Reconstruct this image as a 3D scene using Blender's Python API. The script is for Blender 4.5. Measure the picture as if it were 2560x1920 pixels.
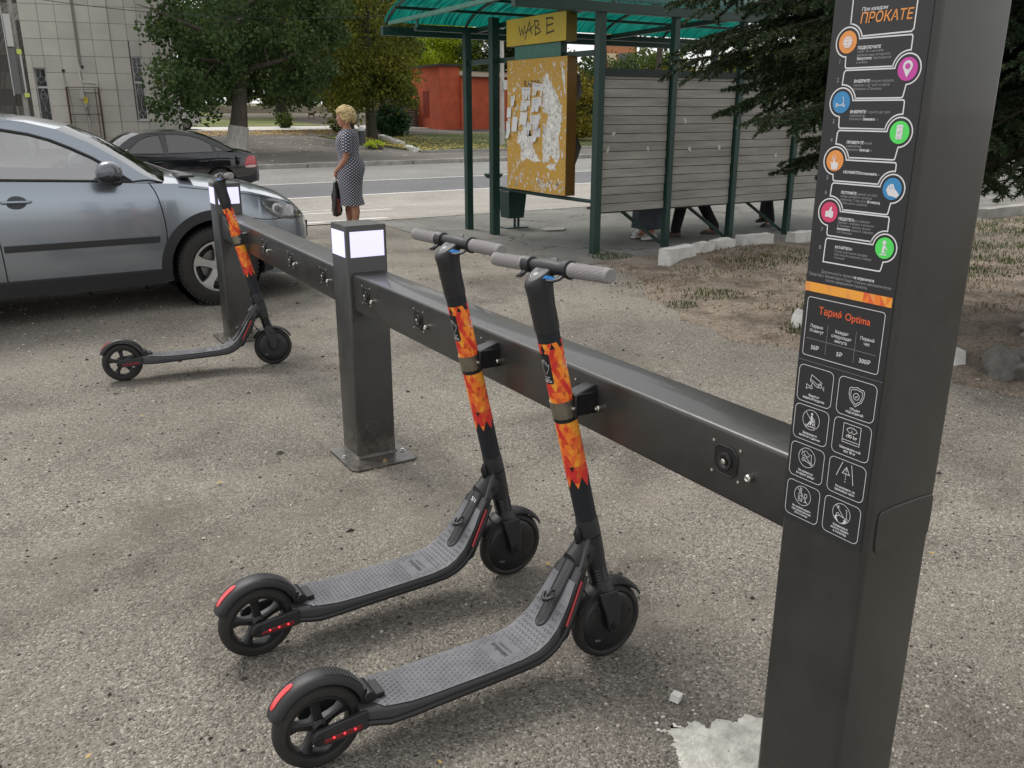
import bpy, bmesh, math, random
import numpy as np
from mathutils import Vector, Matrix
for o in list(bpy.data.objects): bpy.data.objects.remove(o)
SC = bpy.context.scene; COL = SC.collection
R = math.radians
# ------------------------------------------------------------ camera
cam_d = bpy.data.cameras.new('camera'); cam = bpy.data.objects.new('camera', cam_d); COL.objects.link(cam)
cam.location = (0, 0, 1.6); cam.rotation_euler = (R(90-17.56), 0, R(-31.3))
cam_d.sensor_width = 36; cam_d.lens = 30.45; cam_d.clip_start = .05; cam_d.clip_end = 2000
SC.camera = cam
# ------------------------------------------------------------ light (overcast day, light from beyond the road)
SUN_EL, SUN_AZ = R(55), R(-12)          # azimuth measured from +Y towards +X
w = bpy.data.worlds.new('World'); SC.world = w; w.use_nodes = True
nt = w.node_tree; bg = nt.nodes['Background']
sky = nt.nodes.new('ShaderNodeTexSky'); sky.sky_type = 'NISHITA'; sky.sun_disc = False
sky.sun_elevation = SUN_EL; sky.sun_rotation = SUN_AZ; sky.air_density = 1.; sky.dust_density = 1.5
hs = nt.nodes.new('ShaderNodeHueSaturation'); hs.inputs['Saturation'].default_value = .16
nt.links.new(sky.outputs[0], hs.inputs['Color']); mxw = nt.nodes.new('ShaderNodeMix'); mxw.data_type = 'RGBA'; mxw.inputs[0].default_value = .5; mxw.inputs[7].default_value = (6.35, 6.3, 6.3, 1)   # even cloud layer over the clear sky
nt.links.new(hs.outputs[0], mxw.inputs[6]); nt.links.new(mxw.outputs[2], bg.inputs[0])
bg.inputs[1].default_value = .138
sd = bpy.data.lights.new('sun', 'SUN'); sd.energy = 1.5; sd.angle = R(22); sd.color = (1, .95, .88)
sun = bpy.data.objects.new('sun', sd); COL.objects.link(sun)
sv = Vector((math.sin(SUN_AZ)*math.cos(SUN_EL), math.cos(SUN_AZ)*math.cos(SUN_EL), math.sin(SUN_EL)))
sun.rotation_euler = sv.to_track_quat('Z', 'Y').to_euler()
SC.view_settings.view_transform = 'Standard'; SC.view_settings.look = 'None'
SC.view_settings.exposure = 0.52; SC.view_settings.gamma = 1
SC.render.engine = 'CYCLES'
rnd = random.Random(7)

# ------------------------------------------------------------ terrain profile (height depends on Y only)
PY = [-400, 12.3, 17.5, 30, 34, 45, 60, 90, 170, 420]; PZ = [0, 0, -.32, -.32, -.25, 0, .5, 1.5, 2.6, 4.5]
def zt(y): return float(np.interp(y, PY, PZ))

# ------------------------------------------------------------ materials
MATS = {}
def mat(name, col, rough=.6, metal=0., vary=0., vscale=8., bump=0., bscale=60., spec=.5, coat=0., emit=0., alpha=1., trans=0., streak=None):
    if name in MATS: return MATS[name]
    m = bpy.data.materials.new(name); m.use_nodes = True; MATS[name] = m
    t = m.node_tree; b = t.nodes['Principled BSDF']; N = t.nodes.new; L = t.links.new
    c = (col[0], col[1], col[2], 1)
    b.inputs['Base Color'].default_value = c; b.inputs['Roughness'].default_value = rough
    b.inputs['Metallic'].default_value = metal; b.inputs['Specular IOR Level'].default_value = spec
    b.inputs['Coat Weight'].default_value = coat; b.inputs['Coat Roughness'].default_value = .06
    b.inputs['Transmission Weight'].default_value = trans; b.inputs['Alpha'].default_value = alpha
    if emit: b.inputs['Emission Color'].default_value = c; b.inputs['Emission Strength'].default_value = emit
    tc = N('ShaderNodeTexCoord')
    if vary or bump:
        src = tc.outputs['Object']
        if streak:
            mp = N('ShaderNodeMapping'); mp.inputs['Scale'].default_value = streak; L(src, mp.inputs[0]); src = mp.outputs[0]
    if vary:
        n = N('ShaderNodeTexNoise'); n.inputs['Scale'].default_value = vscale; n.inputs['Detail'].default_value = 6; n.inputs['Roughness'].default_value = .65
        L(src, n.inputs[0])
        r = N('ShaderNodeMapRange'); r.inputs[1].default_value = .3; r.inputs[2].default_value = .7
        r.inputs[3].default_value = 1-vary; r.inputs[4].default_value = 1+vary; L(n.outputs[0], r.inputs[0])
        mx = N('ShaderNodeMix'); mx.data_type = 'RGBA'; mx.blend_type = 'MULTIPLY'; mx.inputs[0].default_value = 1
        mx.inputs[6].default_value = c; L(r.outputs[0], mx.inputs[7]); L(mx.outputs[2], b.inputs['Base Color'])
        rr = N('ShaderNodeMapRange'); rr.inputs[1].default_value = .3; rr.inputs[2].default_value = .7
        rr.inputs[3].default_value = max(.02, rough-.08); rr.inputs[4].default_value = min(1, rough+.08)
        L(n.outputs[0], rr.inputs[0]); L(rr.outputs[0], b.inputs['Roughness'])
    if bump:
        n2 = N('ShaderNodeTexNoise'); n2.inputs['Scale'].default_value = bscale; n2.inputs['Detail'].default_value = 4
        L(src, n2.inputs[0])
        bp = N('ShaderNodeBump'); bp.inputs['Strength'].default_value = bump; bp.inputs['Distance'].default_value = .01
        L(n2.outputs[0], bp.inputs['Height']); L(bp.outputs[0], b.inputs['Normal'])
    return m

def ground_mat(name, base, light, dark, grain=170., speck=.5, patch=.25, pscale=.9, bump=.6, rough=.95, stain=None, stain_amt=0., crack=0., sand=None, sand_amt=0.):
    """aggregate surface: small stones of mixed tone, broad worn patches, stains and cracks"""
    m = bpy.data.materials.new(name); m.use_nodes = True; MATS[name] = m
    t = m.node_tree; b = t.nodes['Principled BSDF']; N = t.nodes.new; L = t.links.new
    b.inputs['Roughness'].default_value = rough; b.inputs['Specular IOR Level'].default_value = .25
    P = N('ShaderNodeTexCoord').outputs['Object']
    v = N('ShaderNodeTexVoronoi'); v.inputs['Scale'].default_value = grain; L(P, v.inputs[0])
    cr = N('ShaderNodeValToRGB'); e = cr.color_ramp.elements
    sep = N('ShaderNodeSeparateColor'); L(v.outputs['Color'], sep.inputs[0]); L(sep.outputs[0], cr.inputs[0])
    e[0].position = 0; e[0].color = (*dark, 1); e[1].position = 1; e[1].color = (*light, 1)
    a = e.new(.22); a.color = (*[x*.75 for x in base], 1); a = e.new(.55); a.color = (*base, 1); a = e.new(.86); a.color = (*[x*1.25 for x in base], 1)
    flat = N('ShaderNodeMix'); flat.data_type = 'RGBA'; flat.inputs[0].default_value = speck; flat.inputs[6].default_value = (*base, 1); L(cr.outputs[0], flat.inputs[7])
    # fine dust noise between the stones
    n0 = N('ShaderNodeTexNoise'); n0.inputs['Scale'].default_value = grain*.35; n0.inputs['Detail'].default_value = 5; n0.inputs['Roughness'].default_value = .7; L(P, n0.inputs[0])
    n1 = N('ShaderNodeTexNoise'); n1.inputs['Scale'].default_value = pscale; n1.inputs['Detail'].default_value = 7; n1.inputs['Roughness'].default_value = .6; n1.inputs['Distortion'].default_value = .4; L(P, n1.inputs[0])
    r0 = N('ShaderNodeMapRange'); r0.inputs[1].default_value = .3; r0.inputs[2].default_value = .7; r0.inputs[3].default_value = .72; r0.inputs[4].default_value = 1.28; L(n0.outputs[0], r0.inputs[0])
    r1 = N('ShaderNodeMapRange'); r1.inputs[1].default_value = .33; r1.inputs[2].default_value = .67; r1.inputs[3].default_value = 1-patch; r1.inputs[4].default_value = 1+patch; L(n1.outputs[0], r1.inputs[0])
    mu = N('ShaderNodeMath'); mu.operation = 'MULTIPLY'; L(r0.outputs[0], mu.inputs[0]); L(r1.outputs[0], mu.inputs[1])
    mx = N('ShaderNodeMix'); mx.data_type = 'RGBA'; mx.blend_type = 'MULTIPLY'; mx.inputs[0].default_value = 1
    L(flat.outputs[2], mx.inputs[6]); L(mu.outputs[0], mx.inputs[7]); out = mx.outputs[2]
    if stain:
        n2 = N('ShaderNodeTexNoise'); n2.inputs['Scale'].default_value = pscale*1.7; n2.inputs['Detail'].default_value = 8; n2.inputs['Roughness'].default_value = .7
        mp = N('ShaderNodeMapping'); mp.inputs['Location'].default_value = (13, 5, 2); L(P, mp.inputs[0]); L(mp.outputs[0], n2.inputs[0])
        r2 = N('ShaderNodeMapRange'); r2.inputs[1].default_value = .52; r2.inputs[2].default_value = .68; r2.inputs[4].default_value = stain_amt; L(n2.outputs[0], r2.inputs[0])
        m2 = N('ShaderNodeMix'); m2.data_type = 'RGBA'; L(r2.outputs[0], m2.inputs[0]); L(out, m2.inputs[6]); m2.inputs[7].default_value = (*stain, 1); out = m2.outputs[2]
    if sand:
        n4 = N('ShaderNodeTexNoise'); n4.inputs['Scale'].default_value = pscale*.55; n4.inputs['Detail'].default_value = 9; n4.inputs['Roughness'].default_value = .62; n4.inputs['Distortion'].default_value = .8
        mp4 = N('ShaderNodeMapping'); mp4.inputs['Location'].default_value = (3, 17, 0); mp4.inputs['Scale'].default_value = (1, 1.6, 1); L(P, mp4.inputs[0]); L(mp4.outputs[0], n4.inputs[0])
        r4 = N('ShaderNodeMapRange'); r4.inputs[1].default_value = .50; r4.inputs[2].default_value = .70; r4.inputs[4].default_value = sand_amt; L(n4.outputs[0], r4.inputs[0])
        m4 = N('ShaderNodeMix'); m4.data_type = 'RGBA'; L(r4.outputs[0], m4.inputs[0]); L(out, m4.inputs[6]); m4.inputs[7].default_value = (*sand, 1); out = m4.outputs[2]
    if crack:
        vc = N('ShaderNodeTexVoronoi'); vc.feature = 'DISTANCE_TO_EDGE'; vc.inputs['Scale'].default_value = crack
        nw = N('ShaderNodeTexNoise'); nw.inputs['Scale'].default_value = 3; nw.inputs['Detail'].default_value = 6; L(P, nw.inputs[0])
        va = N('ShaderNodeVectorMath'); va.operation = 'MULTIPLY_ADD'; L(nw.outputs['Color'], va.inputs[0]); va.inputs[1].default_value = (.9, .9, 0); L(P, va.inputs[2]); L(va.outputs[0], vc.inputs[0])
        rc = N('ShaderNodeMapRange'); rc.inputs[1].default_value = 0; rc.inputs[2].default_value = .012; rc.inputs[3].default_value = .35; rc.inputs[4].default_value = 1; L(vc.outputs['Distance'], rc.inputs[0])
        # only some of the cell edges are open cracks
        ng = N('ShaderNodeTexNoise'); ng.inputs['Scale'].default_value = .5; L(P, ng.inputs[0])
        rg = N('ShaderNodeMapRange'); rg.inputs[1].default_value = .5; rg.inputs[2].default_value = .56; L(ng.outputs[0], rg.inputs[0])
        mg = N('ShaderNodeMix'); mg.inputs[2].default_value = 1; L(rg.outputs[0], mg.inputs[0]); L(rc.outputs[0], mg.inputs[3])
        m3 = N('ShaderNodeMix'); m3.data_type = 'RGBA'; m3.blend_type = 'MULTIPLY'; m3.inputs[0].default_value = 1; L(out, m3.inputs[6]); L(mg.outputs[0], m3.inputs[7]); out = m3.outputs[2]
    L(out, b.inputs['Base Color'])
    ad = N('ShaderNodeMath'); ad.operation = 'MULTIPLY_ADD'; L(v.outputs['Distance'], ad.inputs[0]); ad.inputs[1].default_value = -1.2; L(n0.outputs[0], ad.inputs[2])
    bp = N('ShaderNodeBump'); bp.inputs['Strength'].default_value = bump; bp.inputs['Distance'].default_value = .006
    L(ad.outputs[0], bp.inputs['Height']); L(bp.outputs[0], b.inputs['Normal'])
    return m

def leaf_mat(name, cols, rough=.6, trans=.25):
    m = bpy.data.materials.new(name); m.use_nodes = True; MATS[name] = m
    t = m.node_tree; b = t.nodes['Principled BSDF']; N = t.nodes.new; L = t.links.new
    g = N('ShaderNodeNewGeometry'); cr = N('ShaderNodeValToRGB'); e = cr.color_ramp.elements
    e[0].position = 0; e[0].color = (*cols[0], 1); e[1].position = 1; e[1].color = (*cols[-1], 1)
    for i, c in enumerate(cols[1:-1]):
        a = e.new((i+1)/(len(cols)-1)); a.color = (*c, 1)
    nz = N('ShaderNodeTexNoise'); nz.inputs['Scale'].default_value = .9; nz.inputs['Detail'].default_value = 3
    tc = N('ShaderNodeTexCoord'); L(tc.outputs['Object'], nz.inputs[0])
    ma = N('ShaderNodeMath'); ma.operation = 'MULTIPLY_ADD'; ma.inputs[1].default_value = .45; L(g.outputs['Random Per Island'], ma.inputs[0])
    mb = N('ShaderNodeMapRange'); mb.inputs[1].default_value = .3; mb.inputs[2].default_value = .7; mb.inputs[4].default_value = .55; L(nz.outputs[0], mb.inputs[0]); L(mb.outputs[0], ma.inputs[2])
    L(ma.outputs[0], cr.inputs[0]); L(cr.outputs[0], b.inputs['Base Color'])
    b.inputs['Roughness'].default_value = rough; b.inputs['Specular IOR Level'].default_value = .3
    tr = N('ShaderNodeBsdfTranslucent'); L(cr.outputs[0], tr.inputs[0])
    mix = N('ShaderNodeMixShader'); mix.inputs[0].default_value = trans
    L(b.outputs[0], mix.inputs[1]); L(tr.outputs[0], mix.inputs[2]); L(mix.outputs[0], t.nodes['Material Output'].inputs[0])
    return m

# ------------------------------------------------------------ object helpers
def tag(o, label=None, cat=None, group=None, kind=None):
    if label: o['label'] = label
    if cat: o['category'] = cat
    if group: o['group'] = group
    if kind: o['kind'] = kind
    return o
def empty(name, loc=(0, 0, 0), rot=(0, 0, 0), label=None, cat=None, group=None):
    o = bpy.data.objects.new(name, None); COL.objects.link(o); o.location = loc; o.rotation_euler = rot; o.empty_display_size = .1
    return tag(o, label, cat, group)
def copy_tree(o, parent=None):
    c = o.copy(); COL.objects.link(c)
    if parent: c.parent = parent
    for ch in list(o.children): copy_tree(ch, c)
    return c

def frame(d, up=Vector((0, 0, 1))):
    d = Vector(d).normalized(); u = Vector(up)
    if abs(d.dot(u)) > .98: u = Vector((1, 0, 0))
    s = d.cross(u).normalized(); return s, s.cross(d).normalized()

WORLD = set()   # roots whose parts are modelled in scene coordinates
def root_at(name, loc, label, cat, group=None):
    o = empty(name, loc, (0, 0, 0), label, cat, group); WORLD.add(o.name); return o
class MB:
    def __init__(self): self.v = []; self.f = []; self.m = []; self.mi = 0; self.M = None
    def mat(self, i): self.mi = i; return self
    def add(self, vs, fs):
        n = len(self.v)
        if self.M is not None: vs = [tuple(self.M @ Vector(p)) for p in vs]
        self.v += [tuple(p) for p in vs]; self.f += [tuple(n+i for i in f) for f in fs]; self.m += [self.mi]*len(fs); return self
    def box(self, c, s, rz=0, rot=None):
        x, y, z = [k/2 for k in s]; M = rot if rot is not None else Matrix.Rotation(rz, 3, 'Z')
        vs = [Vector(c)+M @ Vector((a*x, b*y, d*z)) for a in (-1, 1) for b in (-1, 1) for d in (-1, 1)]
        return self.add(vs, [(0, 1, 3, 2), (4, 6, 7, 5), (0, 4, 5, 1), (2, 3, 7, 6), (0, 2, 6, 4), (1, 5, 7, 3)])
    def bb(self, a, b):      # box from min to max corner
        return self.box([(a[i]+b[i])/2 for i in range(3)], [abs(b[i]-a[i]) for i in range(3)])
    def bar(self, p, q, w, h, up=(0, 0, 1)):
        p = Vector(p); q = Vector(q); s, u = frame(q-p, up)
        vs = [e+s*a*w/2+u*b*h/2 for e in (p, q) for a, b in ((-1, -1), (1, -1), (1, 1), (-1, 1))]
        return self.add(vs, [(0, 1, 2, 3)[::-1], (4, 5, 6, 7), (0, 1, 5, 4), (1, 2, 6, 5), (2, 3, 7, 6), (3, 0, 4, 7)])
    def tube(self, pts, r, n=10, caps=True, closed=False, sq=1.):
        pts = [Vector(p) for p in pts]; K = len(pts); rs = r if isinstance(r, (list, tuple)) else [r]*K
        vs = []; ps = None
        for i, p in enumerate(pts):
            a = pts[(i-1) % K] if (i or closed) else p; b = pts[(i+1) % K] if (i < K-1 or closed) else p
            d = (b-a).normalized()
            if ps is None: s, u = frame(d)
            else: s = (ps-d*ps.dot(d)).normalized(); u = d.cross(s)*-1; u = s.cross(d)
            ps = s
            vs += [p+(s*math.cos(2*math.pi*k/n)+u*math.sin(2*math.pi*k/n)*sq)*rs[i] for k in range(n)]
        fs = [(i*n+k, i*n+(k+1) % n, ((i+1) % K)*n+(k+1) % n, ((i+1) % K)*n+k) for i in range(K if closed else K-1) for k in range(n)]
        if caps and not closed: fs += [tuple(range(n))[::-1], tuple((K-1)*n+k for k in range(n))]
        return self.add(vs, fs)
    def loft(self, rings, caps=True, closed=True):
        n = len(rings[0]); vs = [p for r in rings for p in r]; kk = n if closed else n-1
        fs = [(i*n+k, i*n+(k+1) % n, (i+1)*n+(k+1) % n, (i+1)*n+k) for i in range(len(rings)-1) for k in range(kk)]
        if caps: fs += [tuple(range(n))[::-1], tuple((len(rings)-1)*n+k for k in range(n))]
        return self.add(vs, fs)
    def lathe(self, prof, o, ax, n=32, a0=0, a1=2*math.pi):   # prof = [(dist along axis, radius)]
        o = Vector(o); ax = Vector(ax).normalized(); s, u = frame(ax); full = abs(a1-a0-2*math.pi) < 1e-6
        kk = n if full else n+1
        rings = [[o+ax*d+(s*math.cos(a0+(a1-a0)*k/n)+u*math.sin(a0+(a1-a0)*k/n))*r for k in range(kk)] for d, r in prof]
        return self.loft(rings, caps=False, closed=full)
    def prism(self, poly, o, U, V, d0, d1):   # poly 2D in (U,V) plane at o, extruded along normal from d0 to d1
        o = Vector(o); U = Vector(U); V = Vector(V); Nn = U.cross(V).normalized(); n = len(poly)
        vs = [o+U*a+V*b+Nn*d for d in (d0, d1) for a, b in poly]
        return self.add(vs, [tuple(range(n))[::-1], tuple(range(n, 2*n))]+[(k, (k+1) % n, n+(k+1) % n, n+k) for k in range(n)])
    def sphere(self, c, r, nu=16, nv=10, s=(1, 1, 1)):
        vs = [Vector(c)+Vector((math.cos(2*math.pi*i/nu)*math.sin(math.pi*j/nv)*s[0], math.sin(2*math.pi*i/nu)*math.sin(math.pi*j/nv)*s[1], math.cos(math.pi*j/nv)*s[2]))*r for j in range(nv+1) for i in range(nu)]
        return self.add(vs, [(j*nu+i, j*nu+(i+1) % nu, (j+1)*nu+(i+1) % nu, (j+1)*nu+i)[::-1] for j in range(nv) for i in range(nu)])
    def build(self, name, mats, parent=None, smooth=None, bevel=0, seg=2, loc=None, weld=False):
        me = bpy.data.meshes.new(name); me.from_pydata(self.v, [], self.f)
        if not isinstance(mats, (list, tuple)): mats = [mats]
        for m in mats: me.materials.append(m)
        if len(mats) > 1: me.polygons.foreach_set('material_index', self.m)
        me.validate(); 
        bm = bmesh.new(); bm.from_mesh(me)
        if weld: bmesh.ops.remove_doubles(bm, verts=bm.verts, dist=1e-5)
        bmesh.ops.recalc_face_normals(bm, faces=bm.faces); bm.to_mesh(me); bm.free()
        o = bpy.data.objects.new(name, me); COL.objects.link(o)
        if parent:
            o.parent = parent
            if parent.name in WORLD: o.matrix_parent_inverse = Matrix.Translation(-parent.location)
        if loc: o.location = loc
        if bevel:
            b = o.modifiers.new('bevel', 'BEVEL'); b.width = bevel; b.segments = seg; b.limit_method = 'ANGLE'; b.angle_limit = R(40)
        if smooth is not None:
            me.polygons.foreach_set('use_smooth', [True]*len(me.polygons)); me.set_sharp_from_angle(angle=R(smooth))
        elif bevel:
            me.polygons.foreach_set('use_smooth', [True]*len(me.polygons)); me.set_sharp_from_angle(angle=R(35))
        return o

def rrect(x0, z0, x1, z1, r, n=5, corners=(1, 1, 1, 1)):
    """rounded rectangle outline, counter-clockwise from the lower left"""
    out = []
    for i, (cx, cz, a) in enumerate(((x0, z0, 180), (x1, z0, 270), (x1, z1, 0), (x0, z1, 90))):
        if not corners[i]: out.append((cx, cz)); continue
        ox = cx+r if cx == x0 else cx-r; oz = cz+r if cz == z0 else cz-r
        out += [(ox+r*math.cos(R(a+90*k/n)), oz+r*math.sin(R(a+90*k/n))) for k in range(n+1)]
    return out
def circ(cx, cz, r, n=28, a0=0, a1=360): 
    full = abs(a1-a0) >= 360
    return [(cx+r*math.cos(R(a0+(a1-a0)*k/n)), cz+r*math.sin(R(a0+(a1-a0)*k/n))) for k in range(n if full else n+1)]
def smooth_poly(P, it=2, closed=False):
    for _ in range(it):
        Q = []
        K = len(P)
        for i in range(K if closed else K-1):
            a = P[i]; b = P[(i+1) % K]
            Q.append(tuple(a[j]*.75+b[j]*.25 for j in range(len(a)))); Q.append(tuple(a[j]*.25+b[j]*.75 for j in range(len(a))))
        if not closed: Q = [P[0]]+Q+[P[-1]]
        P = Q
    return P

_fc = {}
def text_geo(s, size=1., bold=0., align='LEFT'):
    """flat lettering as (verts 2D, faces) at the given size"""
    k = (s, bold, align)
    if k not in _fc:
        c = bpy.data.curves.new('t', 'FONT'); c.body = s; c.size = 1; c.align_x = align; c.offset = bold; c.resolution_u = 3
        o = bpy.data.objects.new('t', c); COL.objects.link(o); dg = bpy.context.evaluated_depsgraph_get(); dg.update()
        me = bpy.data.meshes.new_from_object(o.evaluated_get(dg))
        _fc[k] = ([tuple(v.co[:2]) for v in me.vertices], [tuple(p.vertices) for p in me.polygons])
        bpy.data.objects.remove(o); bpy.data.curves.remove(c); bpy.data.meshes.remove(me)
    v, f = _fc[k]
    return [(a*size, b*size) for a, b in v], f

class Flat:
    """2D artwork laid on a surface given by fn(u, v, lift) -> 3D point"""
    def __init__(self, fn): self.fn = fn; self.mb = MB(); self.lift = .0008
    def poly(self, P, mi=0, lift=None):
        self.mb.mat(mi); self.mb.add([self.fn(a, b, lift if lift is not None else self.lift) for a, b in P], [tuple(range(len(P)))]); return self
    def line(self, P, w, mi=0, closed=False, lift=None):
        l = lift if lift is not None else self.lift; K = len(P); A = []; B = []
        P = [Vector(p) for p in P]
        for i in range(K):
            a = P[i-1] if (i or closed) else P[i]; b = P[(i+1) % K] if (i < K-1 or closed) else P[i]
            d1 = (P[i]-a); d2 = (b-P[i])
            if d1.length < 1e-9: d1 = d2
            if d2.length < 1e-9: d2 = d1
            d1.normalize(); d2.normalize(); t = d1+d2
            if t.length < 1e-4: t = d1.copy()
            t.normalize(); nn = Vector((-t.y, t.x)); k = 1/max(.5, abs(nn.dot(Vector((-d1.y, d1.x)))))
            A.append(P[i]+nn*w/2*k); B.append(P[i]-nn*w/2*k)
        vs = [self.fn(p.x, p.y, l) for p in A]+[self.fn(p.x, p.y, l) for p in B]
        self.mb.mat(mi); self.mb.add(vs, [(i, (i+1) % K, K+(i+1) % K, K+i) for i in range(K if closed else K-1)]); return self
    def text(self, s, u, v, size, mi=0, bold=0., align='LEFT', lift=None, slant=0., sx=1.):
        vs, fs = text_geo(s, size, bold, align); l = lift if lift is not None else self.lift
        self.mb.mat(mi); self.mb.add([self.fn(u+(a+b*slant)*sx, v+b, l) for a, b in vs], fs); return self
# ============================================================ THE SETTING
M_lot = ground_mat('lot_aggregate', (.242, .222, .190), (.52, .48, .415), (.050, .043, .034), grain=150, speck=.74, patch=.26, pscale=.75, bump=.9, stain=(.085, .073, .057), stain_amt=.6, sand=(.35, .31, .255), sand_amt=.6)
M_dirt = ground_mat('dry_soil', (.23, .19, .15), (.44, .39, .32), (.05, .038, .026), grain=90, speck=.5, patch=.38, pscale=1.6, bump=1., stain=(.07, .055, .038), stain_amt=.85)
M_plat = ground_mat('platform_asphalt', (.20, .195, .18), (.38, .36, .33), (.06, .055, .05), grain=110, speck=.35, patch=.22, pscale=.8, bump=.5, stain=(.09, .09, .075), stain_amt=.55, crack=.35)
M_bay = ground_mat('bay_concrete', (.33, .31, .28), (.50, .48, .44), (.14, .125, .11), grain=60, speck=.25, patch=.16, pscale=.45, bump=.3, stain=(.26, .23, .2), stain_amt=.5)
M_lane = ground_mat('lane_asphalt', (.155, .157, .163), (.26, .26, .27), (.09, .09, .09), grain=50, speck=.25, patch=.1, pscale=.4, bump=.25)
M_road = ground_mat('road_asphalt', (.24, .235, .225), (.36, .35, .34), (.12, .12, .11), grain=50, speck=.25, patch=.14, pscale=.35, bump=.25)
M_walk = ground_mat('walk_asphalt', (.155, .145, .13), (.3, .28, .25), (.07, .065, .06), grain=50, speck=.3, patch=.25, pscale=.3, bump=.3, stain=(.1, .09, .08), stain_amt=.6, crack=.12)
M_far = ground_mat('far_earth', (.17, .15, .12), (.3, .27, .22), (.07, .06, .05), grain=20, speck=.4, patch=.35, pscale=.15, bump=.3)
M_grass_g = ground_mat('lawn_soil', (.11, .125, .05), (.24, .25, .1), (.03, .035, .015), grain=25, speck=.7, patch=.35, pscale=.5, bump=.8)
M_lawn = ground_mat('bright_lawn', (.17, .19, .07), (.28, .31, .12), (.06, .08, .03), grain=20, speck=.5, patch=.3, pscale=.3, bump=.6)
M_line = mat('road_paint', (.62, .61, .58), .7, vary=.25, vscale=6)
M_kerb = mat('kerb_concrete', (.30, .29, .265), .9, vary=.3, vscale=3, bump=.4, bscale=20)
M_white = mat('whitewash', (.66, .65, .61), .9, vary=.18, vscale=9, bump=.6, bscale=35)
M_pale = mat('pale_slab', (.62, .6, .56), .85, vary=.1, vscale=1)

def strip(name, x0, x1, y0, y1, dz, m, kind='structure', nx=1, wob=0.):
    ys = sorted({y0, y1} | {y for y in PY if y0 < y < y1} | ({y0+(y1-y0)*k/40 for k in range(41)} if y1-y0 > 30 else set()))
    xs = [x0+(x1-x0)*k/nx for k in range(nx+1)]; rr = random.Random(3); b = MB()
    offs = [rr.uniform(-wob, wob) for _ in xs]
    vs = [(x, y+(offs[i] if y in (y0,) else 0), zt(y)+dz) for y in ys for i, x in enumerate(xs)]; n = len(xs)
    b.add(vs, [(j*n+i, j*n+i+1, (j+1)*n+i+1, (j+1)*n+i) for j in range(len(ys)-1) for i in range(nx)])
    return tag(b.build(name, m), kind=kind)
g = strip('ground', -400, 500, -400, 420, 0, M_lot)
g.data.materials.append(M_far)
for p in g.data.polygons:
    if p.center.y > 45: p.material_index = 1
strip('pavement', 5.0, 90, 7.55, 12.32, .006, M_plat, nx=60, wob=.06)
strip('bus_bay', -120, 160, 12.3, 19.55, .010, M_bay, nx=70, wob=.05)
strip('road_lane', -150, 200, 19.55, 23.6, .010, M_lane)
strip('road', -150, 200, 23.6, 30.0, .010, M_road)
b = MB()
for y0, y1 in ((19.52, 19.68), (23.5, 23.63)):
    for k in range(175):
        x = -75+k; b.add([(x, y0, zt(y0)+.015), (x+1, y0, zt(y0)+.015), (x+1, y1, zt(y1)+.015), (x, y1, zt(y1)+.015)], [(0, 1, 2, 3)])
# worn stop-bay dashes on the concrete
for x0, x1, y0, y1 in ((4.6, 7.6, 16.1, 16.25), (4.8, 6.6, 15.1, 15.3), (-6, 3.8, 15.1, 15.3), (3.4, 5.5, 12.75, 12.95), (-4, 3.3, 12.75, 12.95)):
    n = max(2, int((x1-x0)/.5)); ii = [x0+(x1-x0)*k/n for k in range(n+1)]
    for a, c in zip(ii, ii[1:]): 
        if rnd.random() < .86: b.add([(a, y0+rnd.uniform(-.03, .03), zt(y0)+.015), (c, y0+rnd.uniform(-.03, .03), zt(y0)+.015), (c, y1+rnd.uniform(-.03, .03), zt(y1)+.015), (a, y1+rnd.uniform(-.03, .03), zt(y1)+.015)], [(0, 1, 2, 3)])
tag(b.build('road_marking', M_line), kind='structure')
# far kerb, yard asphalt and verges
b = MB()
x = -70.
while x < 120:
    h = .13+rnd.uniform(-.02, .015); b.box((x+.985, 30.12+rnd.uniform(-.012, .012), -.32+h/2), (1.95, .2, h+.06)); x += 2.0
tag(b.build('kerb', M_kerb, bevel=.015), kind='structure')
strip('sidewalk', -70, 130, 30.2, 56, .02, M_walk, nx=1)
strip('grass_verge', 17.1, 95, 35.7, 49.6, .06, M_grass_g)
strip('lawn', 5, 21.5, 60.5, 72, .05, M_lawn); strip('lawn', 9, 19, 77, 88, .05, M_lawn)
strip('far_lawn', -10, 160, 98, 150, .05, M_lawn)
strip('far_path', -60, 34, 56, 60.2, .04, M_pale)
strip('far_lane', -60, 160, 90, 94, .04, M_pale)
b = MB()
b.box((56, 35.62, zt(35.6)+.05), (78, .16, .14)); 
tag(b.build('verge_kerb', M_kerb, bevel=.01), kind='structure')

# dry soil beside the lot: uneven sheet with a crumbly edge
EDGE = [(5.75, 7.62), (5.62, 6.98), (5.15, 6.11), (4.92, 5.6), (4.68, 5.0), (4.72, 4.7), (4.6, 4.4), (4.64, 4.05), (4.85, 3.4), (4.98, 2.8), (5.05, 2.2), (5.3, 1.0), (5.6, -1), (6, -4)]
from mathutils import noise as mn
def edge_x(y): return float(np.interp(-y, [-p[1] for p in EDGE], [p[0] for p in EDGE]))
def dirt_z(x, y):
    ex = edge_x(y)+.16*mn.noise((x*2.3, y*2.3, 0))+.05*mn.noise((x*9, y*9, 3)); d = min(x-ex, 7.68-y)
    if d < 0: return -.02
    k = min(1, d/.35)
    z = .008+k*(.018+.022*mn.noise((x*1.3, y*1.3, 1))+.012*mn.noise((x*6, y*6, 2))+.005*mn.noise((x*22, y*22, 5)))
    z += .05*math.exp(-((x-6.55)**2+(y-6.85)**2)/.12)+.045*math.exp(-((x-7.6)**2/.5+(y-7.25)**2/.05))
    return z
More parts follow.
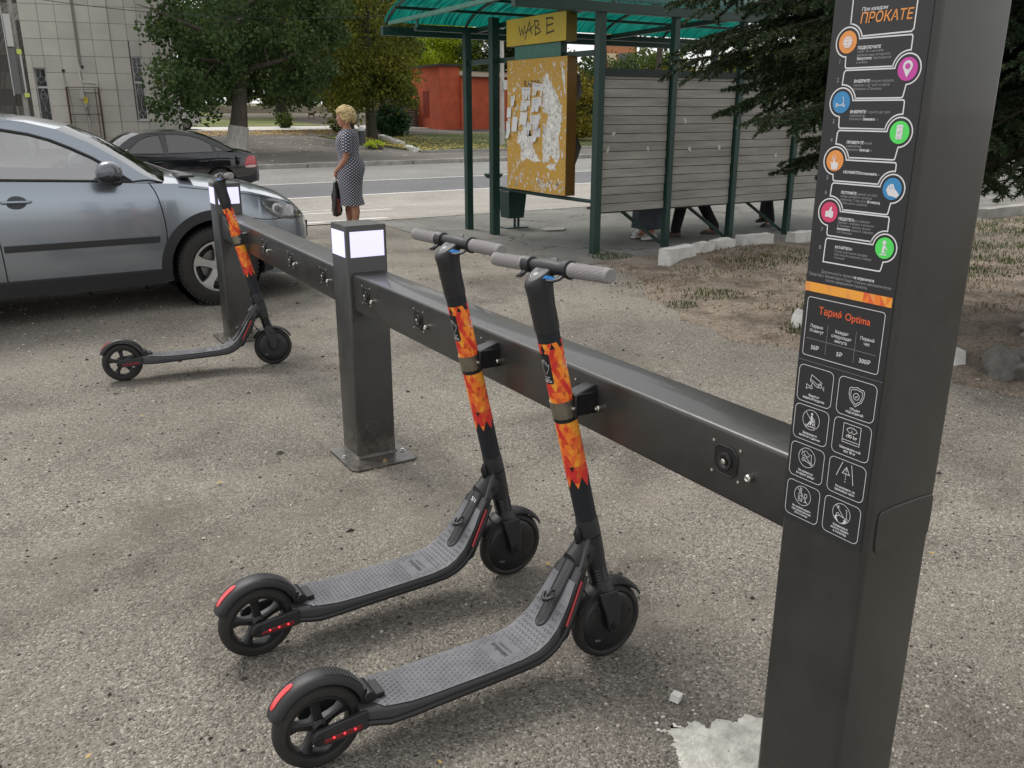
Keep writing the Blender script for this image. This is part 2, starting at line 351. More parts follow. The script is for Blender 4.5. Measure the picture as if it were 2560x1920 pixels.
nx, ny = 300, 250; xs = np.concatenate([np.linspace(4.2, 9.5, 230), np.linspace(9.6, 60, 71)]); ys = np.linspace(-4, 7.72, ny)
vs = [(x, y, dirt_z(x, y)) for y in ys for x in xs]; n = len(xs); b = MB()
fs = [(j*n+i, j*n+i+1, (j+1)*n+i+1, (j+1)*n+i) for j in range(ny-1) for i in range(n-1) if max(vs[j*n+i][2], vs[j*n+i+1][2], vs[(j+1)*n+i][2]) > 0]
b.add(vs, fs); o = b.build('soil', M_dirt, smooth=60); tag(o, kind='structure')

# cement smear by the foot of the tall pillar
P = [(1.30, 1.10), (1.62, 1.10), (1.66, 1.30), (1.60, 1.385), (1.545, 1.372), (1.51, 1.405), (1.47, 1.40), (1.455, 1.44), (1.415, 1.432), (1.40, 1.462), (1.372, 1.44), (1.36, 1.40), (1.335, 1.395), (1.33, 1.35), (1.305, 1.33), (1.315, 1.25)]
P2 = []
for i in range(len(P)):
    a, c = P[i], P[(i+1) % len(P)]
    for k in range(7): t = k/7; P2.append((a[0]+(c[0]-a[0])*t+rnd.uniform(-.007, .007)+.012*mn.noise((a[0]*60+t*3, a[1]*60, 2)), a[1]+(c[1]-a[1])*t+rnd.uniform(-.007, .007)+.014*mn.noise((a[0]*60+t*3, a[1]*60, 8))))
b = MB(); b.prism(P2, (0, 0, 0), (1, 0, 0), (0, 1, 0), .001, .0045)
for k in range(9):
    cx, cy = rnd.uniform(1.33, 1.5), rnd.uniform(1.42, 1.50); r = rnd.uniform(.003, .007); b.prism([(cx+r*math.cos(a)*rnd.uniform(.6, 1.2), cy+r*math.sin(a)*rnd.uniform(.6, 1.2)) for a in np.linspace(0, 5.6, 8)], (0, 0, 0), (1, 0, 0), (0, 1, 0), .001, .004)
tag(b.build('cement_patch', mat('cement_smear', (.56, .55, .49), .9, vary=.35, vscale=22, bump=.8, bscale=90)), kind='structure')

def rough_block(name, dims, m, seed, loc, rot, label, cat, group=None, rad=.01, amp=.012, cuts=5):
    rr = random.Random(seed); bm = bmesh.new(); bmesh.ops.create_cube(bm, size=1)
    bmesh.ops.subdivide_edges(bm, edges=bm.edges, cuts=cuts, use_grid_fill=True)
    for v in bm.verts:
        v.co = Vector((v.co.x*dims[0], v.co.y*dims[1], v.co.z*dims[2]))
        q = v.co*9+Vector((seed*3.1, seed, 0)); v.co += Vector((mn.noise(q), mn.noise(q+Vector((9, 0, 0))), mn.noise(q+Vector((0, 9, 0)))))*amp
    me = bpy.data.meshes.new(name); bm.to_mesh(me); bm.free(); me.materials.append(m)
    me.polygons.foreach_set('use_smooth', [True]*len(me.polygons)); me.set_sharp_from_angle(angle=R(45))
    o = bpy.data.objects.new(name, me); COL.objects.link(o); o.location = loc; o.rotation_euler = rot
    return tag(o, label, cat, group)
GK = 'whitewashed kerb stones beside the bus shelter'
kb = [((6.43, 7.10, .085), .78, 27, 'whitewashed kerb stone standing alone at the left end of the row', 3), ((7.13, 7.45, .035), .26, 20, 'short broken white kerb stone with a chipped left end', 5),
      ((7.54, 7.57, .025), .36, 12, 'white kerb stone between the chipped short one and the long one', 0), ((8.10, 7.58, .045), .50, -3, 'long white kerb stone at the right end of the joined row', 0), ((9.0, 7.5, .04), .75, 3, 'white kerb stone half hidden by the tall pillar, right of the shelter posts', 0)]
for i, (c, L_, a, lab, tl) in enumerate(kb):
    rough_block('kerb_stone', (L_, .14, .2), M_white, 10+i, (c[0], c[1], c[2]), (0, R(tl), R(a)), lab, 'kerb stone', GK, amp=.016)
for i, (c, lab) in enumerate((((13.75, 7.78, .07), 'grey kerb stone at the grass edge, nearest to the tall pillar'), ((14.95, 7.84, .075), 'grey kerb stone at the grass edge, farther right'))):
    rough_block('kerb_stone', (1.15, .18, .17), M_kerb, 20+i, c, (0, 0, R(2)), lab, 'kerb stone', 'grey kerb stones on the right')
rough_block('broken_stone', (.2, .13, .15), M_white, 31, (5.26, 4.36, .05), (.2, .35, .5), 'small broken white stone left of the tall pillar among weeds', 'stone', amp=.03)
rough_block('broken_stone', (.13, .1, .13), M_white, 32, (5.28, 3.14, .05), (.1, .3, 1.2), 'small white stone just right of the tall pillar', 'stone', amp=.03)
rough_block('concrete_chunk', (.34, .2, .2), mat('old_concrete', (.15, .145, .13), .95, vary=.3, vscale=14, bump=1, bscale=50), 33, (5.34, 2.76, .05), (.25, .3, -.5), 'broken lump of dark grey concrete near the spruce trunk', 'concrete chunk', amp=.06, cuts=9)
rough_block('pebble', (.03, .026, .022), M_white, 34, (1.475, 1.535, .010), (.1, .2, .5), 'small white lump beside the cement smear at the pillar foot', 'stone', amp=.006, cuts=3)
# edging stones in the far yard
k = 0
for (ax, ay), (bx, by), n in (((20.1, 47.4), (18.3, 40.6), 8), ((17.5, 38.4), (16.95, 35.9), 4)):
    for i in range(n):
        t = (i+.5)/n; x = ax+(bx-ax)*t; y = ay+(by-ay)*t; k += 1
        rough_block('edging_stone', (.26, .2 if n == 4 else .7*abs(by-ay)/n, .22), M_white, 40+k, (x, y, zt(y)+.09), (0, 0, R(8)),
            'rough white edging stone along the yard kerb behind the bollard' if n == 8 else 'rough white edging stone by the road end of the grass verge', 'edging stone',
            'white edging stones beside the far yard, back row' if n == 8 else 'white edging stones beside the far yard, front row', amp=.05, cuts=3)

# loose things nobody could count: gravel, dead leaves, weeds
def scatter_stones(name, n, fn, m, seed, label):
    rr = random.Random(seed); b = MB()
    for _ in range(n):
        x, y, z, r = fn(rr); a = rr.uniform(0, 6.3); q = rr.uniform(.5, 1)
        p = [(x+r*math.cos(a+t)*rr.uniform(.7, 1.1), y+r*q*math.sin(a+t)*rr.uniform(.7, 1.1), z) for t in (0, 1.25, 2.5, 3.8, 5.)]
        b.add(p+[(x+rr.uniform(-.3, .3)*r, y+rr.uniform(-.3, .3)*r, z+r*rr.uniform(.5, .9))], [(0, 1, 5), (1, 2, 5), (2, 3, 5), (3, 4, 5), (4, 0, 5)])
    return tag(b.build(name, m), label, None, None, 'stuff')
def near_pt(rr, r0=.0025, r1=.008):
    y = 1.0+8*rr.random()**1.6; x = rr.uniform(-1.5-.1*y, 5.2); return x, y, .0, rr.uniform(r0, r1)*(1+y*.08)
scatter_stones('gravel', 3400, near_pt, mat('light_grit', (.42, .39, .34), .9, vary=.5, vscale=30), 1, 'pale loose grit on the lot surface')
scatter_stones('gravel', 2600, near_pt, mat('dark_grit', (.05, .045, .04), .9, vary=.5, vscale=30), 2, 'dark loose grit on the lot surface')
scatter_stones('gravel', 60, lambda rr: near_pt(rr, .009, .018), mat('dark_grit', (.05, .045, .04)), 3, 'larger dark pebbles on the lot surface')
def soil_pt(rr): 
    y = rr.uniform(-1, 7.5); x = edge_x(y)+rr.random()**1.5*5; return x, y, max(0, dirt_z(x, y)), rr.uniform(.003, .014)
scatter_stones('soil_clods', 2600, soil_pt, mat('clods', (.13, .105, .08), .95, vary=.6, vscale=20), 4, 'clods and crumbs on the dry soil')
def leaves(name, n, fn, cols, seed, label, size=.05):
    rr = random.Random(seed); b = MB()
    for _ in range(n):
        x, y, z = fn(rr); a = rr.uniform(0, 6.3); s = size*rr.uniform(.5, 1.2); c, d = math.cos(a), math.sin(a); t = rr.uniform(-.3, .3)
        pts = [(-s, 0), (-.2*s, -.45*s), (s, 0), (-.2*s, .45*s)]
        b.add([(x+p*c-q*d, y+p*d+q*c, z+.012+abs(p)*.15+q*t) for p, q in pts], [(0, 1, 2, 3)])
    return tag(b.build(name, leaf_mat(name+'_mat'+str(seed), cols, trans=.1)), label, None, None, 'stuff')
def yard_pt(rr):
    y = 33+24*rr.random()**.6; return rr.uniform(8, 24), y, zt(y)+.03
leaves('fallen_leaves', 900, yard_pt, [(.5, .42, .25), (.62, .56, .42), (.6, .4, .08)], 5, 'dry leaves scattered over the far yard', .09)
leaves('fallen_leaves', 1300, lambda rr: (lambda y: (rr.uniform(10, 20), y, zt(y)+.03))(rr.uniform(51, 55.5)), [(.7, .45, .08), (.6, .35, .05), (.65, .5, .3)], 6, 'drift of yellow leaves along the pale far path', .11)
leaves('fallen_leaves', 1500, lambda rr: (lambda y: (17.2+rr.random()**2*5, y, zt(y)+.1))(rr.uniform(36, 47)), [(.7, .5, .1), (.55, .4, .08), (.4, .38, .1)], 7, 'yellow leaves on the left end of the grass verge', .09)
leaves('fallen_leaves', 34, lambda rr: (rr.uniform(-.5, 5), rr.uniform(1.5, 9), .0), [(.6, .42, .1), (.5, .35, .12), (.35, .25, .12)], 8, 'a few dry leaves on the lot', .014)
leaves('litter', 90, lambda rr: (lambda p: p[:3])(soil_pt(rr)), [(.7, .68, .62), (.5, .45, .35), (.45, .3, .12)], 9, 'scraps of paper and bark on the soil', .02)
def blades(name, spots, m, seed, label, kind='stuff', zf=None):
    rr = random.Random(seed); b = MB()
    for (x, y, r, n, h) in spots:
        for _ in range(n):
            rad = r*math.sqrt(rr.random()); a = rr.uniform(0, 6.3); px, py = x+rad*math.cos(a), y+rad*math.sin(a); z = zf(px, py) if zf else 0
            hh = h*rr.uniform(.4, 1.1)*(1-.5*rad/max(r, .01)); la = rr.uniform(0, 6.3); ln = hh*rr.uniform(.2, .9); wv = .0035+h*.025
            dx, dy = math.cos(la), math.sin(la)
            b.add([(px-dy*wv, py+dx*wv, z), (px+dy*wv, py-dx*wv, z), (px+dx*ln*.4+dy*wv*.7, py+dy*ln*.4-dx*wv*.7, z+hh*.6), (px+dx*ln*.4-dy*wv*.7, py+dy*ln*.4+dx*wv*.7, z+hh*.6), (px+dx*ln, py+dy*ln, z+hh)], [(0, 1, 2, 3), (3, 2, 4)])
    return tag(b.build(name, m), label, None, None, kind)
M_weed = leaf_mat('weed_green', [(.035, .06, .02), (.07, .1, .03), (.12, .15, .05)], trans=.2)
M_dry = leaf_mat('weed_dry', [(.12, .075, .035), (.2, .14, .07), (.26, .2, .11)], trans=.1)
dz = lambda x, y: max(0, dirt_z(x, y))
rr = random.Random(12)
sp = [(6.05, 7.82, .25, 200, .08), (5.0, 5.45, .15, 110, .05), (5.5, 5.6, .28, 210, .06), (5.9, 5.35, .1, 40, .04), (6.6, 5.6, .2, 80, .04), (7.3, 5.7, .2, 90, .05), (5.85, 4.45, .45, 420, .07), (6.4, 4.9, .4, 300, .06), (5.2, 4.2, .25, 260, .08), (6.9, 6.6, .4, 200, .06), (7.7, 6.7, .55, 280, .07), (6.2, 6.5, .3, 90, .05)]
blades('weeds', sp, M_weed, 21, 'low green weeds in clumps on the soil', zf=dz)
sp2 = [(rr.uniform(5.0, 9), rr.uniform(3.0, 7.4), rr.uniform(.1, .35), 30, .04) for _ in range(60)]+[(5.5, 6.3, .35, 170, .05), (7.4, 6.9, .6, 300, .06), (6.8, 6.5, .4, 130, .05)]
blades('dry_weeds', sp2, M_dry, 22, 'brown dry weed tufts on the soil', zf=dz)
sp3 = [(rr.uniform(8.5, 17), rr.uniform(4.4, 7.6), rr.uniform(.25, .7), 100, .07) for _ in range(110)]
blades('grass', sp3, M_weed, 23, 'patchy grass on the soil right of the tall pillar', zf=dz)
sp4 = [(rr.uniform(6, 13), rr.uniform(2.2, 5.5), rr.uniform(.15, .5), 26, .05) for _ in range(60)]
blades('dry_weeds', sp4, M_dry, 24, 'brown dry grass and needles under the spruce', zf=dz)
sp5 = [(rr.uniform(17.2, 60), rr.uniform(36, 49), .9, 60, .16) for _ in range(450)]
blades('grass', sp5, leaf_mat('verge_grass', [(.05, .075, .02), (.1, .13, .04), (.2, .19, .07)]), 25, 'mown grass on the verge across the road', zf=lambda x, y: zt(y)+.05)
sp6 = [(rr.uniform(5, 9), 12.25+rr.uniform(-.15, .1), .1, 16, .03) for _ in range(25)]
blades('dry_weeds', sp6, M_dry, 26, 'tiny weeds along the platform edge crack')
# ============================================================ SCOOTER DOCK: posts, beams, sockets and the tall info pillar
def steel_mat():
    m = mat('charcoal_powder_coat', (.044, .0435, .0405), .37, metal=.25, coat=.25, vary=.16, vscale=7, bump=.10, bscale=900); t = m.node_tree; b = t.nodes['Principled BSDF']; N = t.nodes.new; L = t.links.new
    # road dust splashed on the lowest part, thin scuffs elsewhere
    tc = N('ShaderNodeTexCoord'); sp = N('ShaderNodeSeparateXYZ'); L(tc.outputs['Object'], sp.inputs[0]); n = N('ShaderNodeTexNoise'); n.inputs['Scale'].default_value = 22; n.inputs['Detail'].default_value = 8; n.inputs['Roughness'].default_value = .75; L(tc.outputs['Object'], n.inputs[0])
    r = N('ShaderNodeMapRange'); r.inputs[1].default_value = .02; r.inputs[2].default_value = .28; r.inputs[3].default_value = .30; r.inputs[4].default_value = 0; L(sp.outputs[2], r.inputs[0])
    a = N('ShaderNodeMath'); a.operation = 'ADD'; L(n.outputs[0], a.inputs[0]); L(r.outputs[0], a.inputs[1]); q = N('ShaderNodeMapRange'); q.inputs[1].default_value = .66; q.inputs[2].default_value = .90; q.inputs[4].default_value = .55; L(a.outputs[0], q.inputs[0])
    mx = N('ShaderNodeMix'); mx.data_type = 'RGBA'; L(q.outputs[0], mx.inputs[0]); L(b.inputs['Base Color'].links[0].from_socket, mx.inputs[6]); mx.inputs[7].default_value = (.20, .175, .14, 1); L(mx.outputs[2], b.inputs['Base Color']); return m
M_steel = steel_mat()
M_black = mat('black_plastic', (.012, .012, .013), .38)
M_chrome = mat('bright_screw', (.62, .6, .56), .25, metal=1)
M_brass = mat('zinc_bolt', (.55, .45, .28), .35, metal=1)
M_glow = mat('lit_panel', (.72, .70, 1.0), .3, emit=.52)
M_hole = mat('deep_black', (.004, .004, .004), .6)
dock = root_at('scooter_dock', (1.46, 3.75, 0), 'charcoal steel scooter rack of two beams, lit posts and a tall info pillar', 'scooter rack')
def face_x(y): return 1.385+max(0, y-3.84)*.0225
def beam(y0, y1):
    x0, x1 = face_x(y0), face_x(y1); b = MB(); r = rrect(0, .731, .158, .904, .012, 4)
    b.loft([[(x0+u, y0, z) for u, z in r], [(x1+u, y1, z) for u, z in r]]); return b.build('beam', M_steel, dock, smooth=35)
beam(1.128, 3.657); beam(3.838, 6.305)
def post(x, y, wd=.195):
    b = MB(); r = rrect(x, y, x+wd, y+wd, .012, 4)
    ri = lambda k, z: [(px+(x+wd/2-px)*k, py+(y+wd/2-py)*k, z) for px, py in r]
    b.loft([ri(0, .008), ri(0, 1.106), ri(.03, 1.112)]); p = b.build('post', M_steel, dock, smooth=35)
    b = MB(); pl = [(x-.075, y-.10), (x-.055, y-.13), (x+.235, y-.13), (x+.25, y-.115), (x+.25, y+.185), (x+.235, y+.2), (x-.055, y+.2), (x-.075, y+.18)]
    b.prism(pl, (0, 0, 0), (1, 0, 0), (0, 1, 0), .002, .012)
    b.loft([ri(-.09, .012), ri(-.0, .022)], caps=False)
    b.build('base_plate', M_steel, p, bevel=.002)
    for bx, by, m in ((x-.05, y+.05, M_chrome), (x+.10, y-.085, M_brass), (x+.225, y-.01, M_chrome), (x+.10, y+.17, M_chrome)):
        b = MB(); b.lathe([(0, .013), (.003, .013), (.003, .009), (.012, .009), (.013, .004), (.013, 0)], (bx, by, .012), (0, 0, 1), 12); b.build('bolt', m, p, smooth=30)
    for (o, U, a0, a1) in (((x, y, 0), (1, 0, 0), .018, wd-.016), ((x, y+wd, 0), (0, -1, 0), .018, wd-.018), ((x+wd, y, 0), (0, 1, 0), .018, wd-.018)):
        b = MB(); b.prism([(a0, .972), (a1, .972), (a1, 1.086), (a0, 1.086)], o, U, (0, 0, 1), -.001, .0014); b.build('light_panel', M_glow, p)
    return p
post(1.365, 3.655); post(1.42, 6.30, .18)
# tall pillar
PX0, PX1, PY0, PY1 = 1.36, 1.566, .925, 1.133
r = rrect(PX0, PY0, PX1, PY1, .014, 5); b = MB()
b.loft([[(x, y, z) for x, y in r] for z in (.012, 2.12)]); pillar = b.build('info_pillar', M_steel, dock, smooth=35)
b = MB(); b.prism([(PX0-.07, PY0-.07), (PX1+.07, PY0-.07), (PX1+.07, PY1+.07), (PX0-.07, PY1+.07)], (0, 0, 0), (1, 0, 0), (0, 1, 0), .005, .014); b.build('base_plate', M_steel, pillar, bevel=.002)
b = MB(); pf = smooth_poly([(1.384, .785), (1.384, .852), (1.394, .866), (1.548, .866), (1.556, .856), (1.556, .780), (1.548, .772), (1.394, .772)], 1, True)
b.prism(pf, (0, PY0, 0), (1, 0, 0), (0, 0, 1), -.001, .0035); b.build('service_flap', M_steel, pillar, bevel=.0015)

def socket(y, free=True):
    x = face_x(y)-.0004; s = empty('dock_socket', (0, 0, 0)); bpy.data.objects.remove(s)
    oc = [(-.037, -.022), (-.022, -.037), (.022, -.037), (.037, -.022), (.037, .022), (.022, .037), (-.022, .037), (-.037, .022)]
    fn = lambda a, b_, l: (x-l, y-a, .828+b_)
    b = MB(); b.mat(0)
    n = 8; rims = [[fn(a, c, .0015) for a, c in oc], [fn(a*.93, c*.93, .0035) for a, c in oc], [fn(a*.86, c*.86, .002) for a, c in oc]]
    b.loft(rims, caps=False)
    # recessed bowl
    cy = [[fn(r*math.cos(R(22.5+45*k)-R(180)), r*math.sin(R(22.5+45*k)-R(180)), l) for k in range(8)] for r, l in ()]
    b.add([fn(a*.86, c*.86, .002) for a, c in oc], [tuple(range(8))]); b.mat(1)
    b.lathe([(0.0025, .021), (.0075, .02), (.0078, .016), (.0035, .011)], (x, y, .828), (-1, 0, 0), 20)
    so = b.build('dock_socket', [M_black, mat('worn_black', (.03, .03, .032), .3)], dock, smooth=30)
    b = MB(); b.lathe([(.002, .0075), (.011, .007), (.013, .004), (.013, 0)], (x, y, .828), (-1, 0, 0), 14); b.build('contact_pin', M_chrome if free else M_black, so, smooth=30)
    for a, c in ((-.042, -.038), (.042, -.038), (.042, .038), (-.042, .038)):
        b = MB(); b.lathe([(0, .0042), (.0018, .004), (.0025, .0015), (.0015, 0)], fn(a, c, 0), (-1, 0, 0), 10); b.build('screw', M_chrome, so, smooth=30)
    b = MB(); b.lathe([(0, .0085), (.003, .0095), (.012, .0088), (.0155, .006), (.013, .0035), (.013, 0)], (x, y-.079, .816), (-1, 0, 0), 16); b.build('lock_button', M_chrome, dock, smooth=30)
for y in (1.326, 2.97, 3.498, 4.055, 4.605, 5.135): socket(y)
for y in (1.884, 2.434, 5.675): socket(y, False)

# ---- printed panel on the pillar: u runs to the right along the face, v is height
KX = PX0
fs_ = Flat(lambda u, v, l: (KX-.0012-l, PY1-u, v)); WHT, BLK, ORG, PNK, BLU, GRN, CRM, AM, RD, GRY, ORT = range(11)
sm = [mat('print_white', (.78, .78, .79), .5), mat('print_black', (.0245, .0245, .027), .42), mat('print_orange', (.85, .33, .08), .5), mat('print_magenta', (.62, .07, .40), .5),
      mat('print_blue', (.045, .27, .56), .5), mat('print_green', (.10, .80, .13), .5), mat('print_crimson', (.72, .06, .17), .5), mat('print_amber', (.93, .40, .055), .5), mat('print_red', (.82, .13, .04), .5),
      mat('print_grey', (.36, .36, .38), .5), mat('print_tangerine', (.92, .24, .03), .5)]
fs_.poly([(.003, .7795), (.1985, .7795), (.1985, 2.06), (.003, 2.06)], BLK, .0)
L1, L2, L3 = .0005, .0009, .0013
XL, XR, RR = .040, .166, .0245; lw = .0024
F = [(1.7185, 1.6705, 'L', 1.714), (1.667, 1.6195, 'R', 1.665), (1.616, 1.5685, 'L', 1.613), (1.5645, 1.518, 'R', 1.5635), (1.5135, 1.4755, 'L', 1.511), (1.4715, 1.425, 'R', 1.4695), (1.4215, 1.375, 'L', 1.418), (1.370, 1.325, 'R', 1.367)]
cc = {'L': XL+.0005, 'R': XR-.0005}
for i, (t, bo, side, cz) in enumerate(F):
    nxt = F[i+1] if i+1 < len(F) else None; P = []
    # outline of one step: circle bulge at the upper corner, notch for the next circle at the lower corner
    def arc(cx, cy, r, a0, a1, n=16): return [(cx+r*math.cos(R(a0+(a1-a0)*k/n)), cy+r*math.sin(R(a0+(a1-a0)*k/n))) for k in range(n+1)]
    R2 = RR+.0052
    if side == 'L':
        P += arc(XL, cz, RR, 10, 268, 30)                       # round the icon, ends below it on the left side
        P += [(XL, bo+.004), (XL+.001, bo+.001), (XL+.004, bo)]
        if nxt: P += [(XR-.0285, bo)]+arc(XR, nxt[3], R2, 172, 92, 10)+[(XR+.002, nxt[3]+R2)]
        else: P += [(XR, bo)]
        P += [(XR+.002, t-.003), (XR, t)]
        P += [(XL+RR, t)]
    else:
        P += arc(XR, cz, RR, 170, -88, 30)
        P += [(XR-.002, bo+.004), (XR-.003, bo+.001), (XR-.006, bo)]
        if nxt: P += [(XL+.0285, bo)]+arc(XL, nxt[3], R2, 8, 88, 10)+[(XL-.002, nxt[3]+R2)]
        else: P += [(XL-.002, bo)]
        P += [(XL-.001, t-.004), (XL+.002, t)]
        P += [(XR-RR, t)]
    fs_.line(P, lw, WHT, closed=True, lift=L1)
fs_.line([(XL+.002, 2.0), (XL+.002, 1.7435)]+[(XL+R2*math.cos(R(a)), 1.714+R2*math.sin(R(a))) for a in range(88, 14, -8)]+[(XR-.002, 1.7235), (XR+.002, 1.7275), (XR+.005, 2.0)], lw, WHT, closed=True, lift=L1)
cols = [ORG, PNK, BLU, GRN, ORG, BLU, CRM, GRN]
for (t, bo, side, cz), c in zip(F, cols): fs_.poly(circ(XL if side == 'L' else XR, cz, .0188, 32), c, L1)
# icons
def I(i): t, bo, side, cz = F[i]; return (XL if side == 'L' else XR), cz
x, z = I(0); fs_.poly(circ(x, z, .0105), WHT, L2)
for k in (-.5, 0, .5): fs_.line([(x+k*.018*math.sqrt(max(0, 1-(q*1.0)**2)), z+q*.0105) for q in np.linspace(-1, 1, 9)], .0005, ORG, lift=L3); fs_.line([(x-.0105*math.sqrt(1-k*k), z+k*.0105), (x+.0105*math.sqrt(1-k*k), z+k*.0105)], .0005, ORG, lift=L3)
x, z = I(1); fs_.poly([(x, z-.0135)]+[(x+.0092*math.cos(R(a)), z+.0045+.0092*math.sin(R(a))) for a in range(-28, 209, 12)], WHT, L2); fs_.poly(circ(x, z+.0045, .0048), PNK, L3)
def scoot_icon(x, z, s, mi, w):
    fs_.line([(x+s*a, z+s*c) for a, c in ((.35, 1), (.55, .95), (.8, -.35))], w, mi, lift=L3); fs_.line([(x+s*a, z+s*c) for a, c in ((.72, -.1), (.3, -.55), (-.7, -.55))], w*1.3, mi, lift=L3)
    fs_.line([(x+s*a, z+s*c) for a, c in ((-1.1, -.3), (-.85, -.2), (-.55, -.4))], w, mi, lift=L3)
    for q in (.85, -.85): fs_.line(circ(x+s*q, z-s*.65, s*.2, 12), w, mi, closed=True, lift=L3)
x, z = I(2); scoot_icon(x-.001, z, .009, WHT, .0012)
x, z = I(3); fs_.poly(rrect(x-.0062, z-.0115, x+.0062, z+.0125, .002, 3), WHT, L2); fs_.line([(x-.0055, z+.0088), (x+.0055, z+.0088)], .0004, GRY, lift=L3); fs_.line([(x-.0055, z-.0075), (x+.0055, z-.0075)], .0004, GRY, lift=L3); fs_.line([(x-.003, z+.001), (x-.0008, z-.002), (x+.0036, z+.0038)], .001, GRY, lift=L3); fs_.line(circ(x, z-.0095, .0011, 8), .0004, GRY, closed=True, lift=L3)
x, z = I(4); fs_.poly([(x-.006, z-.0155), (x-.0075, z-.006), (x-.0095, z-.003), (x-.0085, z-.0015), (x-.0035, z-.004), (x-.0035, z+.0045), (x-.0022, z+.006), (x-.0005, z+.0045), (x-.0003, z-.001), (x+.0075, z-.003), (x+.0085, z-.008), (x+.006, z-.0155)], WHT, L2); fs_.line(circ(x-.002, z+.005, .0042, 16, -40, 220), .001, WHT, lift=L2)
x, z = I(5); fs_.poly([(x+.011, z-.0145), (x+.004, z-.013), (x-.006, z-.0115), (x-.009, z-.0065), (x-.0115, z-.002), (x-.0095, z+.001), (x-.0085, z+.0055), (x-.006, z+.0055), (x-.005, z+.008), (x-.002, z+.0075), (x-.0005, z+.009), (x+.002, z+.0075), (x+.0055, z+.0005), (x+.0155, z-.009)], WHT, L2)
for q in (-.0055, -.0018, .001): fs_.line([(x+q-.001, z+.006), (x+q+.0015, z-.0005)], .0004, BLU, lift=L3)
x, z = I(6); fs_.poly([(x-.0085, z-.009), (x-.0085, z+.0015), (x-.002, z+.002), (x+.003, z+.0105), (x+.0055, z+.0095), (x+.005, z+.0025), (x+.0095, z+.002), (x+.009, z-.0085), (x+.005, z-.0105), (x-.001, z-.0085)], WHT, L2)
x, z = I(7); fs_.poly(circ(x-.001, z+.0095, .004, 16), WHT, L2); fs_.poly([(x-.003, z+.005), (x+.0015, z+.005), (x+.006, z-.001), (x+.005, z-.0022), (x+.0005, z+.0005), (x+.0015, z-.0095), (x-.0045, z-.0095), (x-.0045, z-.002)], WHT, L2); fs_.line([(x+.0055, z-.001), (x+.004, z-.011)], .001, WHT, lift=L2); fs_.line([(x-.0085, z-.0118), (x+.006, z-.0118)], .0018, WHT, lift=L2)
# step numbers and instructions
for s, z in zip('12345678', (1.679, 1.6475, 1.5765, 1.544, 1.477, 1.450, 1.381, 1.3475)): fs_.text(s, .0275, z, .0105, GRY, align='CENTER', lift=L1)
T = lambda s, u, v, sz=.0064, mi=WHT, b_=0., **k: fs_.text(s, u, v, sz, mi, b_, lift=L1, **k)
T('При каждом', .062, 1.7625, .0085, b_=.012, slant=.15); T('ПРОКАТЕ', .060, 1.743, .0235, ORG, .01, slant=.12, sx=.93)
SZ = .0062
T('ПОДКЛЮЧИТЕ', .062, 1.7010, .0068, b_=.03, slant=.1, sx=.93)
for k, s in enumerate(('телефон к wi-fi или', 'мобильному интернету')): T(s, .0625, 1.6952-k*.0062, SZ, GRY, sx=.95)
T('Запустите', .0625, 1.6835, SZ, b_=.025); T('приложение', .096, 1.6835, SZ, GRY, sx=.95); T('e-motion', .0625, 1.6775, SZ, GRY)
T('ВЫБЕРИТЕ', .062, 1.6458, .0068, b_=.03, slant=.1, sx=.9); T('станцию проката', .0935, 1.6458, SZ, GRY, sx=.95)
for k, s in enumerate(('(кружок с цифрой на карте', 'или меню «Станции»)')): T(s, .062, 1.6395-k*.0062, SZ, GRY, sx=.9)
T('ВЫБЕРИТЕ', .061, 1.5945, .0068, b_=.03, slant=.1, sx=.9); T('от одного до трех', .0925, 1.5945, SZ, GRY, sx=.95); T('самокатов.', .061, 1.5885, SZ, GRY); T('Нажмите «', .061, 1.5825, SZ, GRY, sx=.95); T('Заказать', .0895, 1.5825, SZ, b_=.03, sx=.95); T('»', .1180, 1.5825, SZ, GRY)
T('ПРОВЕРЬТЕ', .061, 1.5420, .0068, b_=.03, slant=.1, sx=.9); T('список', .0945, 1.5420, SZ, GRY, sx=.95); T('самокатов.', .061, 1.5360, SZ, GRY); T('Нажмите «', .061, 1.5300, SZ, GRY, sx=.95); T('Аренда', .0895, 1.5300, SZ, b_=.03, sx=.95); T('»', .1135, 1.5300, SZ, GRY)
T('НАЖМИТЕ', .061, 1.4900, .0068, b_=.03, slant=.1, sx=.93); T('«', .091, 1.4900, SZ, GRY); T('Отстыковать', .0945, 1.4900, SZ, b_=.03, sx=.98); T('»', .1345, 1.4900, SZ, GRY)
T('ПОТЯНИТЕ', .061, 1.4535, .0068, b_=.03, slant=.1, sx=.9); T('самокат на себя,', .0935, 1.4535, SZ, GRY, sx=.9); T('когда загорится зелёная', .061, 1.4475, SZ, GRY, sx=.9); T('лампочка. У вас есть', .061, 1.4415, SZ, GRY, sx=.88); T('30 секунд,', .1185, 1.4415, SZ, b_=.03, sx=.9); T('чтобы взять самокат', .061, 1.4355, SZ, GRY, sx=.95)
T('УБЕДИТЕСЬ,', .061, 1.4060, .0068, b_=.03, slant=.1, sx=.87); T('что самокат', .0955, 1.4060, SZ, GRY, sx=.95); T('заряжен, исправен и включен.', .061, 1.4000, SZ, GRY, sx=.86); T('В течение 1 минуты можно', .061, 1.3940, SZ, GRY, sx=.88); T('бесплатно', .061, 1.3880, SZ, b_=.03, sx=.93); T('вернуть самокат', .0925, 1.3880, SZ, GRY, sx=.93); T('на станцию', .061, 1.3820, SZ, GRY)
T('КАТАЙТЕСЬ!', .061, 1.3535, .0068, b_=.03, slant=.1, sx=.9); T('После окончания поездки', .061, 1.3465, SZ, GRY, sx=.92); T('пристыкуйте самокат к любой', .061, 1.3405, SZ, GRY, sx=.88); T('станции', .061, 1.3345, SZ, GRY)
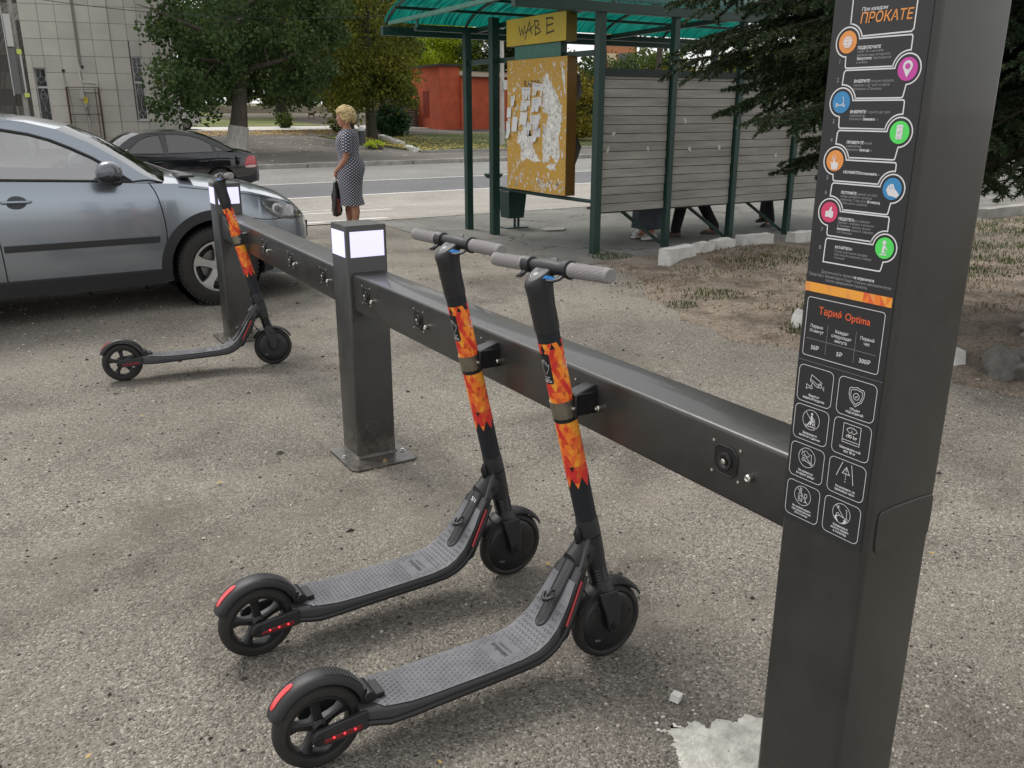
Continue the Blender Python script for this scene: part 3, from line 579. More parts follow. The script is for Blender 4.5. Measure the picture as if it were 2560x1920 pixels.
T('Длительность проката', .036, 1.3035, .0076, GRY, sx=.9); T('не ограничена', .1085, 1.3035, .0076, b_=.025, sx=.84); T('Средства с Вашей карты будут списаны автоматически', .099, 1.2960, .0076, GRY, sx=.88, align='CENTER'); T('после завершения проката.', .095, 1.2885, .0076, GRY, sx=.92, align='CENTER')
# amber band of facets
rr = random.Random(5); z0, z1 = 1.2645, 1.2825; xs = np.linspace(.003, .1955, 17)
for k in range(16):
    a, c = xs[k], xs[k+1]; cl = [AM, ORT, AM, ORG] if k > 10 else [AM, AM, ORG, AM]
    up = k % 2; m1 = rr.choice(cl); m2 = RD if k in (11, 12, 14) else rr.choice(cl)
    if up: fs_.poly([(a, z0), (c, z0), (c, z1)], m1, L1); fs_.poly([(a, z0), (c, z1), (a, z1)], m2, L1)
    else: fs_.poly([(a, z0), (c, z0), (a, z1)], m2, L1); fs_.poly([(c, z0), (c, z1), (a, z1)], m1, L1)
# tariff table
fs_.line(rrect(.0125, 1.1375, .1855, 1.2535, .006), .0012, WHT, closed=True, lift=L1)
T('Тариф Optima', .099, 1.2240, .0195, RD, .012, align='CENTER', sx=.93)
for u, v, s in ((.0400, 1.1975, 'Первые'), (.0400, 1.1885, '10 минут'), (.0985, 1.1975, 'Каждая'), (.0985, 1.1885, 'следующая'), (.0985, 1.1795, 'минута'), (.1550, 1.1975, 'Первый'), (.1550, 1.1885, 'час')): T(s, u, v-.0025, .0088, align='CENTER', b_=.008, sx=.92)
T('50₽', .0405, 1.1515, .0118, align='CENTER', b_=.01); T('5₽', .0985, 1.1515, .0118, align='CENTER', b_=.01); T('300₽', .1550, 1.1515, .0118, align='CENTER', b_=.01)
fs_.line([(.018, 1.172), (.177, 1.172)], .0006, GRY, lift=L1)
for u in (.066, .1305): fs_.line([(u, 1.207), (u, 1.147)], .0006, GRY, lift=L1)
fs_.line([(.003, 1.1262), (.1985, 1.1262)], .0005, GRY, lift=L1)
# eight rule boxes
rows = [(1.0425, 1.117), (.9625, 1.035), (.880, .953), (.792, .869)]
txt = [(('Ведется', 'видеонаблюдение'), ('Объект', 'под охраной')), (('Запрещено', 'кататься с детьми'), ('Максимальный', 'вес 90 кг')), (('Не кататься', 'во время дождя'), ('Не выезжать на', 'проезжую часть')), (('Не использовать', 'при алкогольном', 'опьянении'), ('Запрещено', 'использовать', 'в гололед'))]
for (z0, z1), pair in zip(rows, txt):
    for (u0, u1), ls in zip(((.0095, .0925), (.1055, .1895)), pair):
        fs_.line(rrect(u0, z0, u1, z1, .011), .0011, WHT, closed=True, lift=L1); n = len(ls)
        for k, s in enumerate(ls): T(s, (u0+u1)/2, z0+.0068+(n-1-k)*.0066, .0068, align='CENTER', b_=.022, sx=.86 if len(s) > 13 else .95)
w1 = .0011; ln = lambda P, w_=w1, c=False: fs_.line(P, w_, WHT, closed=c, lift=L2)
def ban(cx, cz, r=.0205): ln(circ(cx, cz, r, 32), .001, True); ln([(cx-r*.72, cz+r*.72), (cx+r*.72, cz-r*.72)])
cx, cz = .051, 1.087   # camera
ln([(cx-.010, cz+.014), (cx-.012, cz+.001), (cx+.007, cz-.009), (cx+.016, cz+.003), (cx-.010, cz+.014)], w1, True); ln([(cx-.011, cz+.004), (cx+.009, cz-.004)]); ln(circ(cx+.012, cz-.004, .0042, 14), w1, True)
for a in (-50, -20, 10): ln([(cx+.018+.001*math.cos(R(a)), cz-.005+.003*math.sin(R(a))), (cx+.023, cz-.006+.008*math.sin(R(a)))], .0008)
ln([(cx-.006, cz-.002), (cx-.009, cz-.010)]); ln(circ(cx-.0085, cz-.012, .003, 12), w1, True); ln([(cx-.011, cz-.011), (cx-.019, cz-.008)]); ln([(cx-.011, cz-.013), (cx-.019, cz-.016)]); ln([(cx-.020, cz-.006), (cx-.020, cz-.018)])
cx, cz = .1475, 1.085  # shield
sh = [(-1, .75), (-.8, .95), (-.45, .95), (0, 1.1), (.45, .95), (.8, .95), (1, .75), (1, .1), (.75, -.55), (0, -1.2), (-.75, -.55), (-1, .1)]
ln([(cx+.0165*a, cz+.0165*c) for a, c in sh], w1, True); ln([(cx+.0128*a, cz+.0128*c) for a, c in sh], w1, True); ln(circ(cx, cz, .0065, 18), w1, True); ln([(cx-.003, cz), (cx-.0007, cz-.0025), (cx+.0035, cz+.0025)])
cx, cz = .051, 1.0085   # no riding with children
ban(cx, cz); fs_.poly(circ(cx+.001, cz+.0125, .0026, 12), WHT, L2); fs_.poly([(cx-.001, cz+.009), (cx+.003, cz+.009), (cx+.004, cz), (cx+.001, cz-.011), (cx-.002, cz-.011), (cx-.002, cz)], WHT, L2); fs_.poly([(cx-.002, cz-.002), (cx, cz-.003), (cx-.006, cz-.0125), (cx-.009, cz-.0125)], WHT, L2); ln([(cx+.002, cz+.006), (cx+.009, cz+.002), (cx+.0105, cz-.013)]); ln([(cx-.009, cz-.0145), (cx+.011, cz-.0145)], .0015); ln(circ(cx-.0105, cz-.014, .0022, 10), w1, True); ln(circ(cx+.0115, cz-.014, .0022, 10), w1, True); fs_.poly(circ(cx+.0055, cz-.001, .0018, 10), WHT, L2); ln([(cx+.0055, cz-.003), (cx+.0055, cz-.012)], .002)
cx, cz = .1475, 1.006   # scale
ln(rrect(cx-.0195, cz-.0165, cx+.0195, cz+.0215, .0005, 1), w1, True); ln([(cx-.0195, cz-.0115), (cx+.0195, cz-.0115)]); ln([(cx+.0125*math.cos(R(a)), cz+.0065+.0095*math.sin(R(a))) for a in range(20, 161, 14)]+[(cx-.005, cz+.0045), (cx, cz+.007), (cx+.005, cz+.0045)], w1, True)
for a in (60, 90, 120): ln([(cx+.0125*math.cos(R(a)), cz+.0065+.0095*math.sin(R(a))), (cx+.010*math.cos(R(a)), cz+.0065+.0070*math.sin(R(a)))], .0007)
ln([(cx, cz+.007), (cx, cz+.011)]); T('‹90 kg', cx, cz-.0055, .0098, align='CENTER', b_=.02)
cx, cz = .051, .927   # no riding in rain
ban(cx, cz); ln([(cx-.010+.0035*math.cos(R(a)), cz+.006+.0035*math.sin(R(a))) for a in range(270, 80, -30)]+[(cx-.004+.005*math.cos(R(a)), cz+.0085+.005*math.sin(R(a))) for a in range(170, 20, -25)]+[(cx+.0025+.0032*math.cos(R(a)), cz+.006+.0035*math.sin(R(a))) for a in range(80, -91, -30)], .0009, True)
for q in (-.010, -.006, -.002): ln([(cx+q+.001, cz+.0005), (cx+q-.001, cz-.004)], .0008)
def sc(cx, cz): ln([(cx+.007, cz+.009), (cx+.0105, cz+.009), (cx+.0115, cz-.008)]); ln([(cx+.0095, cz-.010), (cx-.006, cz-.0065)], .0014); ln(circ(cx-.009, cz-.006, .003, 12), w1, True); ln(circ(cx+.0115, cz-.0105, .0024, 12), w1, True)
sc(cx, cz)
cx, cz = .146, .926   # not on the road
ln([(cx-.010, cz+.0225), (cx-.0215, cz-.009)], .0013); ln([(cx+.0105, cz+.0225), (cx+.0185, cz-.017)], .0013); ln([(cx, cz+.0145), (cx-.0085, cz+.0005), (cx+.0085, cz+.0005)], .0013, True); ln([(cx, cz+.0105), (cx, cz+.0055)], .0014); ln([(cx, cz+.0035), (cx, cz+.0025)], .0014)
for q in (-.002, -.008, -.014): ln([(cx, cz+q), (cx, cz+q-.0038)], .0012)
cx, cz = .0505, .8425  # no alcohol
ban(cx, cz); ln([(cx-.0035, cz+.016), (cx-.0065, cz+.016), (cx-.0065, cz+.006), (cx-.0095, cz+.002), (cx-.0095, cz-.013), (cx-.0005, cz-.013), (cx-.0005, cz+.002), (cx-.0035, cz+.006)], w1, True); ln(rrect(cx-.0065, cz-.009, cx-.001, cz-.001, .0005, 1), .0009, True); ln([(cx+.005, cz+.006), (cx+.0105, cz+.006), (cx+.011, cz), (cx+.0078, cz-.003), (cx+.0045, cz)], w1, True); ln([(cx+.0078, cz-.003), (cx+.0078, cz-.0115)]); ln([(cx+.004, cz-.0118), (cx+.0115, cz-.0118)])
cx, cz = .147, .8425   # not on ice
ban(cx, cz); sc(cx+.001, cz+.002)
for a in (0, 60, 120): ln([(cx-.009-.0045*math.cos(R(a)), cz+.0115-.0045*math.sin(R(a))), (cx-.009+.0045*math.cos(R(a)), cz+.0115+.0045*math.sin(R(a)))], .0009)
fs_.poly([(cx-.013, cz-.007), (cx-.008, cz-.008), (cx-.011, cz-.011), (cx-.005, cz-.0195), (cx-.010, cz-.017), (cx-.015, cz-.012)], WHT, L2); fs_.poly([(cx+.006, cz-.0115), (cx+.011, cz-.009), (cx+.010, cz-.012), (cx+.013, cz-.0155), (cx+.006, cz-.0195), (cx+.002, cz-.019), (cx+.008, cz-.015)], WHT, L2)
fs_.mb.build('info_panel', sm, pillar)
# ============================================================ ELECTRIC SCOOTERS
M_sg = mat('scooter_grey', (.058, .058, .061), .45, metal=.3, bump=.08, bscale=700)
M_sd = mat('scooter_dark', (.019, .0195, .0215), .48, vary=.22, vscale=16, bump=.08, bscale=700)
M_mat = mat('deck_rubber', (.138, .140, .152), .6, vary=.32, vscale=11)
M_rub = mat('tyre_rubber', (.020, .019, .0175), .72, vary=.55, vscale=18)
M_hub = mat('motor_black', (.012, .012, .0125), .4, vary=.3, vscale=12)
M_grip = mat('grip_grey', (.30, .285, .285), .7, bump=.5, bscale=500)
M_red = mat('reflector_red', (.42, .012, .02), .25, coat=.5)
M_led = mat('tail_led', (1, .03, .04), .3, emit=2.)
M_slv = mat('sleeve_black', (.010, .0125, .018), .7)
M_band = mat('steel_band', (.27, .25, .20), .35, metal=.8, vary=.2, vscale=20)
OR = [mat('wrap_red', (.70, .03, .025), .6), mat('wrap_scarlet', (.78, .07, .02), .6), mat('wrap_vermilion', (.95, .17, .03), .6), mat('wrap_orange', (1, .27, .025), .6), mat('wrap_amber', (1, .40, .04), .6), mat('wrap_rust', (.72, .12, .025), .6)]
WB, RW, FW = .925, .117, .120
AX = Vector((-.226, 0, 1)).normalized()
def ax(z): return Vector((.958-.226*z, 0, z))
TOPX = [.10, .125, .17, .24, .32, .48, .58, .63, .665, .70, .74, .78, .81, .845]; TOPZ = [.148, .150, .150, .1405, .139, .139, .142, .151, .168, .196, .250, .317, .365, .425]
BOTZ = [.103, .102, .100, .101, .104, .107, .109, .113, .123, .143, .185, .246, .290, .345]; HW = [.052, .060, .0790, .082, .083, .083, .083, .083, .082, .078, .070, .057, .044, .028]
def dtop(x): return float(np.interp(x, TOPX, TOPZ))
def dhw(x): return float(np.interp(x, TOPX, HW))
def make_scooter(number=None, lit=True):
    t = empty('electric_scooter')
    # deck
    b = MB(); rings = []
    for x in np.concatenate([np.linspace(.10, .58, 13), np.linspace(.60, .845, 18)]):
        z1 = dtop(x); z0 = float(np.interp(x, TOPX, BOTZ)); w_ = dhw(x); e = .009
        rings.append([(x, a, c) for a, c in ((-w_+e, z0), (0, z0), (w_-e, z0), (w_, z0+e), (w_, z1-.012), (w_-.002, z1-.005), (w_-.007, z1-.001), (0, z1), (-w_+.007, z1-.001), (-w_+.002, z1-.005), (-w_, z1-.012), (-w_, z0+e))])
    b.loft(rings); deck = b.build('deck', M_sg, t, smooth=38)
    b = MB(); rg = [r for r in rings]      # black underside trim
    xs = np.linspace(.115, .82, 40)
    for s in (-1, 1):
        pts = [(x, s*(dhw(x)+.0012), float(np.interp(x, TOPX, BOTZ))+.0075) for x in xs]; b.tube(pts, .0085, 8)
    b.build('edge_trim', M_black, deck, smooth=50)
    # rubber mat with raised chevrons
    def onf(u, v, l):
        s = (dtop(u+.004)-dtop(u-.004))/.008; n = Vector((-s, 0, 1)).normalized(); return Vector((u, v, dtop(u)))+n*l
    b = MB(); xs = list(np.linspace(.135, .60, 20))+list(np.linspace(.61, .775, 16))
    def mw(x): return min(dhw(x)-.0035, .018+abs(x-.128)*2.2 if x < .16 else 1)
    n_ = 9; b.add([onf(x, mw(x)*(2*k/(n_-1)-1), .0016) for x in xs for k in range(n_)], [(i*n_+k, i*n_+k+1, (i+1)*n_+k+1, (i+1)*n_+k) for i in range(len(xs)-1) for k in range(n_-1)])
    x = .142; row = 0
    while x < .745:
        off = .0115 if row % 2 else 0
        for k in range(-6, 7):
            y = k*.0160+off*.695
            if abs(y)+.010 > mw(x) or (.515 < x < .59 and abs(y) < .052): continue
            if x > .675 and abs(y) < .029: continue
            P = [(x-.0034, y-.0062), (x+.0022, y-.0036), (x+.0022, y+.0036), (x-.0034, y+.0062)]
            A = [onf(a-.0024, c, .0016) for a, c in P]; T_ = [onf(a, c, .0030) for a, c in P]; B = [onf(a+.0024, c, .0016) for a, c in P]
            b.add(A+T_+B, [(i, i+1, 5+i, 4+i) for i in range(3)]+[(4+i, 5+i, 9+i, 8+i) for i in range(3)])
        x += .0135; row += 1
    f = Flat(lambda u, v, l: onf(.552-v*1.0, u, l))
    f.text('ninebot', 0, -.004, .026, 0, .012, 'CENTER', lift=.0030); f.text('by SEGWAY', 0, -.020, .012, 0, .01, 'CENTER', lift=.0030)
    b.mat(1); b.add(f.mb.v, f.mb.f)
    b.build('deck_mat', [M_mat, mat('deck_lettering', (.06, .06, .07), .5)], deck, smooth=30)
    # folding hook well on the ramp
    f = Flat(lambda u, v, l: onf(u, v, l)); pill = [(.700+.021*math.cos(R(a)), .021*math.sin(R(a))) for a in range(90, 271, 20)]+[(.805+.021*math.cos(R(a)), .021*math.sin(R(a))) for a in range(-90, 91, 20)]
    b = MB(); b.tube([onf(u, v, .003) for u, v in pill], .0032, 6, closed=True); b.build('cover_rim', M_black, deck, smooth=50)
    b = MB(); b.add([onf(u, v*.8, .0045) for u, v in pill], [tuple(range(len(pill)))]); pc = b.build('latch_cover', M_sg, deck)
    b = MB(); b.tube([onf(.748, 0, .003), onf(.748, 0, .022), onf(.735, .0, .03)], .004, 8)
    b.tube([onf(.742, -.020, .024), onf(.732, -.012, .031), onf(.728, 0, .033), onf(.732, .012, .031), onf(.742, .020, .024)], [.003, .006, .007, .006, .003], 8); b.build('charge_plug', M_black, deck, smooth=50)
    if number:
        f = Flat(lambda u, v, l: onf(.785+v, -u, l)); f.poly([(-.0165, -.016), (.0165, -.016), (.0165, .014), (-.0165, .014)], 0, .0070); f.text(number, 0, -.004, .0100, 1, .02, 'CENTER', lift=.0076)
        f.mb.build('number_sticker', [mat('sticker_black', (.02, .02, .022), .4), mat('print_white', (.8, .8, .8))], deck)
    # side reflectors by the neck
    for s in (-1, 1):
        def sf(x, z): return (x, s*(dhw(x)+.0012), z)
        P = [(.715, .150), (.735, .158), (.805, .262), (.822, .335), (.808, .345), (.785, .325), (.715, .205), (.706, .170)]
        b = MB(); b.loft([[(x, s*(dhw(x)-.004), z) for x, z in P], [(x, s*(dhw(x)+.0045), z) for x, z in P]]); hb = b.build('side_shell', M_black, deck, bevel=.0015)
        q0, q1 = Vector((.728, 0, .196)), Vector((.797, 0, .307)); b = MB()
        b.tube([(q0.x, s*(dhw(q0.x)+.0035), q0.z), (q1.x, s*(dhw(q1.x)+.0035), q1.z)], .0045, 8); b.build('side_reflector', M_red, hb, smooth=50)
    # neck casting from ramp to stem
    b = MB(); rings = []
    for k in range(8):
        q = k/7; c = Vector((.80, 0, .335)).lerp(ax(.385), q); w_ = .038-.006*q; h = .052+.012*q
        rings.append([c+Vector((0, math.cos(a)*w_, 0))+Vector((-.3, 0, 1)).normalized()*math.sin(a)*h*.8 for a in np.linspace(0, 2*math.pi, 15)[:-1]])
    b.loft(rings); b.build('neck', M_sd, t, smooth=50)
    for s in (-1, 1):
        b = MB(); b.lathe([(0, .007), (.004, .0065), (.0045, .003), (.003, 0)], (.838, s*.0335, .365), (0, s, 0), 12); b.build('neck_bolt', M_hub, t, smooth=30)
    # stem
    b = MB(); b.tube([ax(.315), ax(.36), ax(.40), ax(.418)], [.030, .0325, .0335, .0335], 24); b.tube([ax(.421), ax(.47), ax(.478)], [.0335, .033, .030], 24); st = b.build('stem_base', M_sd, t, smooth=50)
    b = MB(); b.tube([ax(.385)+Vector((-.036, 0, 0)), ax(.40)+Vector((-.041, 0, 0)), ax(.43)+Vector((-.041, 0, 0)), ax(.448)+Vector((-.036, 0, 0))], [.006, .011, .012, .006], 10); b.build('fold_latch', M_black, st, smooth=50)
    b = MB(); b.tube([ax(.47), ax(1.06)], .0312, 28); b.build('stem', M_slv, t, smooth=50)
    # printed wrap: triangles of orange and red laid round the stem
    RS = .0322; FX = Vector((1, 0, .245)).normalized()
    def cyl(az, z, l=0.): return ax(z)+(FX*math.cos(az)+Vector((0, 1, 0))*math.sin(az))*(RS+l)
    rr = random.Random(3); b = MB(); n = 14; rows = 26; z0, z1 = .585, 1.035; dzr = (z1-z0)/rows
    for j in range(rows):
        za, zb = z0+j*dzr, z0+(j+1)*dzr; o = .5 if j % 2 else 0
        for i in range(n):
            a0, a1, am = [2*math.pi*(i+q)/n for q in (o, o+1, o+.5)]; a2 = 2*math.pi*(i+o+1.5)/n
            for tri in (((a0, za), (a1, za), (am, zb)), ((a1, za), (a2, zb), (am, zb))):
                zc = sum(p[1] for p in tri)/3; ac = sum(p[0] for p in tri)/3; v = .7*mn.noise((math.cos(ac)*1.3, math.sin(ac)*1.3, zc*15))+rr.uniform(-.17, .17)-.01
                v -= .32*math.exp(-((zc-.98)/.035)**2)+.4*math.exp(-((zc-.635)/.03)**2)+.3*math.exp(-((zc-.885)/.018)**2)
                e = min(zc-z0, z1-zc)/dzr
                if e < .35+2.1*abs(((ac*7/math.pi+.5*(zc > .8)) % 2)-1)*rr.uniform(.55, 1) or (2 < e < 6 and rr.random() < .06): continue
                b.mat(0 if v < -.33 else 1 if v < -.20 else 5 if v < -.15 else 2 if v < -.05 else 3 if v < .13 else 4)
                K = 3; A, B_, C_ = tri
                # curved facet: split so it hugs the tube
                for u in range(K):
                    for w_ in range(K-u):
                        pt = lambda p, q: (A[0]+(B_[0]-A[0])*p/K+(C_[0]-A[0])*q/K, A[1]+(B_[1]-A[1])*p/K+(C_[1]-A[1])*q/K)
                        b.add([cyl(*pt(u, w_)), cyl(*pt(u+1, w_)), cyl(*pt(u, w_+1))], [(0, 1, 2)])
                        if u+w_ < K-1: b.add([cyl(*pt(u+1, w_)), cyl(*pt(u+1, w_+1)), cyl(*pt(u, w_+1))], [(0, 1, 2)])
    b.build('patterned_wrap', OR, t)
    # hand label facing the rider, and a round white emblem on the front quarter
    azc = R(186)
    f = Flat(lambda u, v, l: cyl(azc-u/RS*-1, .905+v, .0006+l))
    def fill(P, mi, l):    # fill by fans fine enough to bend round the tube
        us = [p[0] for p in P]; 
        for k in range(10):
            a = min(us)+(max(us)-min(us))*k/10; c = min(us)+(max(us)-min(us))*(k+1)/10; zs0 = min(p[1] for p in P); zs1 = max(p[1] for p in P); r_ = .004
            zz = lambda u: r_-math.sqrt(max(0, r_*r_-max(0, r_-(u-min(us)), r_-(max(us)-u))**2))
            f.mb.mat(mi); f.mb.add([f.fn(a, zs0+zz(a), l), f.fn(c, zs0+zz(c), l), f.fn(c, zs1-zz(c), l), f.fn(a, zs1-zz(a), l)], [(0, 1, 2, 3)])
    fill([(-.019, 0), (.019, .086)], 0, 0)
    hand = [(.006, .036), (.004, .031), (-.001, .030), (-.006, .034), (-.009, .042), (-.0095, .064), (-.007, .066), (-.0055, .064), (-.0045, .053), (-.0045, .068), (-.002, .070), (-.0005, .068), (0, .055), (.0005, .068), (.003, .069), (.0045, .066), (.0045, .054), (.0055, .062), (.008, .062), (.0085, .050), (.012, .056), (.0145, .055), (.0115, .044)]
    hand = [(-a, c) for a, c in hand]
    f.line([(-a, c) for a, c in hand], .0009, 1, closed=True, lift=.0005)
    f.poly([(-.0012, .0265), (.0012, .0265), (0, .0245)], 2, .0005)
    for s, v, sz, bo in (('Толкни', .0185, .0062, .0), ('меня', .0125, .0062, .0), ('ЗДЕСЬ', .0050, .0085, .02)): f.text(s, 0, v, sz, 1, bo, 'CENTER', lift=.0005)
    f.mb.build('hand_label', [mat('label_black', (.012, .012, .014), .45), mat('print_white', (.8, .8, .8)), mat('print_crimson', (.7, .06, .17))], t)
    f = Flat(lambda u, v, l: cyl(R(-42)-u/RS*-1, .955+v, .0006+l)); b = f.mb
    for j in range(12):
        a, c = -1+j/6, -1+(j+1)/6; f.poly([(.019*math.sqrt(max(0, 1-a*a))*-1, .019*a), (0, .019*a), (.019*math.sqrt(max(0, 1-a*a)), .019*a), (.019*math.sqrt(max(0, 1-c*c)), .019*c), (0, .019*c), (-.019*math.sqrt(max(0, 1-c*c)), .019*c)], 0, 0)
    f.line(circ(0, 0, .0165, 28), .0008, 1, closed=True, lift=.0004); f.mb.build('round_emblem', [mat('print_white', (.8, .8, .8)), mat('wrap_red', (.6, .03, .02))], t)
    # clamp band and lock block that reaches the dock beam
    b = MB(); b.tube([ax(.788), ax(.795), ax(.795001), ax(.803)], [.0335, .0345, .0345, .0345], 28); b.build('band_seal', M_black, t, smooth=50)
    b = MB(); b.tube([ax(.800), ax(.848)], .0348, 28); cb = b.build('clamp_band', M_band, t, smooth=50)
    b = MB(); c = ax(.826); b.bb((c.x+.012, -.0425, .795), (c.x+.022, .0425, .862)); b.bb((c.x+.020, -.030, .797), (c.x+.115, .030, .860)); b.add([(c.x+.03, -.026, .86), (c.x+.03, .026, .86), (c.x+.104, .026, .86), (c.x+.104, -.026, .86), (c.x+.085, -.022, .876), (c.x+.085, .022, .876), (c.x+.104, .022, .876), (c.x+.104, -.022, .876)], [(0, 1, 5, 4), (4, 5, 6, 7), (0, 4, 7, 3), (1, 2, 6, 5), (2, 3, 7, 6)])
    lb = b.build('lock_block', M_black, t, bevel=.003)
    for s in (-1, 1):
        b = MB(); b.lathe([(0, .005), (.006, .005), (.007, .003), (.0055, 0)], (c.x+.012, s*.037, .826), (-1, s*.12, 0), 12); b.build('clamp_screw', M_chrome, cb, smooth=30)
    # head with display
    b = MB(); rings = []
    for z, rx, ry, ox in ((1.045, .0325, .0325, 0), (1.06, .0332, .0332, 0), (1.11, .0335, .0335, 0), (1.15, .0355, .0345, .002), (1.175, .040, .035, .004)):
        c = ax(z)+Vector((ox, 0, 0)); rings.append([c+Vector((rx*math.cos(a), ry*math.sin(a), rx*math.cos(a)*.245)) for a in np.linspace(0, 2*math.pi, 25)[:-1]])
    c = ax(1.203)+Vector((.020, 0, 0))
    for k, dz_ in ((1, 0), (.93, .004), (.8, .0055)): rings.append([c+Vector((.048*k*math.cos(a), .034*k*math.sin(a), .048*k*math.cos(a)*.62+dz_)) for a in np.linspace(0, 2*math.pi, 25)[:-1]])
    b.loft(rings); head = b.build('head_tube', M_sd, t, smooth=42)
    tp = lambda u, v, l: c+Vector((u, v, u*.62+.0062+l))
    f = Flat(tp); el = [(-.006+.026*math.cos(R(a)), .0215*math.sin(R(a))) for a in range(0, 360, 15)]
    f.line(el, .0014, 1, closed=True, lift=.0006); f.poly([(a*.9-.0005, d*.88) for a, d in el], 0, .0004); f.poly([(-.006+.005*math.cos(R(a))-.014, .009*math.sin(R(a))) for a in range(0, 360, 24)], 2, .0009); f.poly([(-.0+.012*math.cos(R(a)), .013*math.sin(R(a))) for a in range(0, 360, 24)], 3, .0009); f.line([(.030, -.010), (.030, .010)], .003, 2, lift=.0005)
    f.mb.build('display', [mat('display_frame', (.10, .10, .105), .3), mat('display_ring', (.45, .45, .45), .4), mat('display_button', (.35, .35, .36), .45), mat('display_glass', (.012, .012, .014), .35)], head)
    for z in (1.10, 1.078):
        for s in (-1, 1):
            p = ax(z)+FX*.014+Vector((0, s*.0297, 0)); b = MB(); b.lathe([(0, .0052), (.0012, .005), (.0012, .0032), (-.001, .003), (-.001, 0)], p, (.45, s, .1), 12); b.build('head_bolt', M_hub, head, smooth=30)
    # handlebar, grips, levers
    hc = Vector((.727, 0, 1.212)); b = MB(); b.tube([hc+Vector((0, y, 0)) for y in (-.10, -.06, -.035, 0, .035, .06, .10)], [.0145, .0155, .019, .021, .019, .0155, .0145], 18); hb = b.build('handlebar', M_sd, t, smooth=50)
    for s in (-1, 1):
        b = MB(); P = [.098, .100, .104, .238, .245, .248]; b.tube([hc+Vector((0, s*p, 0)) for p in P], [.0165, .0195, .0188, .0188, .0185, .0165], 22)
        gr = b.build('grip', M_grip, hb, smooth=40)
        b = MB()
        for a in range(14):       # raised diagonal knurl on the lower half of the grip
            for sg in (-1, 1):
                pts = []
                for q in range(9): y = .112+.120*q/8; th = 2*math.pi*a/14+sg*q/8*2.4; pts.append(hc+Vector((math.cos(th)*.0192, s*y, math.sin(th)*.0192)))
                b.tube(pts, .0006, 3, caps=False)
        b.build('grip_knurl', M_grip, gr)
        b = MB(); b.tube([hc+Vector((0, s*p, 0)) for p in (.066, .068, .091, .095, .098)], [.0155, .0215, .0235, .0245, .020], 22)
        co = b.build('collar', M_black if s < 0 else M_sd, hb, smooth=40)
        b = MB(); d = Vector((-.018, 0, -.020))
        b.tube([hc+Vector((-.010, s*.080, -.012)), hc+Vector((-.026, s*.078, -.022)), hc+Vector((-.042, s*.070, -.026)), hc+Vector((-.052, s*.060, -.024))], [.011, .010, .011, .006], 10, sq=.45)
        lv = b.build('thumb_lever', M_black, hb, smooth=50)
        if s < 0:
            b = MB()
            for q in range(5): p = hc+Vector((-.046+q*.003, -.050-q*.0065, -.0185-q*.001)); b.tube([p+Vector((-.008, -.002, -.001)), p+Vector((.007, .002, .003))], .0019, 6)
            b.build('lever_ribs', mat('lever_blue', (.02, .30, .80), .4), lv, smooth=50)
    # bellows, fork, front wheel
    b = MB(); prof = []
    for k in range(15): z = .248+.072*k/14; prof.append((ax(z), .0305 if k % 2 else .0262))
    b.tube([p for p, _ in prof], [r_ for _, r_ in prof], 20); b.build('bellows', M_black, t, smooth=60)
    b = MB(); sh_ = []
    for z, rx, ry in ((.262, .028, .029), (.250, .034, .036), (.232, .040, .043), (.215, .040, .045)):
        c2 = ax(z)+Vector((.004, 0, 0)); sh_.append([c2+Vector((rx*math.cos(a), ry*math.sin(a), 0)) for a in np.linspace(0, 2*math.pi, 21)[:-1]])
    b.loft(sh_[::-1]); fk = b.build('fork_crown', M_sd, t, smooth=45)
    for s in (-1, 1):
        P = [(.872, .235), (.935, .235), (.948, .20), (.945, .115), (.938, .098), (.925, .092), (.912, .098), (.905, .115), (.893, .165), (.880, .20)]
        b = MB(); b.loft([[(x, s*.034, z) for x, z in P], [(x, s*.047, z) for x, z in P]]); fa = b.build('fork_arm', M_sd, t, bevel=.004)
        b = MB(); b.lathe([(0, .013), (.004, .013), (.005, .008), (.009, .0075), (.010, 0)], (WB, s*.047, .118), (0, s, 0), 14); b.build('axle_nut', M_hub, fa, smooth=30)
    b = MB(); rings = []
    for a in np.linspace(28, 152, 16):
        ca, sa = math.cos(R(a)), math.sin(R(a)); w_ = .030*(1 if 40 < a < 140 else .85)
        rings.append([Vector((WB+ca*r_, y, FW+sa*r_)) for r_, y in ((.124, -w_), (.130, -w_), (.1365, -w_*.6), (.1385, 0), (.1365, w_*.6), (.130, w_), (.124, w_), (.130, w_*.5), (.131, 0), (.130, -w_*.5))])
    b.loft(rings); b.build('front_fender', M_sd, t, smooth=50)
    def tyre(cx, r_, w_, ri):
        b = MB(); pr = [(-w_*.75, ri), (-w_, ri+.006), (-w_, r_-.016), (-w_*.8, r_-.006), (-w_*.4, r_-.001), (0, r_), (w_*.4, r_-.001), (w_*.8, r_-.006), (w_, r_-.016), (w_, ri+.006), (w_*.75, ri), (0, ri-.002), (-w_*.75, ri)]
        b.lathe(pr, (cx, 0, r_), (0, 1, 0), 48); return b
    fw = tyre(WB, FW, .025, .096).build('front_wheel', M_rub, t, smooth=40)
    b = MB(); b.lathe([(-.024, 0), (-.026, .02), (-.027, .055), (-.026, .085), (-.021, .094), (-.018, .0975), (.018, .0975), (.021, .094), (.026, .085), (.027, .055), (.026, .02), (.024, 0)], (WB, 0, FW), (0, 1, 0), 40)
    for k in range(6):
        a = R(60*k+15); b.lathe([(.0255, .004), (.0285, .0035), (.0285, 0)], (WB+.076*math.cos(a), 0, FW+.076*math.sin(a)), (0, -1, 0), 8); b.lathe([(.0255, .004), (.0285, .0035), (.0285, 0)], (WB+.076*math.cos(a), 0, FW+.076*math.sin(a)), (0, 1, 0), 8)
    b.build('motor_hub', M_hub, fw, smooth=35)
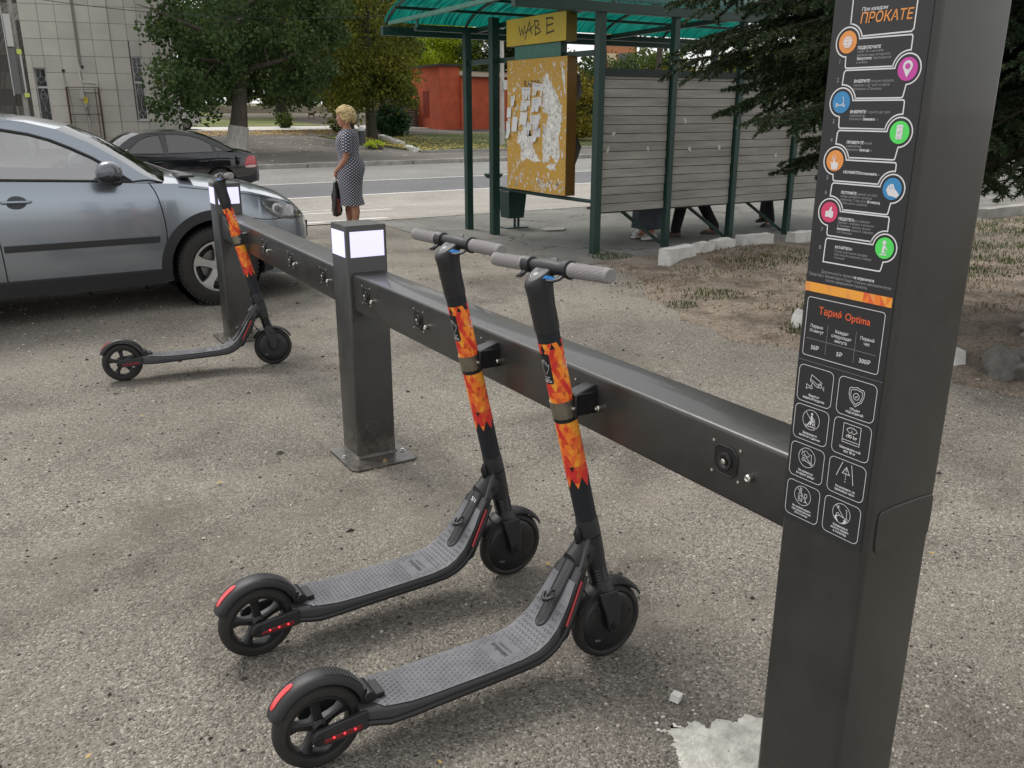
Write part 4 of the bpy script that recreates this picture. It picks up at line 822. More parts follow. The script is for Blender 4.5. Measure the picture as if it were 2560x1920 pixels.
    f = Flat(lambda u, v, l: (WB+u, -.0272-l, FW+v)); f.poly([(-.062, -.052), (-.040, -.060), (-.036, -.046), (-.058, -.038)], 0, .0004)
    for k in range(5): f.line([(-.059+k*.0042, -.047-k*.0014), (-.0565+k*.0042, -.041-k*.0014)], .0015, 1, lift=.0008)
    f.mb.build('hub_sticker', [M_hub, mat('print_grey2', (.3, .3, .3))], fw)
    # rear wheel
    rw = tyre(0, RW, .024, .084).build('rear_wheel', M_rub, t, smooth=40)
    b = MB(); b.lathe([(-.016, .086), (-.019, .084), (-.019, .078), (-.012, .075), (.012, .075), (.019, .078), (.019, .084), (.016, .086), (-.016, .086)], (0, 0, RW), (0, 1, 0), 48)
    b.lathe([(-.026, 0), (-.026, .014), (-.018, .022), (.018, .022), (.026, .014), (.026, 0)], (0, 0, RW), (0, 1, 0), 24)
    for k in range(5):
        a = R(72*k+20); u = Vector((math.cos(a), 0, math.sin(a))); s_ = Vector((-math.sin(a), 0, math.cos(a))); rings = []
        for q, wd, tw, th in ((.018, .013, 0, .017), (.035, .011, .001, .015), (.055, .011, .002, .014), (.070, .015, .004, .015), (.079, .022, .005, .016)):
            cc_ = Vector((0, 0, RW))+u*q+s_*tw; rings.append([cc_+s_*x_*wd+Vector((0, y_*th, 0)) for x_, y_ in ((-1, -.6), (-.5, -1), (.5, -1), (1, -.6), (1, .6), (.5, 1), (-.5, 1), (-1, .6))])
        b.loft(rings)
    b.build('rim', M_hub, rw, smooth=40)
    for s in (-1, 1):
        P = [(-.036, .115), (-.030, .131), (-.016, .139), (.03, .144), (.108, .149), (.112, .147), (.112, .100), (.04, .094), (-.018, .096), (-.031, .103)]
        b = MB(); b.loft([[(x, s*.052, z) for x, z in P], [(x, s*.066, z) for x, z in P]]); ar = b.build('rear_arm', M_sd, t, bevel=.003)
        b = MB(); PR = [(-.010, .109), (.0, .114), (.088, .121), (.094, .118), (.094, .110), (.088, .106), (-.004, .103)]
        b.loft([[(x, s*.065, z) for x, z in PR], [(x, s*.0685, z) for x, z in PR]]); rf = b.build('arm_reflector', mat('reflector_deep_red', (.16, .005, .01), .2, coat=.5), ar, bevel=.001)
        b = MB(); b.lathe([(0, .013), (.003, .013), (.004, .010), (.002, .009), (.002, 0)], (-.020, s*.066, .117), (0, s, 0), 18); b.build('arm_cap', M_hub, ar, smooth=30)
        b = MB()
        for q in (.018, .046, .074): b.sphere((q, s*.0688, .1125+q*.03), .0028, 8, 6)
        b.build('tail_light', M_led if lit else M_red, rf)
    # rear fender
    b = MB(); rings = []
    for a in np.linspace(8, 152, 30):
        ca, sa = math.cos(R(a)), math.sin(R(a)); r_ = .138+.008*math.sin(R((a-8)*1.25)); w_ = .031+.001*math.sin(R(a)); e = .85 if a > 148 or a < 12 else 1
        rings.append([Vector((ca*q, y*e, RW+sa*q)) for q, y in ((r_-.022, -w_), (r_-.010, -w_*.98), (r_-.003, -w_*.75), (r_, -w_*.3), (r_, w_*.3), (r_-.003, w_*.75), (r_-.010, w_*.98), (r_-.022, w_), (r_-.020, w_*.9), (r_-.007, w_*.6), (r_-.005, 0), (r_-.007, -w_*.6), (r_-.020, -w_*.9))])
    b.loft(rings); fe = b.build('rear_fender', M_sd, t, smooth=50)
    b = MB()
    for a in np.arange(34, 82, 3.6):
        ca, sa = math.cos(R(a)), math.sin(R(a)); r_ = .1385+.008*math.sin(R((a-8)*1.25)); b.tube([(ca*(r_-.001), -.021, RW+sa*(r_-.001)), (ca*(r_+.001), 0, RW+sa*(r_+.001)), (ca*(r_-.001), .021, RW+sa*(r_-.001))], .0016, 6)
    b.build('brake_ridges', M_sd, fe, smooth=50)
    b = MB(); rings = []
    for a in np.linspace(112, 143, 8):
        ca, sa = math.cos(R(a)), math.sin(R(a)); r_ = .1385+.008*math.sin(R((a-8)*1.25)); w_ = .0095*(1 if 113 < a < 142 else .6); rings.append([Vector((ca*q, y, RW+sa*q)) for q, y in ((r_-.003, -w_), (r_+.0015, -w_), (r_+.0022, 0), (r_+.0015, w_), (r_-.003, w_))])
    b.loft(rings); b.build('fender_reflector', mat('reflector_bright_red', (.62, .03, .035), .25, coat=.4), fe, smooth=50)
    b = MB(); b.bb((.118, -.034, .142), (.172, .034, .166)); b.tube([(.131, -.038, .164), (.131, .038, .164)], .017, 16); b.bb((.108, -.026, .150), (.128, .026, .186)); b.build('fender_hinge', M_black, t, bevel=.002)
    for s in (-1, 1): b = MB(); b.lathe([(0, .005), (.003, .0045), (.0035, 0)], (.131, s*.034, .160), (0, s, 0), 10); b.build('hinge_pin', M_chrome, t, smooth=30)
    # brake cable at the neck
    b = MB(); b.tube(smooth_poly([(.80, -.028, .30), (.815, -.036, .27), (.835, -.034, .235), (.86, -.030, .225)], 2), .003, 8); b.tube(smooth_poly([(.80, .028, .30), (.82, .036, .26), (.845, .034, .235), (.86, .030, .23)], 2), .003, 8); b.build('cable', M_black, t, smooth=60)
    def shift(o, rigid):
        for v in o.data.vertices: v.co.x += .015 if rigid else (.015*(1-v.co.x/.5) if v.co.x < .5 else 0)
        for ch in o.children: shift(ch, rigid)
    for o in list(t.children):
        n_ = o.name.split('.')[0]
        if n_ in ('rear_wheel', 'rear_arm', 'rear_fender', 'fender_hinge', 'hinge_pin'): shift(o, True)
        elif n_ == 'deck': shift(o, False)
    # the steering is turned a little to the left about the raked stem
    c0_ = ax(0); Mx = Matrix.Translation(c0_) @ Matrix.Rotation(R(3.5), 4, AX) @ Matrix.Translation(-c0_)
    def turn(o):
        o.data.transform(Mx)
        for ch in o.children: turn(ch)
    for o in list(t.children):
        if o.name.split('.')[0] in ('head_tube', 'handlebar'): turn(o)
    return t
GS = 'electric scooters docked at the rack'
for (x, y, hd, ln_, num, lit, lab) in ((.517, 1.8185, 0, -2.1, None, True, 'grey scooter nearest the camera with orange faceted wrap, docked beside the tall pillar'),
        (.517, 2.371, 1., .2, '75-006', True, 'grey scooter second from the tall pillar, with a number sticker on its ramp'),
        (.600, 5.630, -7., -3.6, None, False, 'far scooter docked beside the far lit post in front of the silver car')):
    s = make_scooter(num, lit); s.location = (x, y, 0); s.rotation_euler = (R(ln_), 0, R(hd)); tag(s, lab, 'scooter', GS)
# ============================================================ BUS SHELTER, NOTICE BOARD, BIN
M_gp = mat('shelter_green_paint', (.010, .042, .032), .45, vary=.25, vscale=6, bump=.15, bscale=60)
M_gp2 = mat('shelter_green_light', (.05, .17, .13), .5, vary=.2, vscale=8)
def poly_mat():
    m = bpy.data.materials.new('green_roof_sheet'); m.use_nodes = True; t = m.node_tree; b = t.nodes['Principled BSDF']; N = t.nodes.new; L = t.links.new
    tc = N('ShaderNodeTexCoord'); mp = N('ShaderNodeMapping'); mp.inputs['Scale'].default_value = (9, .5, .5); L(tc.outputs['Object'], mp.inputs[0])
    n = N('ShaderNodeTexNoise'); n.inputs['Scale'].default_value = 3; n.inputs['Detail'].default_value = 5; L(mp.outputs[0], n.inputs[0])
    cr = N('ShaderNodeValToRGB'); e = cr.color_ramp.elements; e[0].position = .36; e[0].color = (.0, .055, .045, 1); e[1].position = .62; e[1].color = (.006, .17, .13, 1); L(n.outputs[0], cr.inputs[0])
    L(cr.outputs[0], b.inputs['Base Color']); b.inputs['Roughness'].default_value = .25
    tr = N('ShaderNodeBsdfTranslucent'); L(cr.outputs[0], tr.inputs[0]); mx = N('ShaderNodeMixShader'); mx.inputs[0].default_value = .62
    L(b.outputs[0], mx.inputs[1]); L(tr.outputs[0], mx.inputs[2]); L(mx.outputs[0], t.nodes['Material Output'].inputs[0]); return m
M_poly = poly_mat()
M_plank = mat('weathered_board', (.31, .30, .272), .85, vary=.3, vscale=5, bump=.4, bscale=25, streak=(.25, 1, 2.2))
sh = root_at('bus_shelter', (8, 9.6, 0), 'green metal bus shelter with curved translucent green roof and white board back wall', 'bus shelter')
G = .006
def spost(x, y, w_, d, top): b = MB(); b.bb((x-w_/2, y-d/2, G), (x+w_/2, y+d/2, top)); return b.build('post', M_gp, sh, bevel=.004)
spost(5.85, 10.77, .09, .09, 2.56); spost(5.885, 10.12, .105, .10, 2.70); spost(6.045, 8.10, .085, .10, 2.66)
PXS = [7.105, 8.17, 9.22, 10.28]
for x in PXS: spost(x, 8.10, .075, .08, 2.66)
for x in (10.28,): spost(x, 10.77, .09, .09, 2.56)
ROX0, ROX1 = 4.98, 11.0
def roof_z(y):      # flat arch between the two beams
    q = (y-9.75)/1.72; return 2.62+.40*math.sqrt(max(0, 1-q*q))
b = MB(); ys = [9.75-1.70*math.cos(math.pi*k/22) for k in range(23)]; b.loft([[(x, y, roof_z(y)+.03) for y in ys] for x in np.linspace(ROX0, ROX1, 14)], caps=False, closed=False)
b.build('roof_sheet', M_poly, sh, smooth=60)
b = MB()
for x in np.linspace(ROX0+.03, ROX1-.03, 6): b.tube([(x, y, roof_z(y)) for y in ys], .022, 6)
b.build('roof_rib', M_gp, sh, smooth=50)
b = MB()
for y in (8.6, 9.25, 9.95, 10.6, 11.1): b.bar((ROX0, y, roof_z(y)-.01), (ROX1, y, roof_z(y)-.01), .035, .035)
b.build('purlin', M_gp, sh)
b = MB(); b.bb((ROX0-.06, 8.03, 2.595), (ROX1+.1, 8.11, 2.70)); b.build('roof_beam', M_gp, sh, bevel=.004)
b = MB(); b.bb((ROX0-.06, 11.36, 2.54), (ROX1+.1, 11.44, 2.65)); b.build('roof_beam', M_gp, sh, bevel=.004)
b = MB(); b.bb((5.1, 10.72, 2.56), (ROX1, 10.80, 2.63)); b.build('roof_beam', M_gp, sh, bevel=.004)
b = MB(); b.bar((5.02, 11.36, 2.69), (5.02, 8.11, 2.73), .045, .045); b.build('end_tie', M_gp2, sh)
b = MB(); b.bb((5.10, 10.70, 2.60), (5.13, 10.74, 2.74)); b.build('tie_bracket', M_gp2, sh)
for x in (6.0, 8.17, 10.28): b = MB(); b.bar((x, 8.11, 2.66), (x, 10.72, 2.60), .05, .06); b.build('cross_beam', M_gp, sh)
# side rails that hold the board
for (y0, y1, z0, z1, x) in ((10.82, 10.17, 2.19, 2.20, 5.87), (10.07, 8.15, 2.195, 2.195, 5.96)): b = MB(); b.bar((x, y0, z0), (x+.06, y1, z1), .04, .06); b.build('rail', M_gp, sh)
b = MB(); b.tube([(5.95, 10.07, .62), (5.97, 9.6, .605), (5.98, 9.0, .60), (6.02, 8.15, .60)], .022, 8); b.build('rail', M_gp, sh, smooth=50)
# back wall: boards, frame, added dark backing sheet
rr = random.Random(8)
XS = [6.09]+[x for x in PXS]
for i in range(4):
    x0, x1 = XS[i]+(.0 if i == 0 else .045), XS[i+1]-.045; b = MB(); z = .47; k = 0
    while z < 1.97:
        h = .097; b.box(((x0+x1)/2, 8.115+rr.uniform(-.003, .003), z+h/2), (x1-x0+rr.uniform(-.012, .004), .02, h-.006), rot=Matrix.Rotation(rr.uniform(-.002, .002), 3, 'Y')); z += h
    w_ = b.build('board_wall', M_plank, sh, bevel=.002, seg=1)
    b = MB(); b.bb((x0-.005, 8.129, .49), (x1+.005, 8.134, 1.96)); b.bb((x0-.02, 8.128, 1.965), (x1+.02, 8.165, 2.025)); b.bb((x0-.02, 8.13, .455), (x1+.02, 8.16, .485))  # thin full sheet is added so the gaps between boards look dark
    for x in (x0+.02, x1-.02): b.bb((x-.018, 8.13, .49), (x+.018, 8.16, 1.96))
    b.build('frame_and_backing', mat('frame_dark', (.008, .02, .016), .6), w_)
    b = MB(); b.bb((x0-.004, 8.092, 1.955), (x1+.004, 8.104, 2.035)); b.build('top_rail', MATS['frame_dark'], w_)
    # torn scraps stuck on the boards
    for _ in range(3):
        b = MB(); cx, cz = rr.uniform(x0+.1, x1-.1), rr.uniform(1.0, 1.5); b.prism([(cx+rr.uniform(.01, .04)*math.cos(a), cz+rr.uniform(.01, .05)*math.sin(a)) for a in np.linspace(0, 5.5, 7)], (0, 8.102, 0), (1, 0, 0), (0, 0, 1), 0, .002)
        b.build('paper_scrap', mat('old_paper', (.55, .53, .48), .9), w_)
# bench inside with braced legs
b = MB()
for k in range(4): b.bb((6.3, 8.24+.1*k, .455), (10.2, 8.32+.1*k, .485))
b.build('bench_seat', mat('bench_wood', (.10, .08, .055), .7, vary=.3, vscale=6), sh)
for x in PXS[:3]: b = MB(); b.bar((x-.02, 8.16, .05), (x-.42, 8.50, .455), .04, .04); b.build('bench_brace', M_gp, sh)

# ---------------- yellow notice board hung in the shelter's end wall
def board_mat():
    m = bpy.data.materials.new('mustard_board'); m.use_nodes = True; t = m.node_tree; b = t.nodes['Principled BSDF']; N = t.nodes.new; L = t.links.new
    P = N('ShaderNodeTexCoord').outputs['Object']; b.inputs['Roughness'].default_value = .6
    n = N('ShaderNodeTexNoise'); n.inputs['Scale'].default_value = 26; n.inputs['Detail'].default_value = 6; n.inputs['Roughness'].default_value = .75; L(P, n.inputs[0])
    n2 = N('ShaderNodeTexNoise'); n2.inputs['Scale'].default_value = 3; n2.inputs['Detail'].default_value = 4; L(P, n2.inputs[0])
    a = N('ShaderNodeMath'); a.operation = 'MULTIPLY_ADD'; L(n2.outputs[0], a.inputs[0]); a.inputs[1].default_value = .35; L(n.outputs[0], a.inputs[2])
    r = N('ShaderNodeMapRange'); r.inputs[1].default_value = .775; r.inputs[2].default_value = .79; L(a.outputs[0], r.inputs[0])
    mp = N('ShaderNodeMapping'); mp.inputs['Location'].default_value = (5, 9, 2); L(P, mp.inputs[0])
    n3 = N('ShaderNodeTexNoise'); n3.inputs['Scale'].default_value = 34; n3.inputs['Detail'].default_value = 5; L(mp.outputs[0], n3.inputs[0])
    r3 = N('ShaderNodeMapRange'); r3.inputs[1].default_value = .66; r3.inputs[2].default_value = .70; r3.inputs[4].default_value = .85; L(n3.outputs[0], r3.inputs[0])
    m0 = N('ShaderNodeMix'); m0.data_type = 'RGBA'; m0.inputs[6].default_value = (.60, .36, .055, 1); m0.inputs[7].default_value = (.50, .27, .04, 1); L(n2.outputs[0], m0.inputs[0])
    m1 = N('ShaderNodeMix'); m1.data_type = 'RGBA'; L(r.outputs[0], m1.inputs[0]); L(m0.outputs[2], m1.inputs[6]); m1.inputs[7].default_value = (.68, .66, .6, 1)
    m2 = N('ShaderNodeMix'); m2.data_type = 'RGBA'; L(r3.outputs[0], m2.inputs[0]); L(m1.outputs[2], m2.inputs[6]); m2.inputs[7].default_value = (.13, .06, .02, 1)
    L(m2.outputs[2], b.inputs['Base Color']); return m
M_must = board_mat(); M_side = mat('mustard_side', (.17, .09, .02), .6, vary=.15, vscale=5); M_yel = mat('header_yellow', (.60, .42, .035), .5, vary=.12, vscale=4)
M_pap = mat('paper_white', (.72, .72, .72), .8); M_torn = ground_mat('torn_paper', (.72, .71, .67), (.8, .79, .76), (.22, .14, .06), grain=40, speck=.5, patch=.12, pscale=6, bump=.3, rough=.85)
nb = root_at('notice_board', (5.97, 9.17, .637), 'mustard yellow notice board covered in torn paper and flyers with graffiti on its header', 'notice board')
def box_front(name, y0, y1, z0, z1, x0, x1, mf, ms, bev=.004):
    b = MB(); b.bb((x0, y0, z0), (x1, y1, z1)); o = b.build(name, [mf, ms], nb, bevel=bev)
    for p in o.data.polygons: p.material_index = 0 if p.normal.x < -.5 else 1
    return o
pn = box_front('panel', 8.51, 9.82, .637, 2.18, 5.90, 6.04, M_must, M_side); hd = box_front('header', 8.545, 9.835, 2.34, 2.648, 5.90, 6.05, M_yel, mat('header_side', (.20, .14, .02), .6)); box_front('neck', 8.69, 9.69, 2.18, 2.34, 5.93, 6.02, M_gp2, M_gp)
bf = Flat(lambda u, v, l: (5.9-l, u, v))   # here u is the Y coordinate and v the height
def torn(P, lift, seed, amp=.012):
    rr = random.Random(seed); Q = []
    for i in range(len(P)):
        a, c = P[i], P[(i+1) % len(P)]; n = max(2, int(math.dist(a, c)/.03))
        Q += [(a[0]+(c[0]-a[0])*k/n+rr.uniform(-amp, amp), a[1]+(c[1]-a[1])*k/n+rr.uniform(-amp, amp)) for k in range(n)]
    return Q
b = MB()
for i, P in enumerate(([(9.02, 1.97), (8.96, 1.95), (8.92, 2.03), (8.86, 1.92), (8.74, 1.81), (8.62, 1.66), (8.60, 1.55), (8.62, 1.42), (8.65, 1.3), (8.63, 1.08), (8.66, .99), (8.72, 1.02), (8.82, 1.09), (8.86, 1.0), (8.99, 1.0), (9.0, 1.35), (8.93, 1.43), (8.88, 1.55), (9.0, 1.58)],
                       [(9.28, 1.36), (9.22, 1.28), (9.2, 1.15), (9.12, 1.08), (9.05, 1.01), (9.2, 1.0), (9.34, 1.03), (9.44, .98), (9.5, 1.03), (9.48, 1.15), (9.58, 1.22), (9.55, 1.32), (9.44, 1.36)], [(8.62, 2.08), (8.55, 2.0), (8.53, 1.75), (8.56, 1.8), (8.6, 1.95)], [(8.7, .99), (8.8, 1.0), (8.92, .95), (8.85, .92), (8.74, .93)], [(9.36, 1.4), (9.28, 1.42), (9.25, 1.3), (9.33, 1.28)])):
    b = MB(); b.prism(torn(P, 0, i), (5.9, 0, 0), (0, 1, 0), (0, 0, 1), -.003, .0005); b.build('torn_paper', M_torn, pn)
b = MB()
for k in range(260):
    cy, cz = rnd.uniform(8.54, 9.79), rnd.choice((rnd.uniform(.68, 2.12), rnd.uniform(.68, .8), rnd.uniform(1.4, 1.9))); r_ = rnd.uniform(.004, .022); e = rnd.uniform(1, 2.6)
    b.prism([(cy+r_*rnd.uniform(.4, 1)*math.cos(a), cz+r_*e*rnd.uniform(.4, 1)*math.sin(a)) for a in np.linspace(0, 5.4, 7)], (5.9, 0, 0), (0, 1, 0), (0, 0, 1), -.002, .0005)
tag(b.build('paper_flakes', M_torn, pn), kind='stuff')
rr = random.Random(4)
for i, (yc, zc, w_, h, tabs, rz) in enumerate(((9.37, 1.79, .20, .17, 5, 2), (9.11, 1.83, .24, .17, 6, 6), (9.38, 1.65, .21, .15, 5, 0), (9.13, 1.66, .21, .20, 5, -3), (9.76, 1.57, .10, .15, 0, 0), (9.42, 1.50, .16, .18, 0, 6), (9.17, 1.46, .20, .20, 6, -4), (9.62, 1.43, .12, .22, 0, 3), (9.36, 1.38, .15, .18, 4, 2), (9.13, 1.31, .17, .2, 3, 0), (9.78, 1.36, .09, .26, 2, -8), (9.66, 1.71, .09, .14, 1, -20))):
    rot = Matrix.Rotation(R(rz), 2); h *= .8; f = Flat(lambda u, v, l, yc=yc, zc=zc, rot=rot: (5.896-l-max(0, -(v+.02))*.25, yc+(rot @ Vector((u, v))).x, zc+(rot @ Vector((u, v))).y))
    zb = -h/2 if not tabs else -h/2+.06; f.poly([(-w_/2, zb), (w_/2, zb), (w_/2, h/2), (-w_/2, h/2)], 0, .001)
    for k in range(tabs):
        if rr.random() < .8: a = -w_/2+w_*k/tabs; q = rr.uniform(-.02, .02); f.poly([(a+.002+q, -h/2+rr.uniform(-.01, .01)), (a+w_/tabs-.004+q, -h/2), (a+w_/tabs-.002, zb), (a+.002, zb)], 0, .004+rr.uniform(0, .01))
    for k in range(int((h/2-zb-.03)/.017)):
        z = h/2-.02-k*.017; f.line([(w_*.42, z), (w_*.42-w_*rr.uniform(.4, .84), z)], .0035 if k else .007, 1, lift=.002)
    f.mb.build('flyer', [M_pap, mat('ink_grey', (.32, .33, .38), .8)], pn)
M_ink = mat('marker_ink', (.012, .008, .012), .5)
f = Flat(lambda u, v, l: (5.9-l, u, v))
GRP = [0, 1, 1, 2, 2, 3, 3, 3, 3]; letters = [Flat(f.fn) for _ in range(4)]
for gi, P in enumerate(([(9.545, 2.555), (9.505, 2.452), (9.475, 2.525), (9.445, 2.452), (9.405, 2.56)], [(9.405, 2.40), (9.31, 2.59), (9.255, 2.45)], [(9.405, 2.475), (9.20, 2.55), (9.31, 2.485)], [(9.19, 2.60), (9.17, 2.43)], [(9.205, 2.595), (9.12, 2.585), (9.10, 2.545), (9.165, 2.515), (9.09, 2.50), (9.07, 2.465), (9.19, 2.435)], [(8.935, 2.605), (8.93, 2.42)], [(8.96, 2.60), (8.82, 2.597), (8.80, 2.575)], [(8.93, 2.52), (8.80, 2.535)], [(8.94, 2.44), (8.79, 2.455), (8.785, 2.475)])): letters[GRP[gi]].line(P, .017, 0, lift=.001+.0003*(gi % 3))
for q in letters: q.mb.build('graffiti_letter', M_ink, hd)
f = Flat(lambda u, v, l: (5.9-l, u, v)); 
for P in ([(9.42, 1.94), (9.40, 1.865), (9.36, 1.88), (9.40, 1.905), (9.355, 1.925), (9.42, 1.935)], [(9.33, 1.86), (9.31, 1.93), (9.285, 1.865)], [(9.33, 1.89), (9.27, 1.90)], [(9.28, 1.93), (9.22, 1.93), (9.27, 1.87), (9.21, 1.875)], [(9.19, 1.93), (9.15, 1.93), (9.14, 1.88), (9.18, 1.875), (9.19, 1.93)], [(9.12, 1.86), (9.115, 1.93), (9.07, 1.925), (9.075, 1.90), (9.11, 1.89), (9.06, 1.85)]): f.line(P, .008, 0, lift=.0045)
f.mb.build('graffiti', mat('marker_brown', (.06, .03, .015), .6), pn)
# crumpled poster on the far face, showing past the edge
b = MB(); rr = random.Random(2); b.loft([[(6.045+.1*math.sin(k*.9)*rr.uniform(.4, 1)+.03, 8.56+(j*.05), .99+.1*k) for j in range(7)] for k in range(11)], caps=False, closed=False); b.build('loose_poster', mat('back_paper', (.25, .25, .24), .85), pn, smooth=60)

# ---------------- litter bin
bn = root_at('litter_bin', (6.42, 10.6, 0), 'dark green metal litter bin on thin legs beside the shelter post', 'litter bin')
b = MB(); b.loft([[(6.30, 10.45, z0), (6.60, 10.45, z0), (6.60, 10.75, z0), (6.30, 10.75, z0)] if k else [(6.33, 10.48, .15), (6.57, 10.48, .15), (6.57, 10.72, .15), (6.33, 10.72, .15)] for k, z0 in ((0, .15), (1, .52))], caps=True); bd = b.build('bin_body', M_gp, bn, bevel=.006)
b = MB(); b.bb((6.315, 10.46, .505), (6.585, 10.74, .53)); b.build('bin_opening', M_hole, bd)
for x in (6.49, 6.55): b = MB(); b.bb((x-.012, 10.585, G), (x+.012, 10.615, .16)); b.build('leg', M_gp, bn)
b = MB(); b.bb((6.30, 10.50, G), (6.66, 10.70, .02)); b.build('base_plate', M_gp, bn)
b = MB(); b.lathe([(0, .0), (.0, .10), (.03, .13), (.06, .14), (.06, .12), (.01, .0)], (6.33, 10.92, .68), (0, 0, 1), 20); b.tube([(6.33, 10.92, G), (6.33, 10.92, .69)], .02, 8)
tag(b.build('ash_bowl', M_gp, smooth=40), 'round dark green bowl on a pole behind the litter bin', 'ash bowl')
b = MB(); b.prism(torn([(6.62, 9.95), (6.85, 9.9), (7.0, 10.05), (6.8, 10.2), (6.6, 10.12)], 0, 5), (0, 0, 0), (1, 0, 0), (0, 1, 0), .005, .03); tag(b.build('loose_slab', M_kerb, bevel=.004), 'flat broken slab lying on the platform between bin and board', 'slab')
# ============================================================ CARS
from mathutils.geometry import tessellate_polygon
def glass_mat(name, tint, refl=1.0, f0=.06):
    m = bpy.data.materials.new(name); m.use_nodes = True; t = m.node_tree; N = t.nodes.new; L = t.links.new; t.nodes.remove(t.nodes['Principled BSDF'])
    tr = N('ShaderNodeBsdfTransparent'); tr.inputs[0].default_value = (*tint, 1); gl = N('ShaderNodeBsdfGlossy'); gl.inputs['Roughness'].default_value = .02
    fr = N('ShaderNodeFresnel'); fr.inputs[0].default_value = 1.55; ma = N('ShaderNodeMath'); ma.operation = 'MULTIPLY_ADD'; ma.inputs[1].default_value = refl; ma.inputs[2].default_value = f0; L(fr.outputs[0], ma.inputs[0])
    mx = N('ShaderNodeMixShader'); L(ma.outputs[0], mx.inputs[0]); L(tr.outputs[0], mx.inputs[1]); L(gl.outputs[0], mx.inputs[2]); L(mx.outputs[0], t.nodes['Material Output'].inputs[0]); MATS[name] = m; return m
M_glass = glass_mat('car_glass', (.85, .89, .88), 1.3, .36); M_glassd = glass_mat('car_glass_dark', (.12, .13, .13), 1.0, .12)
M_trim = mat('car_trim_black', (.022, .023, .025), .55, bump=.1, bscale=400); M_int = mat('car_interior', (.025, .025, .027), .8); M_seam = mat('panel_gap', (.006, .006, .007), .6)
M_alloy = mat('alloy', (.50, .50, .49), .35, metal=.8, vary=.1, vscale=10); M_lens = glass_mat('lamp_lens', (.85, .87, .88), 1.0, .12); M_refl = mat('lamp_reflector', (.7, .7, .7), .15, metal=1)
def car(P):
    """car-local frame: x forward, y left, z up; origin on the ground midway between the axles"""
    col = P['paint']; zs = lambda x: float(np.interp(x, *P['belt'])); wd = lambda x: float(np.interp(x, *P['width'])); zc = lambda x: float(np.interp(x, *P['top'])); zb0 = lambda x: float(np.interp(x, *P['bottom']))
    HB, AR, WR = P['hb'], P['arch'], P['wr']; x0, x1 = P['belt'][0][0], P['belt'][0][-1]; c0, c1 = P['cabin']
    t = empty(P['name']); TT = [0, .10, .22, .36, .50, .62, .74, .85, .94, 1.0]; PR = P.get('prof', [.955, .975, .99, 1.0, 1.0, .997, .992, .982, .965, .945])
    AZ = P['archz']
    def zb(x):
        z = zb0(x)
        for a in (-HB, HB):
            if abs(x-a) < AR: z = max(z, AZ+math.sqrt(AR*AR-(x-a)**2))
        return z
    def ysurf(x, z): tt = (z-zb0(x))/(zs(x)-zb0(x)); return wd(x)*float(np.interp(tt, TT, PR))
    X = set(np.linspace(x0, x1, 30))
    for a in (-HB, HB): X |= {a+AR*math.cos(R(q)) for q in range(0, 181, 9)} | {a-AR-.001, a+AR+.001}
    X |= set(x1-(x1-x0)*.06*q/8 for q in range(9)) | set(x0+(x1-x0)*.05*q/6 for q in range(7)); X |= {c0, c1}; X = sorted(X)
    b = MB()
    for s in (-1, 1):
        rings = []
        for x in X:
            za, zz = zb(x), zs(x); rings.append([(x, s*ysurf(x, za+(zz-za)*q), za+(zz-za)*q) for q in TT])
        b.loft(rings, caps=False, closed=False)
    for lo, hi in ((x0, c0), (c1, x1)):     # bonnet / boot lid
        rings = []
        for x in X:
            if lo-1e-6 <= x <= hi+1e-6:
                ye = ysurf(x, zs(x)); rings.append([(x, ye*u, zs(x)+(zc(x)-zs(x))*(1-abs(u)**2.6)) for u in np.linspace(-1, 1, 17)])
        b.loft(rings, caps=False, closed=False)
    for x in (X[0], X[-1]):
        za, zz = zb(x), zs(x); sd = [(x, ysurf(x, za+(zz-za)*q), za+(zz-za)*q) for q in TT]; tp = [(x, ysurf(x, zz)*u, zz+(zc(x)-zz)*(1-abs(u)**2.6)) for u in np.linspace(1, -1, 17)][1:-1]
        ring = sd+tp+[(p[0], -p[1], p[2]) for p in sd[::-1]]; b.add(ring, [tuple(range(len(ring)))])
    body = b.build('body', col, t, smooth=32, weld=True)
    # greenhouse
    GY = lambda x, z: ysurf(x, zs(x))-max(0, z-zs(x))*P['tumble']-.0
    O = P['outer']; Wn = P['windows']; b = MB(); base = [(x, zs(x)) for x in np.linspace(O[-1][0], O[0][0], 12)][1:-1]; loop = O+base
    pts = [Vector((x, z, 0)) for x, z in loop]; holes = [[Vector((x, z, 0)) for x, z in h] for h in Wn]
    allp = pts+[p for h in holes for p in h]; tri = tessellate_polygon([pts]+holes)
    for s in (-1, 1): b.add([(p.x, s*GY(p.x, p.y), p.y) for p in allp], [tuple(q) for q in tri])
    b.build('pillars', col, t)
    for s in (-1, 1):
        for h in Wn:
            b = MB(); b.add([(x, s*(GY(x, z)-.006), z) for x, z in h], [tuple(range(len(h)))]); w_ = b.build('window', P['glass'], t)
            b = MB(); b.tube([(x, s*(GY(x, z)+.001), z) for x, z in h], P.get('seal', .009), 5, closed=True); b.build('window_seal', M_trim if not P.get('chrome') else M_alloy, w_)
    def span(seg, name, m, N_=12, bx=.0, bz=.0, parent=t):
        b = MB(); rings = [[(x+bx*(1-u*u)*(1 if x > 0 else -1), GY(x, z)*u, z+bz*(1-u*u)) for u in np.linspace(-1, 1, N_+1)] for x, z in seg]; b.loft(rings, caps=False, closed=False); return b.build(name, m, parent, smooth=50)
    i0, i1 = P['ws_end'], P['rw_start']
    ws = span(O[:i0+1], 'windscreen', P.get('wsglass', P['glass']), bx=.16, bz=.035); span(O[i1:], 'rear_screen', P['glass'], bx=.10, bz=.035)
    # roof skin keeps the bulge of both screens
    b = MB(); rings = []
